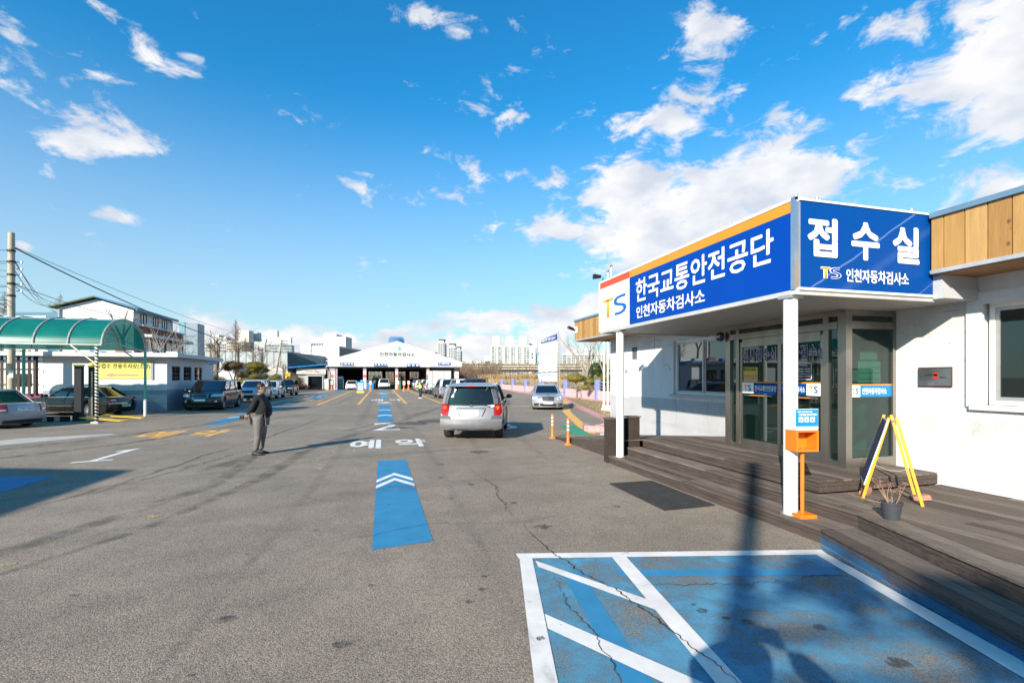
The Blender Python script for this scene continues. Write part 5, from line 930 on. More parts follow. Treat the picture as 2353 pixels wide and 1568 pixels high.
def hand(parent,wrist,palm_dir,down,side,m=SKIN,curl=.5,k=1.0):
    w=Vector(wrist); d=Vector(palm_dir).normalized(); n=Vector(down).normalized(); n=(n-d*n.dot(d)).normalized(); s=d.cross(n).normalized()*side
    nodes=[(tuple(w),.026*k,.022*k),(tuple(w+d*.05*k),.036*k,.018*k),(tuple(w+d*.085*k),.038*k,.016*k)]; ed=[(0,1),(1,2)]
    for i,(o,l) in enumerate(((-.03,.066),(-.01,.075),(.010,.070),(.028,.055))):
        p=w+d*.085*k+s*o*k; b0=len(nodes); q=p+(d*math.cos(curl*.6)+n*math.sin(curl*.6))*l*.5*k; r_=q+(d*math.cos(curl*1.6)+n*math.sin(curl*1.6))*l*.5*k
        nodes+=[(tuple(p+d*.01),.0095*k,.0095*k),(tuple(q),.0085*k,.0085*k),(tuple(r_),.0075*k,.0075*k)]; ed+=[(2,b0),(b0,b0+1),(b0+1,b0+2)]
    b0=len(nodes); p=w+d*.03*k-s*.035*k; nodes+=[(tuple(p),.012*k,.012*k),(tuple(p+(d*.6-s*.5+n*.5)*.04*k),.0105*k,.0105*k),(tuple(p+(d*1.1-s*.5+n*.9)*.055*k),.009*k,.009*k)]; ed+=[(1,b0),(b0,b0+1),(b0+1,b0+2)]
    d_=skin_data(nodes,ed,1,'hand'); d_.materials.append(m); return part('hand',d_,parent)
def head(parent,c,yaw,r=.105,hair=True,pitch=0,hat=None):
    """c = centre of the head; faces +Y turned by yaw"""
    h=part('head',None,parent,c,(pitch,0,yaw))
    b=MB(); prof=[(-.125,.045,.05,.035),(-.105,.058,.07,.02),(-.07,.068,.085,.008),(-.03,.073,.092,0),(.01,.077,.096,-.002),(.05,.078,.096,-.006),(.085,.066,.08,-.01),(.108,.04,.05,-.012),(.118,.012,.015,-.012)]
    rg=[]
    for z,rx,ry,oy in prof:
        ring=[]
        for i in range(20):
            a=2*math.pi*i/20; xx=rx*math.cos(a); yy=ry*math.sin(a)+oy; f=max(0,math.sin(a))**6
            if f>.2 and abs(xx)<.03:
                yy+= {-.03:.022,-.07:.008,.01:.006}.get(z,0)*f
            ring.append((xx,yy,z))
        rg.append(ring)
    b.loft(rg); b.build('face',SKIN,h,True,world=False)
    b=MB(); b.loft([[(-.018,.088,-.045),(.018,.088,-.045),(.012,.088,.02),(-.012,.088,.02)],[(-.008,.116,-.04),(.008,.116,-.04),(.003,.098,.015),(-.003,.098,.015)]]); b.build('nose',SKIN,h,True,world=False)
    for s in (-1,1): MB().ell((s*.031,.086,.008),(.013,.008,.006),8,6).build('eye',BK,h,True,world=False); MB().ell((s*.079,-.002,-.01),(.009,.02,.032),8,6).build('ear',SKIN,h,True,world=False)
    MB().ell((0,.087,-.072),(.024,.008,.006),8,5).build('mouth',mat('lip',(.35,.12,.09),.5),h,True,world=False)
    if hair:
        b=MB(); rg=[]
        for z,rx,ry,oy,cut in ((-.05,.075,.086,-.018,.1),(0,.083,.098,-.012,.25),(.04,.086,.102,-.008,.6),(.07,.08,.094,-.006,1),(.10,.062,.07,-.008,1),(.125,.03,.035,-.01,1)):
            rg.append([(rx*math.cos(a),(ry*math.sin(a) if math.sin(a)<cut else ry*cut)+oy,z) for a in [2*math.pi*i/24 for i in range(24)]])
        b.loft(rg); b.build('hair',HAIR,h,True,world=False)
    return h
def person(label,x,y,rz,spec,z=0,group=None):
    t=thing('person',label,'person',(x,y,z),rz,group); j=spec; H=j.get('s',1.0)
    def v(n): return j[n]
    # continuous inner body
    N_=[(v('pelvis'),.12,.10),(v('waist'),.12,.10),(v('chest'),.13,.10),(v('neck0'),.06,.06),(v('neck'),.05,.05),
        (v('shL'),.055,.055),(v('elL'),.042,.042),(v('wrL'),.028,.026),(v('shR'),.055,.055),(v('elR'),.042,.042),(v('wrR'),.028,.026),
        (v('hipL'),.085,.085),(v('knL'),.056,.056),(v('anL'),.04,.04),(v('hipR'),.085,.085),(v('knR'),.056,.056),(v('anR'),.04,.04)]
    E_=[(0,1),(1,2),(2,3),(3,4),(2,5),(5,6),(6,7),(2,8),(8,9),(9,10),(0,11),(11,12),(12,13),(0,14),(14,15),(15,16)]
    d=skin_data(N_,E_,1); d.materials.append(SKIN); part('body',d,t)
    g=j.get('girth',1.0); wp=Vector(v('waist')); pv=Vector(v('pelvis')); bel=Vector(j.get('belly',(0,0,0)))
    A=j.get('arm',1.0)
    J=[(tuple(pv+Vector((0,0,-.03))+bel*.6),.20*g,.165*g),(tuple(wp+bel),.185*g,.165*g),(v('chest'),.19*g,.15*g),(v('neck0'),.085,.08),
       (v('shL'),.085*A,.08*A),(lerp(v('shL'),v('elL'),.5),.075*A,.07*A),(v('elL'),.066*A,.062*A),(lerp(v('elL'),v('wrL'),.92),.048*A,.046*A),(v('shR'),.085*A,.08*A),(lerp(v('shR'),v('elR'),.5),.075*A,.07*A),(v('elR'),.066*A,.062*A),(lerp(v('elR'),v('wrR'),.92),.048*A,.046*A)]
    d=skin_data(J,[(0,1),(1,2),(2,3),(2,4),(4,5),(5,6),(6,7),(2,8),(8,9),(9,10),(10,11)],2,'jacket'); d.materials.append(j['jm']); part('jacket',d,t)
    TR=[(tuple(pv+Vector((0,0,.0))),.125*g,.12*g)]
    E_=[]
    for s in ('L','R'):
        b0=len(TR); TR+=[(v('hip'+s),.115*g**.5,.125*g),(lerp(v('hip'+s),v('kn'+s),.5),.108*g**.5,.115*g),(v('kn'+s),.09,.095),(lerp(v('kn'+s),v('an'+s),.5),.075,.078),(lerp(v('kn'+s),v('an'+s),.98),.068,.072)]; E_+=[(0,b0),(b0,b0+1),(b0+1,b0+2),(b0+2,b0+3),(b0+3,b0+4)]
    d=skin_data(TR,E_,2,'trousers'); d.materials.append(j['tm']); part('trousers',d,t)
    for s in ('L','R'):
        a=Vector(v('an'+s)); f=Vector(j.get('toe'+s,(0,1,0))).normalized(); q=f.cross(Vector((0,0,1)))
        b=MB(); rg=[]
        for u,w,h in ((-.09,.03,.05),(-.075,.042,.10),(-.02,.045,.11),(.05,.048,.085),(.12,.052,.06),(.17,.045,.045),(.195,.02,.025)):
            c=Vector((a.x,a.y,0))+f*u; rg.append([tuple(c+q*w*math.cos(th)+Vector((0,0,max(0,h*.5+h*.5*math.sin(th))))) for th in [2*math.pi*i/12 for i in range(12)]])
        b.loft(rg); b.build('shoe',j['sm'],t,True,world=False)
    head(t,tuple(Vector(v('neck'))+Vector(j.get('headoff',(0,.02,.13)))),j.get('hyaw',0),hair=True,pitch=j.get('hp',0))
    hand(t,v('wrL'),j['pdL'],j['pnL'],1,k=1.0); hand(t,v('wrR'),j['pdR'],j['pnR'],-1,k=1.0)
    return t
JK=mat('jacket_black',(.007,.007,.009),.9,var=.3,scale=5,bump=.4,bscale=9); TG=mat('trousers_grey',(.15,.14,.132),.9,var=.35,scale=6,bump=.6,bscale=10); SHB=mat('shoe_black',(.02,.02,.02),.6)
# man standing with his hands behind his back; local +Y is the way he faces
man=dict(pelvis=(0,0,.93),waist=(0,.01,1.12),chest=(0,-.0,1.36),neck0=(0,-.02,1.47),neck=(0,.0,1.53),shL=(-.19,-.02,1.42),elL=(-.25,-.11,1.15),wrL=(-.07,-.27,.99),shR=(.19,-.02,1.42),elR=(.26,-.10,1.15),wrR=(.08,-.27,1.0),
  hipL=(-.10,.0,.90),knL=(-.11,.03,.50),anL=(-.12,-.02,.09),hipR=(.10,0,.90),knR=(.12,.0,.50),anR=(.14,-.06,.09),jm=JK,tm=TG,sm=SHB,girth=1.42,belly=(0,.07,-.02),pdL=(.4,-.5,-.75),pnL=(.3,.6,0),pdR=(-.3,-.6,-.75),pnR=(-.3,.6,0),toeL=(-.1,1,0),toeR=(.25,1,0),hyaw=R(12),headoff=(0,.03,.125))
mn=person('heavy-set man in black jacket and grey trousers standing with hands behind his back',-2.95,13.09,R(-90-5),man)
LB(mn,'phone',BK,-.05,-.45,.88,.06,-.36,.96)
# attendant in a reflective vest
VEST=mat('vest_yellow',(.55,.80,.06),.7,var=.1); NV=mat('trousers_navy',(.015,.02,.04),.9,var=.2); at=dict(man); at.update(girth=.9,belly=(0,0,0),jm=mat('shirt_dark',(.03,.03,.035),.9),tm=NV,sm=WH,elL=(-.22,.02,1.14),wrL=(-.10,.24,1.08),elR=(.22,.02,1.14),wrR=(.10,.24,1.08),pdL=(.5,.8,0),pnL=(0,0,-1),pdR=(-.5,.8,0),pnR=(0,0,-1))
w_=person('attendant in a yellow-green reflective vest and white shoes standing by the queue',3.28,44.3,R(-60),at)
b=MB(); rg=[]
for z,rx,ry in ((.92,.185,.15),(1.12,.18,.15),(1.3,.19,.15),(1.42,.15,.12)): rg.append([(rx*math.cos(a),ry*math.sin(a)-.0,z) for a in [2*math.pi*i/16 for i in range(16)]])
b.loft(rg); b.build('vest',VEST,w_,True,world=False); b=MB(); b.loft([[(.19*math.cos(a),.156*math.sin(a),z) for a in [2*math.pi*i/16 for i in range(16)]] for z in (1.08,1.13)],caps=False); b.build('reflective_stripe',WB,w_,world=False)
ins=dict(at); ins.update(jm=mat('overall_grey',(.10,.10,.11),.9),tm=NV,sm=SHB); person('inspector in dark clothes beside the white vehicle in bay 2',-1.35,82.0,R(180),ins)
# the photographer (behind the lens: only the shadow shows)
ph=dict(man); ph.update(girth=1.25,belly=(0,.02,0),chest=(0,0,1.46),neck0=(0,-.01,1.60),neck=(-.05,.02,1.65),arm=1.35,shL=(-.22,0,1.56),elL=(-.42,.12,1.66),wrL=(-.12,.20,1.83),shR=(.22,0,1.56),elR=(.42,.12,1.66),wrR=(.12,.20,1.83),pdL=(.5,.1,.6),pnL=(0,1,0),pdR=(-.5,.1,.6),pnR=(0,1,0),jm=NV,tm=BLK,headoff=(0,.02,.12))
pf,pr=math.sin(YAW),math.cos(YAW)
pg=person('photographer in dark clothes holding a camera above the head, only the shadow visible',-math.sin(SUN_AZ)*.36,-math.cos(SUN_AZ)*.36,-SUN_AZ,ph); b=MB(); b.box(-.075,.20,1.84,.075,.27,1.94); b.build('handheld_camera',BK,pg,world=False)
# ================================================================== LEFT SIDE: KIOSK, CANOPY, LIFT
KW=mat('kiosk_white',(.58,.60,.63),.85,var=.06,scale=1.5,bump=.25); KG=mat('kiosk_grey',(.30,.33,.385),.85,var=.08)
ks=thing('kiosk','low white kiosk with a flat overhanging roof and three small barred windows','building',(-14.7,31.3,0))
MB().box(-17.6,31.3,1.2,-11.84,31.5,3.05).build('front_wall',KW,ks); MB().box(-17.6,31.296,-.02,-11.84,31.5,1.2).build('front_wall_base',KG,ks)
ys_=[31.5,31.95,33.15,33.65,34.9,35.4,36.75,37.7]; 
for i in range(0,8,2): MB().box(-12.04,ys_[i],1.2,-11.84,ys_[i+1] if i<7 else 37.7,3.05).build('side_wall',KW,ks)
for i in range(1,7,2):
    a,b_=ys_[i],ys_[i+1]; MB().box(-12.04,a,1.2,-11.84,b_,1.72).build('side_wall',KW,ks); MB().box(-12.04,a,2.58,-11.84,b_,3.05).build('side_wall',KW,ks)
    w=part('window',None,ks); MB().box(-11.95,a,1.72,-11.93,b_,2.58).build('pane',WGL,w); MB().box(-12.03,a+.25,1.72,-12.02,b_-.25,2.58).build('curtain',mat('curtain_white',(.6,.62,.66),.9),w)
    for r in ((a,a+.05,1.72,2.58),(b_-.05,b_,1.72,2.58),(a,b_,1.72,1.77),(a,b_,2.53,2.58),((a+b_)/2-.02,(a+b_)/2+.02,1.72,2.58)): MB().box(-11.92,r[0],r[2],-11.88,r[1],r[3]).build('frame',BLK,w)
    b=MB()
    for z in (1.9,2.15,2.4): b.cyl((-11.82,a-.03,z),(-11.82,b_+.03,z),.012,n=6)
    b.build('window_bars',STEEL,w)
MB().box(-12.04,31.5,-.02,-11.838,37.7,1.2).build('side_wall_base',KG,ks); MB().box(-17.6,37.5,0,-12.04,37.7,3.05).build('rear_wall',KW,ks); MB().box(-17.6,31.5,0,-17.4,37.5,3.05).build('side_wall',KW,ks)
MB().box(-20.5,30.7,3.05,-11.1,38.6,3.27).build('roof_slab',mat('slab_white',(.58,.58,.57),.8,var=.08),ks)
ysn=thing('direction_sign','pale yellow banner with black lettering and a pink arrow on the kiosk front','sign',(-14.1,31.28,2.3)); YB=mat('banner_yellow',(.74,.68,.13),.6,var=.06)
MB().box(-15.5,31.25,1.86,-12.62,31.29,2.80).build('banner_panel',YB,ysn); MB().box(-12.62,31.24,1.8,-12.5,31.29,2.84).build('banner_edge',KG,ysn); MB().box(-15.52,31.22,2.80,-12.6,31.29,2.84).build('banner_trim',ALU,ysn)
text('검사접수 전용주차장(소형)',(-15.42,31.248,2.36),rt,up,2.78,.32,BK,ysn,.025,'banner_lettering',.004); MB().extr([(-14.85,31.244,2.05),(-14.4,31.244,2.16),(-14.4,31.244,2.10),(-13.2,31.244,2.10),(-13.2,31.244,2.0),(-14.4,31.244,2.0),(-14.4,31.244,1.94)],(0,-.004,0)).build('arrow',mat('arrow_pink',(.72,.22,.22),.6),ysn)
# barrel canopy
GP=mat('green_polycarbonate',(.01,.22,.19),.25,var=.2,scale=1.2); nt=GP.node_tree; N=nt.nodes; L=nt.links; b_=N['Principled BSDF']; o_=[n for n in N if n.type=='OUTPUT_MATERIAL'][0]; tr_=N.new('ShaderNodeBsdfTransparent'); tr_.inputs[0].default_value=(.22,.50,.44,1); tl=N.new('ShaderNodeBsdfTranslucent'); tl.inputs[0].default_value=(.01,.32,.26,1); m1=N.new('ShaderNodeMixShader'); m1.inputs[0].default_value=.38; m2=N.new('ShaderNodeMixShader'); m2.inputs[0].default_value=.16; L.new(b_.outputs[0],m1.inputs[1]); L.new(tl.outputs[0],m1.inputs[2]); L.new(m1.outputs[0],m2.inputs[1]); L.new(tr_.outputs[0],m2.inputs[2]); L.new(m2.outputs[0],o_.inputs[0])
CGY=mat('canopy_steel',(.45,.42,.38),.45,.4); gc_=thing('barrel_canopy','green translucent barrel-vaulted parking canopy with striped posts','canopy',(-15,25.7,0))
yc,ra,rz_=25.68,1.98,1.25; z0=3.28
def arc(x,n=16,k=1.0,dz=0): return [(x,yc-ra*k*math.cos(math.pi*i/n),z0+dz+rz_*k*math.sin(math.pi*i/n)) for i in range(n+1)]
xs=[-11.33-1.17*i for i in range(9)]
for i in range(8):
    for seg in ((0,6),(6,10),(10,16)):   # three sheets per bay: front, crown, back
        a=arc(xs[i]-.02,k=.992)[seg[0]:seg[1]+1]; c=arc(xs[i+1]+.02,k=.992)[seg[0]:seg[1]+1]; MB().loft([a,c],close=False,caps=False).build('roof_sheet',GP,gc_,True,norm=False)
for x in xs:
    b=MB(); a=arc(x); 
    for p,q in zip(a,a[1:]): b.cyl(p,q,.035,n=8,cap=False)
    b.build('rib',CGY,gc_,True)
b=MB(); a=arc(-11.33,k=.9,dz=.02)
for p,q in zip(a,a[1:]): b.cyl(p,q,.025,n=8,cap=False)
for i in (3,8,13): b.cyl(a[i],arc(-11.33)[i],.02,n=6)
b.build('end_rib',CGY,gc_)
for i in (0,6,10,16): p=arc(0)[i]; MB().cyl((xs[0],p[1],p[2]-.02),(xs[-1],p[1],p[2]-.02),.028 if i in(0,16) else .018,n=8).build('purlin',CGY if i==0 else MATS['alloy'],gc_)
b=MB(); q=[(-11.4,yc-ra,z0),(-11.4,yc-ra*.45,z0+.16),(-11.4,yc+.2,z0+.02),(-11.4,yc+ra,z0-.1)]
for p,r_ in zip(q,q[1:]): b.cyl(p,r_,.04,n=8)
b.build('tie_bar',CGY,gc_)
STR=mat('post_cream',(.74,.70,.55),.6); nt=STR.node_tree; N=nt.nodes; L=nt.links; tc=N.new('ShaderNodeTexCoord'); sx=N.new('ShaderNodeSeparateXYZ'); L.new(tc.outputs['Object'],sx.inputs[0])
at2=N.new('ShaderNodeMath'); at2.operation='ARCTAN2'; L.new(sx.outputs[1],at2.inputs[0]); L.new(sx.outputs[0],at2.inputs[1]); m1=N.new('ShaderNodeMath'); m1.operation='MULTIPLY_ADD'; L.new(sx.outputs[2],m1.inputs[0]); m1.inputs[1].default_value=7.2; dv=N.new('ShaderNodeMath'); dv.operation='MULTIPLY'; dv.inputs[1].default_value=1/(2*math.pi); L.new(at2.outputs[0],dv.inputs[0]); L.new(dv.outputs[0],m1.inputs[2])
fr=N.new('ShaderNodeMath'); fr.operation='FRACT'; L.new(m1.outputs[0],fr.inputs[0]); gt=N.new('ShaderNodeMath'); gt.operation='GREATER_THAN'; gt.inputs[1].default_value=.5; L.new(fr.outputs[0],gt.inputs[0]); mx=N.new('ShaderNodeMix'); mx.data_type='RGBA'; L.new(gt.outputs[0],mx.inputs[0]); mx.inputs[6].default_value=(.74,.70,.55,1); mx.inputs[7].default_value=(.015,.015,.017,1); L.new(mx.outputs[2],N['Principled BSDF'].inputs['Base Color'])
GRN=mat('post_green',(.10,.36,.28),.5)
for i,x in enumerate((-11.5,-16.3,-20.6)): d=MB().cyl((0,0,0),(0,0,3.27),.062,n=16).data('striped_post',STR,True); part('striped_post',d,gc_,(x+15,yc-ra-25.7,0)); MB().box(x-.16,yc-ra-.12,-.01,x+.1,yc-ra+.12,.08).build('post_base',CGY,gc_)
for x in (-11.4,-16.3): MB().cyl((x,yc+ra,0),(x,yc+ra,.85),.062,n=12).build('white_sleeve',WHITE,gc_); MB().cyl((x,yc+ra,.85),(x,yc+ra,3.2),.058,n=12).build('green_post',GRN,gc_)
MB().beam((-11.5,yc-ra,2.45),(-12.4,yc-ra,3.25),.05).build('brace',CGY,gc_); MB().beam((-11.4,yc+ra,2.5),(-12.3,yc+ra,3.2),.05).build('brace',GRN,gc_)
# lift posts, runway frame and ramps
LC=mat('lift_dark',(.010,.012,.018),.8,var=.2); LY=mat('lift_yellow',(.80,.52,.03),.5,var=.2,scale=4)
lf=thing('vehicle_lift','low vehicle lift with two dark posts capped in yellow and two yellow ramps','vehicle lift',(-13,26,0))
for a in ((-13.06,25.2,0,-12.80,25.42,2.40),(-13.58,27.3,.12,-13.36,27.5,2.40)): 
    MB().box(*a).build('lift_post',LC,lf); MB().box(a[0]-.02,a[1]-.02,a[5],a[3]+.02,a[4]+.02,a[5]+.07).build('post_cap',LY,lf)
MB().box(-13.1,25.15,0,-12.76,25.5,.25).build('post_foot',LC,lf); MB().box(-13.45,27.25,.1,-13.38,27.3,2.2).build('guide_rail',STEEL,lf)
MB().box(-17.6,25.1,.0,-13.2,25.22,.22).build('runway_beam',LC,lf); 
for k in range(9): MB().box(-17.4+k*.46,25.08,.02,-17.2+k*.46,25.10,.2).build('beam_web',mat('beam_grey',(.4,.4,.4),.6),lf)
for (x0,y0) in ((-12.5,24.45),(-12.45,26.0)): MB().add([(x0,y0,.20),(x0+1.6,y0-.1,.02),(x0+1.6,y0+.45,.02),(x0,y0+.5,.20),(x0,y0,.17),(x0+1.6,y0-.1,0),(x0+1.6,y0+.45,0),(x0,y0+.5,.17)],[(0,1,2,3),(7,6,5,4),(0,4,5,1),(1,5,6,2),(2,6,7,3),(3,7,4,0)]).build('ramp',LY,lf)
# slatted fence + low wall
DW=mat('fence_dark',(.05,.035,.025),.8,var=.4); MG=mat('magenta_wall',(.20,.05,.10),.85,var=.2)
sf=thing('slatted_fence','dark timber slat fence with gaps standing on a low plum-coloured wall','fence',(-22,31.2,0)); MB().box(-30,31.2,0,-17.65,31.4,1.05).build('low_wall',MG,sf)
rr=random.Random(11); x=-29.9
while x<-17.7: h0=rr.choice([1.0,1.15,.95]); MB().box(x,31.1,h0,x+.12,31.14,3.35+rr.uniform(-.06,.06)).build('slat',DW,sf); x+=.235
for z in (1.5,2.3,3.1): MB().box(-30,31.14,z,-17.7,31.18,z+.07).build('rail',DW,sf)
for x in (-29.8,-26.8,-23.8,-20.8,-17.9): MB().box(x,31.18,1.0,x+.1,31.28,3.4).build('fence_post',DW,sf)
bl_=thing('long_shed','long low white shed with a bright blue fascia behind the kiosk','building',(-26,46,0)); MB().box(-46,46,0,-17,56,3.3).build('wall',KW,bl_); MB().box(-46.3,45.6,3.3,-16.8,56.3,3.75).build('blue_fascia',mat('fascia_blue',(.02,.20,.55),.5),bl_)
for k in range(8): MB().box(-44+k*3.2,45.97,1.2,-42.6+k*3.2,46.0,2.2).build('window',WGL,bl_)
jr=random.Random(9)
for k in range(9):
    x=-34+k*1.9; c=[(.7,.7,.7),(.05,.2,.5),(.3,.12,.08),(.6,.55,.5)][k%4]; b=MB(); b.loft([[(x,49,3.76),(x+1.2,49,3.76),(x+1.2,49.8,3.76),(x,49.8,3.76)],[(x+.2,49.1,4.1+jr.uniform(0,.3)),(x+1.0,49.1,4.2),(x+1.1,49.7,4.2),(x+.1,49.7,4.1)]]); tag(b.build('tarp_bundle',mat('tarp_%d'%(k%4),c,.8,var=.3)),['pale','blue','rust red','beige'][k%4]+' covered bundle on the blue-edged shed roof, '+['farthest left','second from left','third from left','fourth from left','middle','fourth from right','third from right','second from right','farthest right'][k],'bundle','bundles on the shed roof')
# utility pole and wires
CON=mat('concrete_pole',(.42,.36,.28),.85,var=.15,scale=5); up1=thing('utility_pole','tall concrete utility pole with insulators and clamps at the left edge','utility pole',(-18.0,29.7,0))
MB().cyl((0,0,0),(0,0,9.15),.165,.13,20).build('pole',CON,up1,True,world=False)
for z in (8.2,7.65,7.0,6.55,5.95): MB().lathe([(.135,z),(.165,z),(.165,z+.1),(.135,z+.1)],(0,0,0),16).build('clamp_band',BLK,up1,world=False)
for i,z in enumerate((7.7,7.35,7.05,6.6,6.25)): MB().cyl((.2,0,z),(.42,0,z),.02,n=6).build('insulator_arm',BLK,up1,world=False); MB().lathe([(0,-.07),(.04,-.06),(.05,0),(.04,.06),(0,.07)],(.42,0,z),10).build('insulator',WHITE,up1,True,world=False); MB().cyl((-.2,0,z-.1),(-.5,0,z-.1),.015,n=5).build('step_bolt',BLK,up1,world=False)
LB(up1,'pole_number_plate',WHITE,.05,-.26,1.9,.22,-.235,2.25); LB(up1,'step_bolt',BLK,.18,-.02,5.0,.5,.02,5.04)
def wire(name,label,p,q,sag,r,group='overhead wires'):
    b=MB(); n=24; p,q=Vector(p),Vector(q); prev=None
    for i in range(n+1):
        t=i/n; c=p.lerp(q,t); c.z-=4*sag*t*(1-t)
        if prev is not None: b.cyl(prev,c,r,n=5,cap=False)
        prev=c
    return tag(b.build(name,BLK,None,norm=False),label,'cable',group)
def W3(px,py,d): a=P(px,d); return (a[0],a[1],Z(py,d))
wire('cable','thick black cable falling from the utility pole top across the gabled building',W3(30,568,24),W3(735,800,92),2.6,.035); wire('cable','thin upper wire running beside the thick cable from the utility pole',W3(30,566,24),W3(735,795,92),1.6,.014)
wire('cable','lower dark service cable from the utility pole to the kiosk roof',W3(32,652,24),W3(400,740,50),.6,.018); wire('cable','thin lower wire from the utility pole towards the gabled building',W3(32,652,24),W3(330,740,58),.9,.012)
for k,(a,b_,c,d) in enumerate([(30,590,118,705),(33,600,128,700),(33,620,115,700),(33,655,120,692)]): wire('cable',['first','second','third','lowest'][k]+' of the thin parallel wires dropping steeply behind the utility pole',W3(a,b_,24),W3(c,d,70),.8,.02)
for k,(a,b_) in enumerate([(0,566),(0,592),(0,680),(0,690),(0,650)]): wire('cable',['topmost','second','third','fourth','slack'][k]+' wire leaving the utility pole towards the left edge',W3(22,b_+8,24),W3(-60,b_-12,22),.15,.014)
# ================================================================== BUILDINGS FAR LEFT
gb=thing('gabled_building','white gabled house with a blue roof edge above a red brick storey','building',(-36,77,0)); GW=mat('gable_white',(.62,.63,.60),.85,var=.05); BRR=mat('brick_red',(.26,.07,.045),.85,var=.25,scale=14,stretch=(1,1,4)); RB=mat('roof_blue',(.02,.14,.28),.45,var=.1)
MB().extr([(-37.9,70.2,0),(-30.17,70.2,0),(-30.17,70.2,10.35),(-34.05,70.2,11.55),(-37.9,70.2,10.35)],(0,11.2,0)).build('wall',GW,gb)
for a,c in (((-38.7,10.28),(-34.05,11.75)),((-34.05,11.75),(-29.6,10.35))): MB().add([(a[0],69.6,a[1]),(c[0],69.6,c[1]),(c[0],82.0,c[1]),(a[0],82.0,a[1]),(a[0],69.6,a[1]+.16),(c[0],69.6,c[1]+.16),(c[0],82.0,c[1]+.16),(a[0],82.0,a[1]+.16)],[(0,3,2,1),(4,5,6,7),(0,1,5,4),(1,2,6,5),(2,3,7,6),(3,0,4,7)]).build('roof',mat('roof_green_edge',(.07,.10,.05),.6) if a[0]<-38 else RB,gb)
MB().box(-29.66,69.5,10.18,-29.5,82.1,10.5).build('gutter',RB,gb); MB().cyl((-30.0,81.1,0),(-30.0,81.1,10.1),.08,n=8).build('downpipe',ALU,gb); MB().cyl((-37.8,70.05,0),(-37.8,70.05,10.2),.1,n=8).build('downpipe',ALU,gb)
for ya,yb_ in ((72.0,73.4),(75.5,76.8),(78.2,79.6)): 
    w=part('window',None,gb); MB().box(-30.2,ya,8.95,-30.14,yb_,10.05).build('pane',WGL,w)
    for r in ((ya-.06,ya,8.89,10.11),(yb_,yb_+.06,8.89,10.11),(ya,yb_,10.05,10.11),(ya,yb_,8.89,8.95),((ya+yb_)/2-.04,(ya+yb_)/2+.04,8.95,10.05)): MB().box(-30.18,r[0],r[2],-30.08,r[1],r[3]).build('frame',BLK,w)
bb=thing('brick_building','red brick two-storey wing with a grey canopy stepping down from the gabled house','building',(-27,78,0)); 
MB().box(-30.4,71,0,-29.57,84,8.45).build('brick_wall',BRR,bb); MB().box(-30.5,70.9,8.45,-29.45,84.1,8.65).build('parapet',KW,bb); MB().box(-29.56,70.6,7.05,-28.3,84.2,7.4).build('canopy',mat('canopy_grey',(.45,.47,.5),.6),bb)
for k in range(6): w=part('window',None,bb); MB().box(-29.57,71.8+k*2.0,5.3,-29.5,73.1+k*2.0,6.8).build('pane',WGL,w); MB().box(-29.53,71.7+k*2.0,5.2,-29.47,73.2+k*2.0,5.3).build('sill',KW,w); MB().box(-29.54,72.4+k*2.0,5.3,-29.48,72.5+k*2.0,6.8).build('frame',WHITE,w)
for k in range(21): MB().box(-29.57,71,.3+k*.39,-29.555,84,.32+k*.39).build('brick_course',mat('mortar',(.30,.14,.11),.9),bb)
gl_=thing('blue_clad_block','tall narrow block of blue-grey cladding with a glazed corner beyond the brick wing','building',(-30,98,0)); 
x,y=P(445,100); MB().box(x-1.6,y,0,x+.7,y+4,Z(742,100)).build('cladding',mat('bluegrey_clad',(.20,.26,.32),.5,.2),gl_); MB().box(x-2.6,y-.1,0,x-1.6,y+2,Z(740,100)).build('glazed_corner',mat('cyan_glass',(.25,.42,.5),.15,.4),gl_)
for k in range(6): MB().box(x-1.6,y-.05,2+k*1.7,x+.7,y,2.06+k*1.7).build('panel_joint',BLK,gl_)
def block(name,label,px0,px1,py,d,m,dep=10,pyb=880,group=None):
    """box building seen between two bearings at distance d, turned square to the lane"""
    x0,y0=P(px0,d); x1,y1=P(px1,d); t=thing(name,label,'building',((x0+x1)/2,(y0+y1)/2,0),-YAW,group); w=(px1-px0)/FPX*d/2; h=Z(py,d); LB(t,'wall',m,-w,0,0,w,dep,h); return t,w,h
t,w,h=block('factory','long grey corrugated factory shed with a pale stripe and dark gable end',437,660,808,125,mat('corrugated_grey',(.30,.33,.33),.7,var=.1,scale=.5),25)
LB(t,'pale_stripe',mat('stripe_cream',(.62,.52,.38),.7),w*-.1,-.08,Z(850,125),w,-.0,Z(845,125)); LB(t,'lower_roof',mat('roof_metal_grey',(.42,.44,.46),.6),-w,-8,Z(832,118)-3,w*.25,-.1,Z(832,118)); LB(t,'lower_wall',KW,-w,-8.2,0,w*.4,-8,Z(856,118))
b=MB(); b.extr([(w,0,0),(w+3.8,9,0),(w+3.8,9,6),(w,0,h)],(.1,.3,0)); b.build('gable_end',mat('dark_teal_metal',(.03,.08,.11),.5),t,world=False)
for k in range(14): LB(t,'roof_rib',mat('rib_grey',(.25,.28,.28),.7),-w+k*w/7,-.14,Z(843,125),-w+k*w/7+.12,-.0,h+.1)
t,w,h=block('warehouse','big windowless cream warehouse left of the inspection hall',693,779,794,150,mat('panel_cream',(.52,.53,.52),.7,var=.04),22); LB(t,'wall_step',MATS['panel_cream'],-w-.2,-.3,0,-w*.5,20,Z(789.5,150))
for k in range(9): LB(t,'panel_joint',mat('joint_grey',(.5,.52,.54),.8),-w,-.03,2+k*1.25,w,-.0,2.06+k*1.25)
for k in (0.1,.62): LB(t,'stair_tower',MATS['panel_cream'],w*k-2.0,6,h,w*k+2.2,12,h+3.4+ (0.8 if k<.3 else 0))
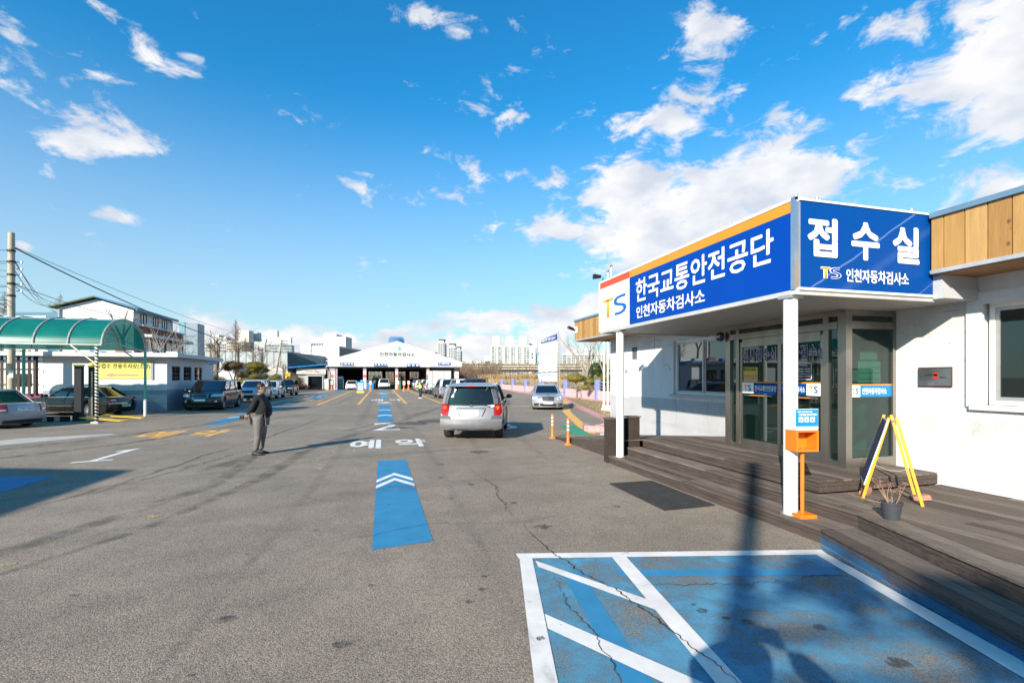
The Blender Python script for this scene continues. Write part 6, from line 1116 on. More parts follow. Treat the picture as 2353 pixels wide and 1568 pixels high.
LB(t,'dark_side',BLK,w,1,3,w+.05,20,h-.5)
t,w,h=block('blue_shed','blue-grey metal shed roof behind the utility pole',10,135,717,95,mat('shed_blue',(.04,.14,.22),.5),14); LB(t,'pale_band',KW,-w,-.1,0,w*.55,-.0,Z(725,95))
# ================================================================== INSPECTION HALL
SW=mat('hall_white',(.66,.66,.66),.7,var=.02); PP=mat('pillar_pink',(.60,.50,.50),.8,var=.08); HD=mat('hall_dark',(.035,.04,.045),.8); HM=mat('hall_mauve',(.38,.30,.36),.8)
st=thing('inspection_hall','white gable-fronted vehicle inspection hall with four open bays','building',(2.15,79,0)); Y0=79
MB().extr([(-8.3,Y0,3.75),(12.5,Y0,3.75),(12.5,Y0,4.35),(2.15,Y0,7.55),(-8.3,Y0,4.45)],(0,.35,0)).build('gable_wall',SW,st)
MB().box(-8.5,Y0-.5,3.62,7.4,Y0-.0,3.76).build('canopy_beam',SW,st); MB().box(7.45,Y0-1.1,3.70,12.45,Y0-.02,4.42).build('lane_box',SW,st); MB().box(7.45,Y0-1.0,3.55,12.3,Y0-.1,3.70).build('lane_box_underside',ALU,st)
for a,c in (((-8.55,4.40),(2.15,7.62)),((2.15,7.62),(12.75,4.28))): MB().add([(a[0],Y0-.03,a[1]),(c[0],Y0-.03,c[1]),(c[0],Y0+22,c[1]),(a[0],Y0+22,a[1]),(a[0],Y0-.03,a[1]+.14),(c[0],Y0-.03,c[1]+.14),(c[0],Y0+22,c[1]+.14),(a[0],Y0+22,a[1]+.14)],[(0,3,2,1),(4,5,6,7),(0,1,5,4),(1,2,6,5),(2,3,7,6),(3,0,4,7)]).build('roof',mat('roof_lilac',(.66,.65,.70),.6),st)
for x0,x1 in ((-8.1,-7.2),(-3.06,-2.58),(1.86,2.3),(6.83,7.28),(11.4,12.1)):
    MB().box(x0,Y0,0,x1,Y0+.45,2.95).build('pillar',PP,st); MB().box(x0,Y0,2.95,x1,Y0+.45,3.75).build('pillar_top',HM,st)
MB().box(-7.2,Y0+.1,0,-6.9,Y0+.5,3.7).build('pillar_side',HM,st)
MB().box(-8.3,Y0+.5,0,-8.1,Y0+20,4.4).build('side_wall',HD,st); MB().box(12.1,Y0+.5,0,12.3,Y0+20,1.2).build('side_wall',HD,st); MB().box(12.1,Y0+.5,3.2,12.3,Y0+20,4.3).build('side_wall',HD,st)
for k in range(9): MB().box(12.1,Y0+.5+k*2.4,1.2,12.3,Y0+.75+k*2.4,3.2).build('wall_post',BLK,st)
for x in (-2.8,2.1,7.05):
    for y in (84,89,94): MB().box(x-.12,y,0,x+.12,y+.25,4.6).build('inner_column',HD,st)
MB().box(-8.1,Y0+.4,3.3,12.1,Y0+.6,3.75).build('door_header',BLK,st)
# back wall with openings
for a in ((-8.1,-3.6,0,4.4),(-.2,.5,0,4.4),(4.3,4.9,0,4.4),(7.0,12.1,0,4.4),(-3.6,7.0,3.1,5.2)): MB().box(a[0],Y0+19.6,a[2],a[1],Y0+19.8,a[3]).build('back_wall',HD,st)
MB().box(-8.1,Y0+.0,.0,12.1,Y0+20,.012).build('hall_floor',mat('hall_floor',(.10,.16,.15),.6),st)
MB().box(4.3,Y0+15,1.0,4.9,Y0+15.3,4).build('machine',HD,st)
for k,(x,y,w_,h_,c) in enumerate([(-6.7,81.5,1.2,2.1,(.12,.25,.3)),(-2.2,82.5,1.3,1.5,(.02,.22,.5)),(-3.4,82,.5,1.6,(.02,.28,.55)),(2.6,82,.5,2.0,(.03,.18,.12)),(-1.0,84,1.6,2.2,(.02,.03,.04)),(3.0,86,.7,2.6,(.05,.05,.05))]):
    t=thing('inspection_machine',['grey-green cabinet in bay 1','blue tool cabinet beside the bay 2 pillar','narrow blue locker behind the bay 1 and 2 pillar','green machine by the bay 3 pillar','black test stand inside bay 2','dark tester column inside bay 3'][k],'machine',(x,y,0)); LB(t,'cabinet',mat('cabinet_%d'%k,c,.5),-w_/2,0,0,w_/2,.6,h_*.8); LB(t,'control_head',mat('cabinet_top_%d'%k,tuple(min(1,v*1.8+.1) for v in c),.4),-w_*.4,.05,h_*.8+.01,w_*.4,.5,h_); LB(t,'display',WH,-w_*.3,.02,h_*.85,w_*.3,.05,h_*.96)
blz=Y0-.012
text('인천자동차검사소',(-.55,blz,5.32),rt,up,5.5,.62,mat('letter_green',(.01,.05,.02),.5),st,.022,'hall_lettering',.02); text('T',(1.6,blz,6.3),rt,up,.5,.55,mat('faded_pink',(.75,.35,.4),.5),st,.03,'logo_letter',.02); text('S',(2.2,blz,6.3),rt,up,.62,.55,mat('faded_blue',(.05,.35,.62),.5),st,.05,'logo_letter',.02)
for x0,x1,z0_,z1_,s_,yy in ((-6.45,-4.4,3.78,4.22,'① 예 약 차',Y0-.55),(-1.43,.63,3.72,4.18,'② 예 약 차',Y0-.55),(3.6,5.65,3.66,4.12,'③ 진 로',Y0-.55),(8.55,10.55,3.90,4.36,'④ 대형차(특)',Y0-1.12)):
    t=thing('lane_sign','blue sign over '+{'①':'the leftmost','②':'the second','③':'the third','④':'the rightmost'}[s_[0]]+' bay, reading '+s_.replace(' ',''),'sign',((x0+x1)/2,yy,z0_)); MB().box(x0,yy-.08,z0_,x1,yy-.02,z1_).build('sign_panel',BL,t); text(s_,(x0+.12,yy-.082,z0_+.07),rt,up,x1-x0-.24,z1_-z0_-.14,WH,t,.035,'sign_lettering',.006)
for k in range(4): MB().box(11.2+k*.28,Y0-1.13,3.78,11.32+k*.28,Y0-1.105,3.86).build('blue_stud',BL,st)
for x,n_ in ((-7.65,'1'),(-2.82,'2'),(2.08,'3'),(7.05,'4')):
    MB().lathe([(.21,0),(.25,0),(.25,.02),(.21,.02)],(x,Y0-.03,2.15),16,'y').build('ring_mark',mat('ring_red',(.65,.12,.12),.6),st); text(n_,(x-.07,Y0-.004,2.05),rt,up,.14,.2,MATS['ring_red'],st,.0,'pillar_number',.006)
MB().box(-7.9,Y0-.02,1.15,-7.4,Y0,1.7).build('green_notice',mat('notice_green',(.1,.5,.2),.6),st); MB().box(6.85,Y0-.02,1.3,7.25,Y0,1.9).build('blue_notice',NB,st)
vn=thing('roof_ventilator','blue slatted ventilator crowning the hall ridge','ventilator',(2.1,82,7.6)); BV=mat('vent_blue',(.02,.22,.48),.4)
for k in range(15): x=.95+k*.165; z=8.55-(.28 if k in(0,14) else .1 if k in (1,13) else 0); MB().box(x,81.0,6.9,x+.06,84,z).build('vent_slat',BV,vn)
b=MB(); 
for p,q in (((.9,6.9),(.93,8.2)),((.93,8.2),(1.15,8.55)),((1.15,8.55),(3.1,8.55)),((3.1,8.55),(3.33,8.2)),((3.33,8.2),(3.35,6.9))): b.beam((p[0],80.9,p[1]),(q[0],80.9,q[1]),.1,.12)
b.build('vent_frame',BV,vn)
for x,z in ((8.8,5.75),(10.3,5.25)): t=thing('roof_turbine','small dark turbine vent on the right slope of the hall roof, '+('upper one' if x<9 else 'lower one'),'vent',(x,83,z)); MB().cyl((0,0,-.3),(0,0,.1),.15).build('neck',BLK,t,world=False); MB().ell((0,0,.25),(.28,.28,.25),10,6).build('turbine',mat('turbine_rust',(.12,.04,.03),.6),t,True,world=False)
MB().cyl((-8.6,Y0-.3,3.6),(-8.2,Y0-.3,3.0),.06,n=8).build('downpipe',ALU,st); MB().cyl((-8.2,Y0-.3,3.0),(-8.2,Y0-.3,0),.06,n=8).build('downpipe',ALU,st)
# blue-roofed side wing
sw=thing('side_wing','low grey wing with a thin blue sloping roof, left of the hall','building',(-11,79.5,0)); GR=mat('wing_grey',(.40,.40,.40),.85,var=.06)
MB().box(-12.6,79.6,0,-8.75,88,3.5).build('wall',GR,sw); MB().box(-12.8,79.2,2.45,-8.6,79.6,3.3).build('upper_wall',mat('wing_pale',(.55,.55,.53),.85),sw)
MB().add([(-14.3,78.4,3.30),(-8.4,78.4,3.86),(-8.4,88,3.86),(-14.3,88,3.30),(-14.3,78.4,3.44),(-8.4,78.4,4.0),(-8.4,88,4.0),(-14.3,88,3.44)],[(0,3,2,1),(4,5,6,7),(0,1,5,4),(1,2,6,5),(2,3,7,6),(3,0,4,7)]).build('roof',mat('wing_roof_blue',(.0,.22,.62),.4),sw)
MB().box(-11.4,79.0,2.15,-8.85,79.6,2.25).build('porch_lintel',SW,sw); MB().box(-11.3,79.1,0,-11.15,79.6,2.15).build('porch_post',GR,sw); MB().box(-9.1,79.1,0,-8.95,79.6,2.15).build('porch_post',GR,sw); MB().box(-11.15,79.5,0,-9.1,79.58,2.15).build('glass_door',CGD,sw)
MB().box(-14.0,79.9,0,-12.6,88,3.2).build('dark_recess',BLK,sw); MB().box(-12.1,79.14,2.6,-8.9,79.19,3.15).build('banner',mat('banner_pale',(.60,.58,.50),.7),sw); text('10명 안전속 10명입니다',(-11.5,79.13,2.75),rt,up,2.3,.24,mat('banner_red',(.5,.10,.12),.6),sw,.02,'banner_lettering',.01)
vm=thing('vending_cabinet','tall pale cabinet between the wing door and the first hall pillar','cabinet',(-8.4,78.6,0)); LB(vm,'cabinet_body',mat('cabinet_pale',(.55,.54,.5),.6),-.3,-.3,0,.3,.3,1.75); LB(vm,'cabinet_front',WH,-.24,-.32,.9,.24,-.3,1.6)
# cones, A-frame board, yellow sign
def coneset(x,y,l):
    t=thing('traffic_cone',l,'traffic cone',(x,y,0),0,'orange cones holding notices at the hall'); LB(t,'cone_base',OB,-.24,-.24,0,.24,.24,.04); MB().lathe([(.2,.04),(.05,.72),(0,.73)],(0,0,0),14).build('cone_body',OB,t,True,world=False)
    LB(t,'notice_frame',mat('frame_red',(.75,.12,.06),.5),-.19,-.03,.80,.19,.03,1.42); LB(t,'notice_sheet',WH,-.15,-.04,.86,.15,-.03,1.36); LB(t,'notice_print',TSB,-.1,-.045,1.05,.1,-.04,1.18); LB(t,'clip',OB,-.04,-.03,.7,.04,.03,.8)
for x,y,l in ((-7.6,78.0,'orange cone with a notice at the first hall pillar, farthest left'),(-1.93,77.8,'orange cone with a notice in front of the second pillar and bay 2'),(2.25,78.1,'orange cone with a notice at the foot of the third pillar'),(2.9,71.0,'orange cone with a notice set nearest the camera, before bay 3'),(3.9,78.0,'orange cone with a notice inside the mouth of bay 3')): coneset(x,y,l)
ab=thing('notice_board_stand','blue and white A-board with yellow feet on the yellow hatching','sign',(-2.74,62.6,0)); b=MB(); b.add([(-.42,-.25,.1),(.42,-.25,.1),(.42,0,1.42),(-.42,0,1.42),(-.42,-.21,.1),(.42,-.21,.1),(.42,.04,1.42),(-.42,.04,1.42)],[(0,3,2,1),(4,5,6,7),(0,1,5,4),(1,2,6,5),(2,3,7,6),(3,0,4,7)]); b.build('board',NB,ab,world=False)
for a in ((-.44,-.30,0,.44,-.2,.22),(-.44,.2,0,.44,.3,.12)): LB(ab,'foot',LY,*a)
for z in (.4,.62,.85,1.1): LB(ab,'white_print',WH,-.32,-.27+z*.17,z,.32,-.255+z*.17,z+.10)
x,y=P(661,72); ysg=thing('yellow_sign','small yellow arrow sign on a thin post before the low wing','sign',(x,y,0)); MB().cyl((0,0,0),(0,0,2.9),.05).build('post',WHITE,ysg,world=False); LB(ysg,'plate',LY,-.35,-.06,1.4,.35,-.03,2.7); MB().extr([(-.15,-.065,2.0),(.1,-.065,2.25),(.1,-.065,1.75)],(0,-.01,0)).build('arrow',PR,ysg,world=False)
# ================================================================== VEGETATION
BARK=mat('bark_grey',(.20,.16,.12),.9,var=.35,scale=6,bump=.5,bscale=14); BARKP=mat('bark_pale',(.34,.28,.21),.9,var=.35,scale=6,bump=.4,bscale=14); TWIG=mat('twig_brown',(.22,.14,.09),.9,var=.3,scale=3)
def grow(b,p,d,l,r,lev,rnd,spread=.6,kids=3,seg=4,wob=.15,tw=None,up_=.15):
    pts=[]; q=Vector(p); d=Vector(d).normalized()
    for i in range(seg):
        n=q+d*l/seg; rr_=r*(1-.5*(i+1)/seg); b.cyl(q,n,r*(1-.5*i/seg),rr_,n=6 if r>.04 else 4,cap=False); q=n; d=(d+Vector((rnd.uniform(-wob,wob),rnd.uniform(-wob,wob),rnd.uniform(-wob,wob)+up_*.3))).normalized(); pts.append((q.copy(),d.copy(),rr_))
    if lev>0:
        for k in range(kids):
            c=pts[rnd.randrange(seg//2,seg)] if k<kids-1 else pts[-1]; a=rnd.uniform(0,6.283); dd=(c[1]+Vector((math.cos(a),math.sin(a),rnd.uniform(-.1,.6)))*spread).normalized(); grow(tw or b,c[0],dd,l*rnd.uniform(.5,.78),c[2]*.75,lev-1,rnd,spread,kids,seg,wob,tw,up_)
def tree(label,x,y,h,r,seed,lev=4,kids=3,spread=.7,fork=.35,m=BARKP,group=None,z=0,name='bare_tree',limbs=3):
    rnd=random.Random(seed); t=thing(name,label,'tree',(x,y,z),0,group); b=MB(); c=MB(); f=h*fork
    b.cyl((0,0,-.05),(0,0,.15),r*1.3,r,n=10,cap=False); pr_=Vector((0,0,.15)); 
    for i in range(4): q=Vector((rnd.uniform(-.04,.04)*h*.3,rnd.uniform(-.04,.04)*h*.3,.15+(f-.15)*(i+1)/4)); b.cyl(pr_,q,r*(1-.08*i),r*(1-.08*(i+1)),n=10,cap=False); pr_=q
    for k in range(limbs): a=k*2*math.pi/limbs+rnd.uniform(-.4,.4); grow(c,pr_,(math.cos(a)*spread,math.sin(a)*spread,1),(h-f)*rnd.uniform(.5,.62),r*.55,lev-1,rnd,spread*.8,kids)
    b.build('trunk',m,t,True,world=False,norm=False); c.build('crown',m,t,False,world=False,norm=False); return t
def pollard(label,x,y,h,r,seed,group=None,m=BARK,stems=3):
    rnd=random.Random(seed); t=thing('pollarded_tree',label,'tree',(x,y,0),0,group); b=MB(); c=MB(); b.cyl((0,0,0),(0,0,h*.33),r*1.2,r,n=9,cap=False)
    for k in range(stems):
        a=rnd.uniform(0,6.28); q=Vector((.3*math.cos(a)*h*.12,.3*math.sin(a)*h*.12,h*.5)); b.cyl((0,0,h*.33),q,r*.8,r*.6,n=7,cap=False); e=q+Vector((rnd.uniform(-.1,.1),rnd.uniform(-.1,.1),h*.5*rnd.uniform(.7,1))); b.cyl(q,e,r*.6,r*.4,n=7)
        for j in range(7): z_=rnd.uniform(.3,1); p=q.lerp(e,z_); a=rnd.uniform(0,6.28); grow(c,p,(math.cos(a),math.sin(a),.7),h*rnd.uniform(.1,.26),r*.22,1,rnd,.6,3,3)
    for j in range(6): a=rnd.uniform(0,6.28); grow(c,(0,0,h*.33),(math.cos(a),math.sin(a),.6),h*rnd.uniform(.2,.35),r*.35,2,rnd,.6,3,3)
    b.build('trunk',m,t,True,world=False,norm=False); c.build('crown',m,t,False,world=False,norm=False); return t
def metasequoia(label,x,y,h,seed,group=None):
    rnd=random.Random(seed); t=thing('metasequoia',label,'tree',(x,y,0),0,group); b=MB(); c=MB(); b.cyl((0,0,0),(0,0,h),.014*h,.004,n=8,cap=False)
    for k in range(190):
        u=(k/190)**.8; z=h*(.22+.76*u); l=h*.25*(1-u)+.15; a=rnd.uniform(0,6.28); d=Vector((math.cos(a),math.sin(a),.55)); p=Vector((0,0,z)); e=p+d*l; c.cyl(p,e,(.0028*h*(1-u)+.012)*2.0,.02,n=4,cap=False)
        for j in range(7): q=p.lerp(e,rnd.uniform(.25,1)); c.cyl(q,q+Vector((rnd.uniform(-1,1),rnd.uniform(-1,1),rnd.uniform(-.1,.8)))*l*.22,.03,.014,n=3,cap=False)
    b.build('trunk',TWIG,t,True,world=False,norm=False); c.build('crown',mat('twig_reddish',(.20,.12,.085),.9),t,False,world=False,norm=False)
def fol(name,cols,rough=.8): return mat(name,cols,rough,var=.45,scale=3)
PG=fol('pine_yellow_green',(.15,.125,.018)); PGD=fol('pine_dark_green',(.045,.05,.015)); PBR=fol('pine_brown',(.085,.045,.015)); EV=fol('evergreen_leaf',(.06,.085,.02),.4); BR=fol('hedge_brown',(.12,.05,.03))
def clump(blobs,m,parent,name='foliage',seed=1,size=.07,dens=420,leaf=False):
    rnd=np.random.RandomState(seed); V=[];Fc=[]; k=0
    b=MB()
    for c,r in blobs:
        b.ell(c,(r[0]*.86,r[1]*.86,r[2]*.86),12,8,.03)
        n=int(dens*(r[0]*r[1]+r[0]*r[2]+r[1]*r[2])*1.6)+60
        u=rnd.normal(size=(n,3)); u/=np.linalg.norm(u,axis=1)[:,None]; rad=1+.06*np.sin(u[:,0]*9+c[0]*7)+.07*np.sin(u[:,1]*11+c[2]*5)+rnd.uniform(-.12,.07,n)
        p=np.array(c)+u*np.array(r)*rad[:,None]; d=u*.9+rnd.uniform(-.7,.7,(n,3)); d/=np.linalg.norm(d,axis=1)[:,None]; s=np.cross(d,rnd.normal(size=(n,3))); s/=np.linalg.norm(s,axis=1)[:,None]
        L_=size*rnd.uniform(.6,1.4,n)[:,None]; w=L_*(.45 if leaf else .22); q=np.stack([p-s*w,p+s*w,p+d*L_+s*w*.2,p+d*L_-s*w*.2],1) if not leaf else np.stack([p,p+d*L_*.5+s*w,p+d*L_,p+d*L_*.5-s*w],1)
        V.append(q.reshape(-1,3)); 
    V=np.concatenate(V); o=len(b.v); b.v+= [tuple(v) for v in V.tolist()]; b.f+=[(o+4*i,o+4*i+1,o+4*i+2,o+4*i+3) for i in range(len(V)//4)]
    return b.build(name,m,parent,False,world=False,norm=False)
def topiary(label,x,y,blobs,limbs,m,seed,size=.09,z=.1,group='cloud-pruned pines'):
    t=thing('topiary_pine',label,'tree',(x,y,z),-YAW,group); b=MB()
    for p,q,r0,r1 in limbs: b.cyl(p,q,r0,r1,n=8,cap=False)
    b.build('trunk',BARK,t,True,world=False,norm=False)
    for i,(c,r,mm) in enumerate(blobs): clump([(c,r)],mm or m,t,'foliage_pad',seed+i,size)
    return t
# right bed
x,y=P(1323,39.8); topiary('mushroom-shaped clipped pine on a bent trunk, first from the road',x,y,[((-.05,0,1.72),(.80,.75,.36),None),((-.1,0,1.86),(.62,.6,.36),None),((.62,.3,1.72),(.34,.3,.24),PGD)],[((.1,0,0),(.06,0,.6),.09,.07),((.06,0,.6),(-.02,0,1.5),.07,.05)],PG,3,.06)
x,y=P(1368,38.2); topiary('many-padded clipped pine behind the flagpoles',x,y,[((-.42,0,1.50),(.46,.42,.25),None),((-.8,-.1,1.02),(.36,.34,.25),None),((.3,.1,1.62),(.42,.4,.27),None),((.18,-.1,1.15),(.38,.36,.22),None),((.33,0,.72),(.44,.4,.36),None),((.85,.2,1.85),(.42,.4,.36),None),((.95,0,1.35),(.4,.4,.3),None),((-.05,.35,1.4),(.4,.3,.25),PGD)],[((.25,0,0),(.1,0,.7),.10,.08),((.1,0,.7),(.3,0,1.5),.07,.05),((.1,0,.6),(-.7,0,1.0),.06,.04),((.1,0,.8),(-.4,0,1.4),.05,.04),((.3,0,1.2),(.85,0,1.8),.05,.04),((.2,0,.3),(.35,0,.7),.06,.05)],PG,13,.06)
x,y=P(1346,40.6); tree('bare many-stemmed tree with a pale pruned trunk behind the clipped pines',x,y,5.3,.22,21,4,3,.5,.34,BARKP,None,.1,limbs=4)
x,y=P(1388,41); tree('slender bare tree nearest the reception wall',x,y,5.0,.12,33,4,3,.5,.4,BARKP,None,.1)
x,y=P(1375,47); t=thing('camellia_bush','tall broad-leaved evergreen bush with glossy leaves beyond the clipped pines','bush',(x,y,.1)); MB().cyl((0,0,0),(0,0,1.5),.12,.08).build('trunk',BARK,t,world=False); clump([((-.1,0,1.7),(.75,.7,1.0)),((.3,.2,2.5),(.6,.55,.75)),((-.3,0,2.6),(.5,.45,.6)),((.5,0,1.4),(.6,.5,.8))],EV,t,'foliage',5,.12,420,True)
# left bed
def LT(px,d,*a,**k): x,y=P(px,d); return topiary(a[0],x,y,*a[1:],**k)
LT(536,66,'dark brown mushroom-headed clipped pine with a pale forked trunk',[((0,0,3.45),(1.38,1.1,.60),None),((-.8,0,3.15),(.7,.7,.42),None),((.95,0,2.25),(.5,.5,.45),PBR)],[((-.2,0,0),(.1,0,1.3),.16,.13),((.1,0,1.3),(.4,0,3.0),.11,.08),((0,0,1.2),(-.7,0,2.8),.09,.06),((.1,0,1.3),(.95,0,2.1),.07,.05)],PBR,31,.1)
LT(587,66,'large yellow-green clipped pine in stacked pads',[((0,0,3.40),(1.40,1.2,.46),None),((.05,0,3.62),(1.0,.9,.36),None),((-.2,0,2.85),(.70,.7,.28),None),((1.0,0,2.78),(.56,.6,.30),PGD),((1.35,.2,2.85),(.4,.4,.28),PGD),((0.05,-.2,2.0),(.78,.7,.30),None),((1.3,-.1,2.0),(.52,.5,.32),PGD),((-1.15,0,2.3),(.46,.5,.45),PGD),((-.75,.2,2.85),(.5,.5,.26),PGD)],[((0,0,0),(.1,0,1.8),.18,.13),((.1,0,1.8),(0,0,3.2),.12,.08),((0,0,1.5),(1.3,0,2.6),.08,.05),((0,0,1.4),(-1.1,0,2.1),.08,.05)],PG,41,.1)
LT(631,66,'low rounded yellow-green clipped pine near the pole',[((0,0,1.75),(.85,.8,.38),None),((.35,0,2.0),(.5,.5,.26),None),((.1,0,1.3),(1.0,.9,.4),None),((-.9,0,1.2),(.6,.6,.35),PGD)],[((0,0,0),(0,0,1.6),.12,.09)],PG,51,.1)
LT(488,60,'large dark green dome-shaped clipped shrub next to the kiosk',[((0,0,1.0),(1.1,1.1,1.25),None),((1.25,0,.95),(.55,.5,.9),PBR)],[((0,0,0),(0,0,.5),.1,.1)],fol('pine_olive',(.075,.065,.014)),61,.11)
LT(566,63,'flat yellow-green clipped shrub before the row of pines',[((0,0,1.3),(1.3,1.0,.45),None)],[((0,0,0),(0,0,1.0),.1,.1)],PG,71,.1)
x,y=P(676,70); t=thing('hedge','rounded olive shrub before the low wing','bush',(x,y,.1)); clump([((0,0,1.2),(1.2,1.1,.8))],fol('shrub_olive',(.13,.10,.035)),t,'foliage',8,.13,300); x,y=P(688,70); t=thing('hedge','low reddish brown hedge beside the wing entrance','bush',(x,y,.1)); clump([((0,0,.45),(1.3,.9,.42)),((-1,0,.4),(.9,.8,.38))],BR,t,'foliage',9,.11,300)
PT_='pollarded trees in the left bed'
for px,d,h,r,s,l in ((497,64,7.3,.26,1,'tall pollarded tree with thick knobbly trunk just right of the kiosk'),(486,68,7.4,.14,2,'slim pollarded tree rising behind the kiosk roof end'),(545,70,7.0,.18,3,'pollarded tree between the brown and the yellow-green clipped pines'),(583,74,6.6,.14,5,'thin pollarded tree above the stacked clipped pine'),(600,70,6.4,.18,6,'pollarded tree directly right of the stacked clipped pine'),(653,66,3.9,.14,8,'small knotty pollarded tree nearest the low wing')): x,y=P(px,d); pollard(l,x,y,h,r,s,PT_)
for px,d,h,r,s,l in ((372,47,7.0,.15,14,'pale bare tree with many upright limbs just above the kiosk roof'),(393,50,6.6,.14,15,'pale bare tree leaning right above the kiosk roof corner'),(410,49,5.9,.13,18,'wide-spreading pale bare tree at the right end of the kiosk roof')): x,y=P(px,d); tree(l,x,y,h,r,s,3,3,.75,.42,BARKP,'bare trees behind the kiosk',limbs=4)
x,y=P(283,47); tree('dark pruned bare tree in front of the white gable',x,y,9.4,.2,25,2,3,.5,.6,BARK)
for px,d,py,s,l in ((541,150,731,1,'tallest conical leafless metasequoia rising over the factory'),(594,260,792,2,'small distant leafless metasequoia over the apartment roofs'),(138,190,668,3,'leafless metasequoia just left of the gabled building'),(10,150,665,4,'broad leafless metasequoia behind the utility pole'),(565,190,770,6,'reddish leafless metasequoia beside the tall one')): x,y=P(px,d); metasequoia(l,x,y,Z(py,d),s,'leafless metasequoias')
# far utility pole near the wing
x,y=P(642,88); fp_=thing('utility_pole','leaning concrete utility pole with insulators beyond the clipped pines','utility pole',(x,y,0)); MB().cyl((-1.0,0,0),(.35,0,Z(780,88)),.24,.17,12).build('pole',CON,fp_,True,world=False)
for z in (.97,.92,.87): LB(fp_,'insulator_arm',BLK,.1,-.05,Z(780,88)*z-.05,1.4,.05,Z(780,88)*z+.05)
for k,(a,b_) in enumerate([(785,825),(790,829),(796,833)]): wire('cable',['upper','middle','lower'][k]+' wire from the leaning pole to the inspection hall gable',W3(648,a,88),W3(756,b_,79),1.2,.02)
# ================================================================== RIGHT BACKGROUND
fw=thing('boundary_wall','low pink boundary wall with lilac posts and steel rails curving along the road','fence',(17,55,0)); LIL=mat('lilac_post',(.22,.25,.52),.7,var=.08); RA=mat('rail_steel',(.42,.40,.36),.4,.7)
FP=[site(6.75,37.5),site(5.07,44.8),site(3.4,52.0),site(1.78,59.4),site(.18,66.4),site(-1.5,73.8),site(-3.2,81.2),site(-4.9,88.5)]; FP=[site(9.5,26.5),site(8.3,31)]+FP
for i in range(len(FP)-1):
    a,c=Vector(FP[i]),Vector(FP[i+1]); d=(c-a).normalized(); n=Vector((-d.y,d.x)); 
    MB().prism([tuple(a+n*.1),tuple(c+n*.1),tuple(c-n*.1),tuple(a-n*.1)],0,.88).build('wall_panel',PINKW,fw); MB().prism([tuple(a+n*.35),tuple(c+n*.35),tuple(c+n*.1),tuple(a+n*.1)],0,.18).build('kerb_foot',PINK,fw)
    for z in (1.08,1.3,1.55): MB().cyl((*a,z),(*c,z),.03,n=6).build('rail',RA,fw)
for i,a in enumerate(FP):
    a=Vector(a); d=(Vector(FP[min(i+1,len(FP)-1)])-Vector(FP[max(0,i-1)])).normalized(); n=Vector((-d.y,d.x)); p=[tuple(a+n*.25+d*.16),tuple(a+n*.25-d*.16),tuple(a-n*.12-d*.16),tuple(a-n*.12+d*.16)]; MB().prism(p,0,1.72).build('post',LIL,fw)
    for z in (1.08,1.3,1.55): MB().beam((*(a-n*.1),z),(*(a-n*.55),z+.0),.06,.12).build('rail_bracket',LIL,fw)
# banner rack
br=thing('banner_rack','tall steel rack of stacked white banners with a blue header and a ladder','billboard',(17,50,0)); BA=Vector(site(2.95,53.6)); BB=Vector(site(4.49,47.0)); bd_=(BB-BA).normalized(); bn=Vector((-bd_.y,bd_.x)); 
if bn.dot(BB)>0: bn=-bn
U3=(bd_.x,bd_.y,0); Lb=(BB-BA).length
def bpt(u,z,o=0): q=BA+bd_*u+bn*o; return (q.x,q.y,z)
for u,h in ((0,5.9),(Lb,6.35),(Lb+.55,6.35)): MB().cyl(bpt(u,0),bpt(u,h),.05,n=8).build('rack_post',RA,br)
for k in range(15): MB().cyl(bpt(Lb,.6+k*.41),bpt(Lb+.55,.6+k*.41),.02,n=6).build('ladder_rung',RA,br)
BW=mat('banner_white',(.80,.80,.80),.6,var=.03); CY_=mat('banner_cyan',(.02,.4,.6),.6); PRG=mat('print_pink',(.75,.40,.38),.6); PB=mat('print_bluegrey',(.35,.48,.62),.6)
for i,(z0_,z1_) in enumerate(((4.42,5.50),(3.45,4.30),(2.52,3.36),(1.52,2.38))):
    b=MB(); n_=14; rg=[[],[]]
    for j in range(n_+1): u=.1+(Lb-.2)*j/n_; w_=.03*math.sin(j*1.3+i); rg[0].append(bpt(u,z0_+w_,.03+w_)); rg[1].append(bpt(u,z1_+w_*.5,.03+w_*.5))
    b.loft(rg,close=False,caps=False); b.build('banner',BW,br,norm=False)
    MB().poly([bpt(.12,z0_+.03,.075),bpt(.5,z0_+.03,.075),bpt(.12,z0_+.6,.075)]).build('banner_corner',CY_,br)
    U_,V_=(bd_.x,bd_.y,0),(0,0,1); s_=['안전은 접촉이 아닌 종합 검사','교통사고 줄이는 안전운전 약속','자동차 정기검사 안내','자동차검사 사전예약 문의']
    text(s_[i],bpt(.6,z0_+.45,.085),U_,V_,Lb-1.4,.34,[PB,PRG,PB,CY_][i],br,.0,'banner_lettering',.0); text('미리 예약하고 편리하게 검사받으세요',bpt(1.6,z0_+.15,.085),U_,V_,Lb-3.4,.18,PRG,br,.0,'banner_lettering',.0)
MB().add([bpt(1.3,5.62,.02),bpt(Lb-.05,5.62,.02),bpt(Lb-.05,6.2,.02),bpt(1.3,6.0,.02),bpt(1.3,5.62,.07),bpt(Lb-.05,5.62,.07),bpt(Lb-.05,6.2,.07),bpt(1.3,6.0,.07)],[(0,1,2,3),(7,6,5,4),(0,4,5,1),(1,5,6,2),(2,6,7,3),(3,7,4,0)]).build('header_panel',BL,br); text('속도를 줄이면 사람이 보입니다',bpt(1.45,5.70,.072),U3,(0,0,1),Lb-1.9,.34,WH,br,.03,'header_lettering',.01); MB().poly([bpt(.1,5.5,.05),bpt(1.25,5.5,.05),bpt(1.25,5.98,.05),bpt(.1,5.85,.05)]).build('logo_panel',BW,br); text('TS',bpt(.4,5.6,.055),U3,(0,0,1),.6,.26,TSB,br,.03,'logo_letter',.0)


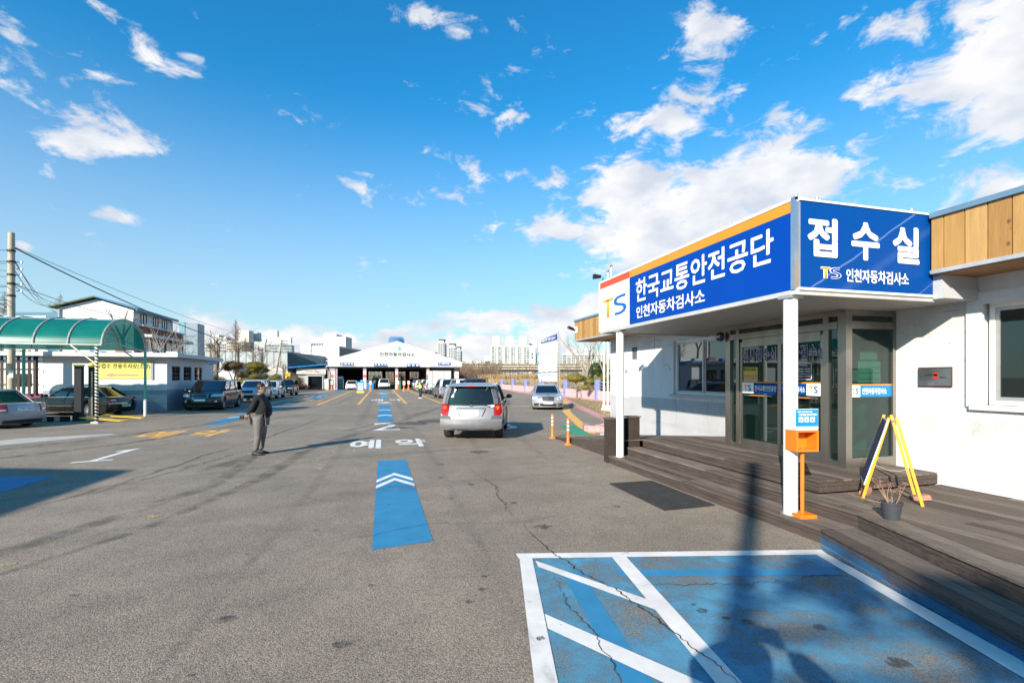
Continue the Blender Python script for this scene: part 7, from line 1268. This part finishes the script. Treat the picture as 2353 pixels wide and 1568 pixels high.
# reed bank, twiggy scrub and embankment
struct(MB().loft([[site(-40,88)+( -.02,),site(-8,76)+(-.02,),site(4,57)+(-.02,),site(14,40)+(-.02,),site(60,36)+(-.02,)],[site(-40,96)+(.4,),site(-8,86)+(.4,),site(5,70)+(.4,),site(20,52)+(.4,),site(70,50)+(.4,)],[site(-60,160)+(1.0,),site(-8,160)+(1.0,),site(5,150)+(1.0,),site(60,150)+(1.0,),site(160,140)+(1.0,)]],close=False,caps=False).build('rough_bank',mat('bank_soil',(.22,.16,.09),.95,var=.3,scale=.4),norm=False))
def blades(name,label,pts_fn,n,hmin,hmax,w,m,cat,seed,lean=.25):
    r=np.random.RandomState(seed); P0=np.array([pts_fn(r) for _ in range(n)]); h=r.uniform(hmin,hmax,n); a=r.uniform(0,6.28,n); dx=np.stack([np.cos(a),np.sin(a),np.zeros(n)],1)*w; ln=r.normal(size=(n,3))*lean*h[:,None]; ln[:,2]=h
    V=np.concatenate([P0-dx,P0+dx,P0+ln*.6+dx*.7,P0+ln*.6-dx*.7,P0+ln*1.0+ np.stack([np.zeros(n),np.zeros(n),-.1*h],1)],1).reshape(-1,5,3); F_=[]
    for i in range(n): o=5*i; F_+=[(o,o+1,o+2,o+3),(o+3,o+2,o+4)]
    me=bpy.data.meshes.new(name); me.from_pydata([tuple(v) for v in V.reshape(-1,3).tolist()],[],F_); me.materials.append(m); o=bpy.data.objects.new(name,me); COL.objects.link(o); o['kind']='stuff'; tag(o,label,cat); return o
REED=mat('reed_tan',(.36,.235,.11),.9,var=.35,scale=1.5); REED2=mat('reed_pale',(.46,.33,.17),.9,var=.3,scale=1.5); SCR=mat('scrub_brown',(.20,.135,.09),.9,var=.3,scale=1)
def band(r0,r1,d0,d1,z=.4,sl=0):
    def f(r):
        t=r.uniform(); d=d0+(d1-d0)*r.uniform(); return (*site(r0+(r1-r0)*t,d+sl*t),z)
    return f
blades('dry_reeds','dense tan dry reeds behind the boundary wall',band(-6,28,88,98,.4,-22),15000,1.6,2.6,.05,REED,'reeds',3,.12)
blades('dry_reeds','pale feathery dry reeds along the front edge of the reed bank',band(-8,20,80,86,.3,-20),7000,.9,1.7,.045,REED2,'reeds',4,.2)
blades('dry_grass','short straw on the grass verge beside the kerb',lambda r:(*[(9.9+r.uniform(-.0,9)+max(0,(yy-20))*.33,yy) for yy in [16.6+abs(r.normal())*9]][0],.09),9000,.04,.11,.008,mat('straw',(.48,.36,.16),.9,var=.4,scale=3),'grass',5,.8)
def scrub(label,r0,r1,d0,d1,n,h,seed,m=SCR):
    rnd=random.Random(seed); b=MB()
    for i in range(n):
        q=site(rnd.uniform(r0,r1),rnd.uniform(d0,d1)); hh=h*rnd.uniform(.6,1.1); p=Vector((*q,.4)); d=Vector((rnd.uniform(-.2,.2),rnd.uniform(-.2,.2),1)); e=p+d*hh; b.cyl(p,e,.035,.012,n=3,cap=False)
        for j in range(7): s_=p.lerp(e,rnd.uniform(.2,.95)); b.cyl(s_,s_+Vector((rnd.uniform(-.6,.6),rnd.uniform(-.6,.6),rnd.uniform(.3,1)))*hh*.28,.018,.008,n=3,cap=False)
    o=b.build('scrub',m,None,norm=False); o['kind']='stuff'; return tag(o,label,'scrub')
scrub('leafless brown scrub between the hall and the reed bank',-12.5,-3,96,112,480,4.6,3); scrub('thin leafless saplings under the elevated road',-8,34,120,140,620,4.8,4,mat('sapling_dark',(.10,.075,.055),.9)); scrub('leafless thicket behind the inspection hall',-36,-12,104,125,700,5.2,5)
# elevated road
er=thing('elevated_road','long concrete elevated road with a dry hedge along its edge','bridge',(20,175,0)); CONC=mat('viaduct_concrete',(.50,.44,.35),.85,var=.1,scale=.3); HEDGE=mat('hedge_dry',(.33,.25,.14),.95,var=.3,scale=.8)
def erbox(n,m,d0,d1,z0_,z1_,r0=-20,r1=130): a,b2,c,d=site(r0,d0),site(r1,d0),site(r1,d1),site(r0,d1); return MB().prism([a,b2,c,d],z0_,z1_).build(n,m,er)
erbox('deck_slab',CONC,170,182,4.75,5.75); erbox('deck_painted_shade',BLK,170.6,181,4.2,4.75); erbox('kerb_beam',mat('viaduct_pale',(.62,.58,.50),.8),169.4,170,5.75,6.05); erbox('ledge',mat('viaduct_dark',(.16,.14,.11),.9),169.7,169.95,5.45,5.72)  # solid black slab under the deck stands in for its shade
for k in range(13): a=site(-14+k*11,172); MB().cyl((*a,0),(*a,4.75),.8,n=10).build('pier',CONC,er)
blades('dry_hedge','strip of dry grass along the top of the elevated road',lambda r:(*site(r.uniform(-19,120),r.uniform(170.3,172.5)),5.8),9000,.7,1.5,.09,HEDGE,'grass',8,.25)
for k in range(5): x,y=site(-10+k*9.5,150); t=thing('low_house','pale low house seen under the elevated road, number '[:-9]+['far left','left of centre','central','right of centre','far right'][k],'building',(x,y,0),-YAW,'low houses under the road'); LB(t,'wall',KW,-2.4,0,.8,2.4,4,3.2+.3*(k%2)); LB(t,'roof',mat('roof_slate',(.2,.2,.22),.8),-2.6,-.2,3.2+.3*(k%2),2.6,4.2,3.5+.3*(k%2)); [LB(t,'window',WGL,-1.8+q*1.3,-.05,1.6,-1.1+q*1.3,0,2.6) for q in range(3)]
# apartment towers
APW=mat('apartment_white',(.50,.495,.49),.85,var=.03); APD=mat('apartment_grey',(.50,.50,.50),.85); AWG=[mat('apt_glass_%s'%'abc'[i],c,.25,.2,var=.3,scale=.3) for i,c in enumerate([(.16,.21,.20),(.10,.13,.16),(.28,.30,.26)])]
def apartment(label,px0,px1,py,d,cols,floors,dep=12,top=0,pyb=850,rot=0,each=True,groupgap=3,seed=1,lifts=(),wm_=APW,cat='apartment block',skip=0,side=False):
    """cols windows across per floor; windows individual when each, else one joined part"""
    t,w,h=block('apartment_block',label,px0,px1,py,d,wm_,dep); t.rotation_euler=(0,0,-YAW+R(rot)); t['category']=cat; rnd=random.Random(seed); zb_=Z(pyb,d)-2; fh=(h-zb_)/floors; cw=2*w*(1-skip)/cols
    data=[]
    for g in range(3): b=MB(); b.box(-cw*.40,-.12,-fh*.34,cw*.40,.0,fh*.34); data.append(b.data('window',AWG[g]))
    mull=MB(); joined=MB()
    for f in range(floors):
        for c in range(cols):
            xx=-w+skip*2*w+cw*(c+.5); 
            if groupgap and c%groupgap==groupgap-1 and each: pass
            z=zb_+fh*(f+.42)
            if each: part('window',data[rnd.choice((0,0,1,2))],t,(xx,-.0,z))
            else: joined.box(xx-cw*.36,-.12,z-fh*.32,xx+cw*.36,0,z+fh*.32)
            if each: mull.box(xx-.05,-.17,z-fh*.34,xx+.05,-.12,z+fh*.34)
    if each: o=mull.build('window_mullions',APW,t,world=False); o['kind']='stuff'
    else: o=joined.build('window_grid',AWG[1],t,world=False); o['kind']='stuff'
    for u,hh,ww in lifts: LB(t,'lift_tower',wm_,w*u-ww,dep*.3,h,w*u+ww,dep*.8,h+hh)
    LB(t,'parapet',wm_,-w-.15,-.2,h,w+.15,.1,h+.8)
    return t,w,h
t,w,h=apartment('broad white fifteen-storey apartment block with three lift towers on its roof',1127,1216,796,330,12,15,14,each=True,skip=.02,lifts=((-.72,7.5,2.6),(-.02,7.5,2.6),(.66,7.5,2.6)),pyb=848,seed=3)
for k in range(5): LB(t,'wall_rib',APW,-w+(k+1)*2*w/6-.9,-.5,0,-w+(k+1)*2*w/6+.9,.02,h+.6)
LB(t,'end_wall',mat('apt_cream',(.56,.55,.53),.85),w+.01,0,0,w+4.2,10,h+1.0); LB(t,'block_emblem',BK,w+1.4,-.15,h-8,w+2.6,0,h-4.5); LB(t,'block_emblem_hole',APW,w+1.75,-.2,h-7.2,w+2.25,-.1,h-5.3)
text('현대',(w+1.0,-.05,h-11),rt,up,2.4,1.4,mat('apt_letter',(.4,.4,.4),.8),t,.0,'block_lettering',.05,world=False)
for k in range(14): LB(t,'stair_window',mat('stair_dark',(.3,.3,.3),.6),w+4.21,2,3+k*3.1,w+4.3,4,4+k*3.1)
apartment('narrow white slab stepping down on the left of the broad apartment block',1112,1128,820,336,1,1,12,each=False,pyb=848); apartment('white apartment slab with a grey lift tower on the right of the broad block',1217,1233,820,345,2,12,12,each=True,pyb=848,lifts=((0,13,2.6),),wm_=APW,skip=.5)
t,w,h=apartment('wide white apartment block behind the banner rack, partly hidden by bare trees',1292,1430,815,300,14,10,14,each=True,pyb=846,lifts=((-.7,3,3),),seed=8); t,w,h=apartment('low white apartment block right of the hall roof',1024,1059,833,300,7,3,12,each=True,pyb=850,lifts=((-.3,2.5,2),),seed=9); apartment('low white apartment block with two roof boxes left of the broad block',1060,1111,837,310,9,3,12,each=True,pyb=850,lifts=((-.35,2.6,1.8),(.5,2.6,1.8)),seed=10)
for px0,px1,py,l,s in ((1006,1021,788,'tallest distant tower above the right slope of the hall',1),(1030,1046,798,'middle distant tower above the right slope of the hall',2),(1047,1058,805,'smallest distant blue-grey tower right of the other two',3)):
    t,w,h=apartment(l,px0,px1,py,520,3,14,16,each=False,pyb=850,seed=s,cat='tower',wm_=APW if s<3 else APD); LB(t,'crown',APD,-w*.7,2,h+.8,w*.7,12,h+3.5); LB(t,'crown_cap',mat('cap_dark',(.08,.09,.1),.6),-w*.9,1,h+3.5,w*.9,13,h+4.6); LB(t,'tower_wing',APW,-w*1.7,6,0,-w,14,h*.72)
t,w,h=apartment('long grey-white apartment block far behind the factory, left part',455,520,788,380,16,7,12,each=False,pyb=830,lifts=((.0,7,3),(.55,5,3)),seed=12); t,w,h=apartment('stepped cream apartment block beside the tall metasequoia',520,560,785,360,8,8,14,each=False,pyb=830,lifts=((.6,9,4),),wm_=mat('apt_warm',(.70,.62,.52),.85),seed=13)
t,w,h=apartment('low apartment block with bluish windows and one roof box right of the metasequoia',560,604,795,370,10,5,12,each=False,pyb=830,lifts=((-.2,11,2.6),(.7,6,2.6)),seed=14); t,w,h=apartment('apartment block with bluish balconies running back from a blank white end wall',612,668,791,300,9,14,12,rot=18,each=True,pyb=870,lifts=((-.55,9,3),(.35,5,4)),seed=15); LB(t,'end_wall',APW,-w-6,-.5,0,-w-.01,12,h+1.5)
t,w,h=apartment('white apartment block peeping over the cream warehouse',715,760,786,420,8,9,12,each=False,pyb=850,seed=16,lifts=((.0,4,3),))
# ================================================================== BEHIND THE VIEWER (casts the long shadows, seen in the panes)
nb=thing('neighbour_building','grey three-storey building behind and left of the viewer whose shadow falls on the yard','building',(-18,-4,0)); 
cx_,cy_=-7.9+0,8.2+0
s_dir=Vector((math.sin(SUN_AZ),math.cos(SUN_AZ))); hN=6.2; Lh=hN/math.tan(SUN_EL); tip=Vector((-4.95,11.55)); c0=tip-s_dir*Lh; ed=Vector(site(.83,-3.6)).normalized(); 
A_=[c0,c0+ed*9,c0+ed*9+Vector(site(-9,.7)),c0+Vector(site(-9,.7))]; MB().prism([tuple(v) for v in A_],0,hN).build('wall',KW,nb); 
for k in range(3): MB().prism([tuple(c0+ed*(1+k*2.6)+Vector((.02,-.01))*3),tuple(c0+ed*(2.4+k*2.6)+Vector((.02,-.01))*3),tuple(c0+ed*(2.4+k*2.6)-Vector((.02,-.01))),tuple(c0+ed*(1+k*2.6)-Vector((.02,-.01)))],3.6,5.0).build('window',WGL,nb)
B_=Vector(site(1.87,3.92))-s_dir*17; lat=Vector((s_dir.y,-s_dir.x)); TE=math.tan(SUN_EL)
tr2=thing('topiary_pine','clipped pine on a tall straight trunk behind the viewer, known by its shadow','tree',(B_.x,B_.y,0)); MB().cyl((0,0,0),(0,0,10.3),.17,.11,12).build('trunk',BARK,tr2,True,world=False)
for i_,(tx_,ty_,r_) in enumerate(((3.0,4.5,.26),(3.6,3.7,.34),(3.7,2.95,.34))):
    T_=Vector(site(tx_,ty_))-B_; a_=T_.dot(s_dir); u_=T_.dot(lat); q=lat*u_; h=a_*TE; clump([((q.x,q.y,h),(r_,r_,r_*.55))],EV,tr2,'foliage_pad',77+i_,.2,150,True); MB().cyl((0,0,h-.5),(q.x,q.y,h),.05,.03,6).build('limb',BARK,tr2,world=False)
for k,(x,y,w_,h_) in enumerate(((-34,-22,16,7),(-10,-45,22,9),(24,-34,18,6))): t=thing('street_building',['cream two-storey shop block behind the viewer, west side','grey office block behind the viewer, across the road','white workshop behind the viewer, east side'][k],'building',(x,y,0)); LB(t,'wall',[KW,GR,mat('shop_cream',(.55,.50,.42),.85)][k],-w_/2,-5,0,w_/2,5,h_); [LB(t,'window',WGL,-w_/2+1+q*2.4,5,1.5+f*3,-w_/2+2.6+q*2.4,5.05,3+f*3) for q in range(int(w_/2.4)) for f in range(int(h_//3))]
for k,(x,y) in enumerate(((-22,-8),(9,-24),(-13,-27))): tree(['bare street tree behind the viewer, left','bare street tree behind the viewer, right','bare street tree behind the viewer, middle'][k],x,y,9,.2,50+k,4,3,.7,.35)
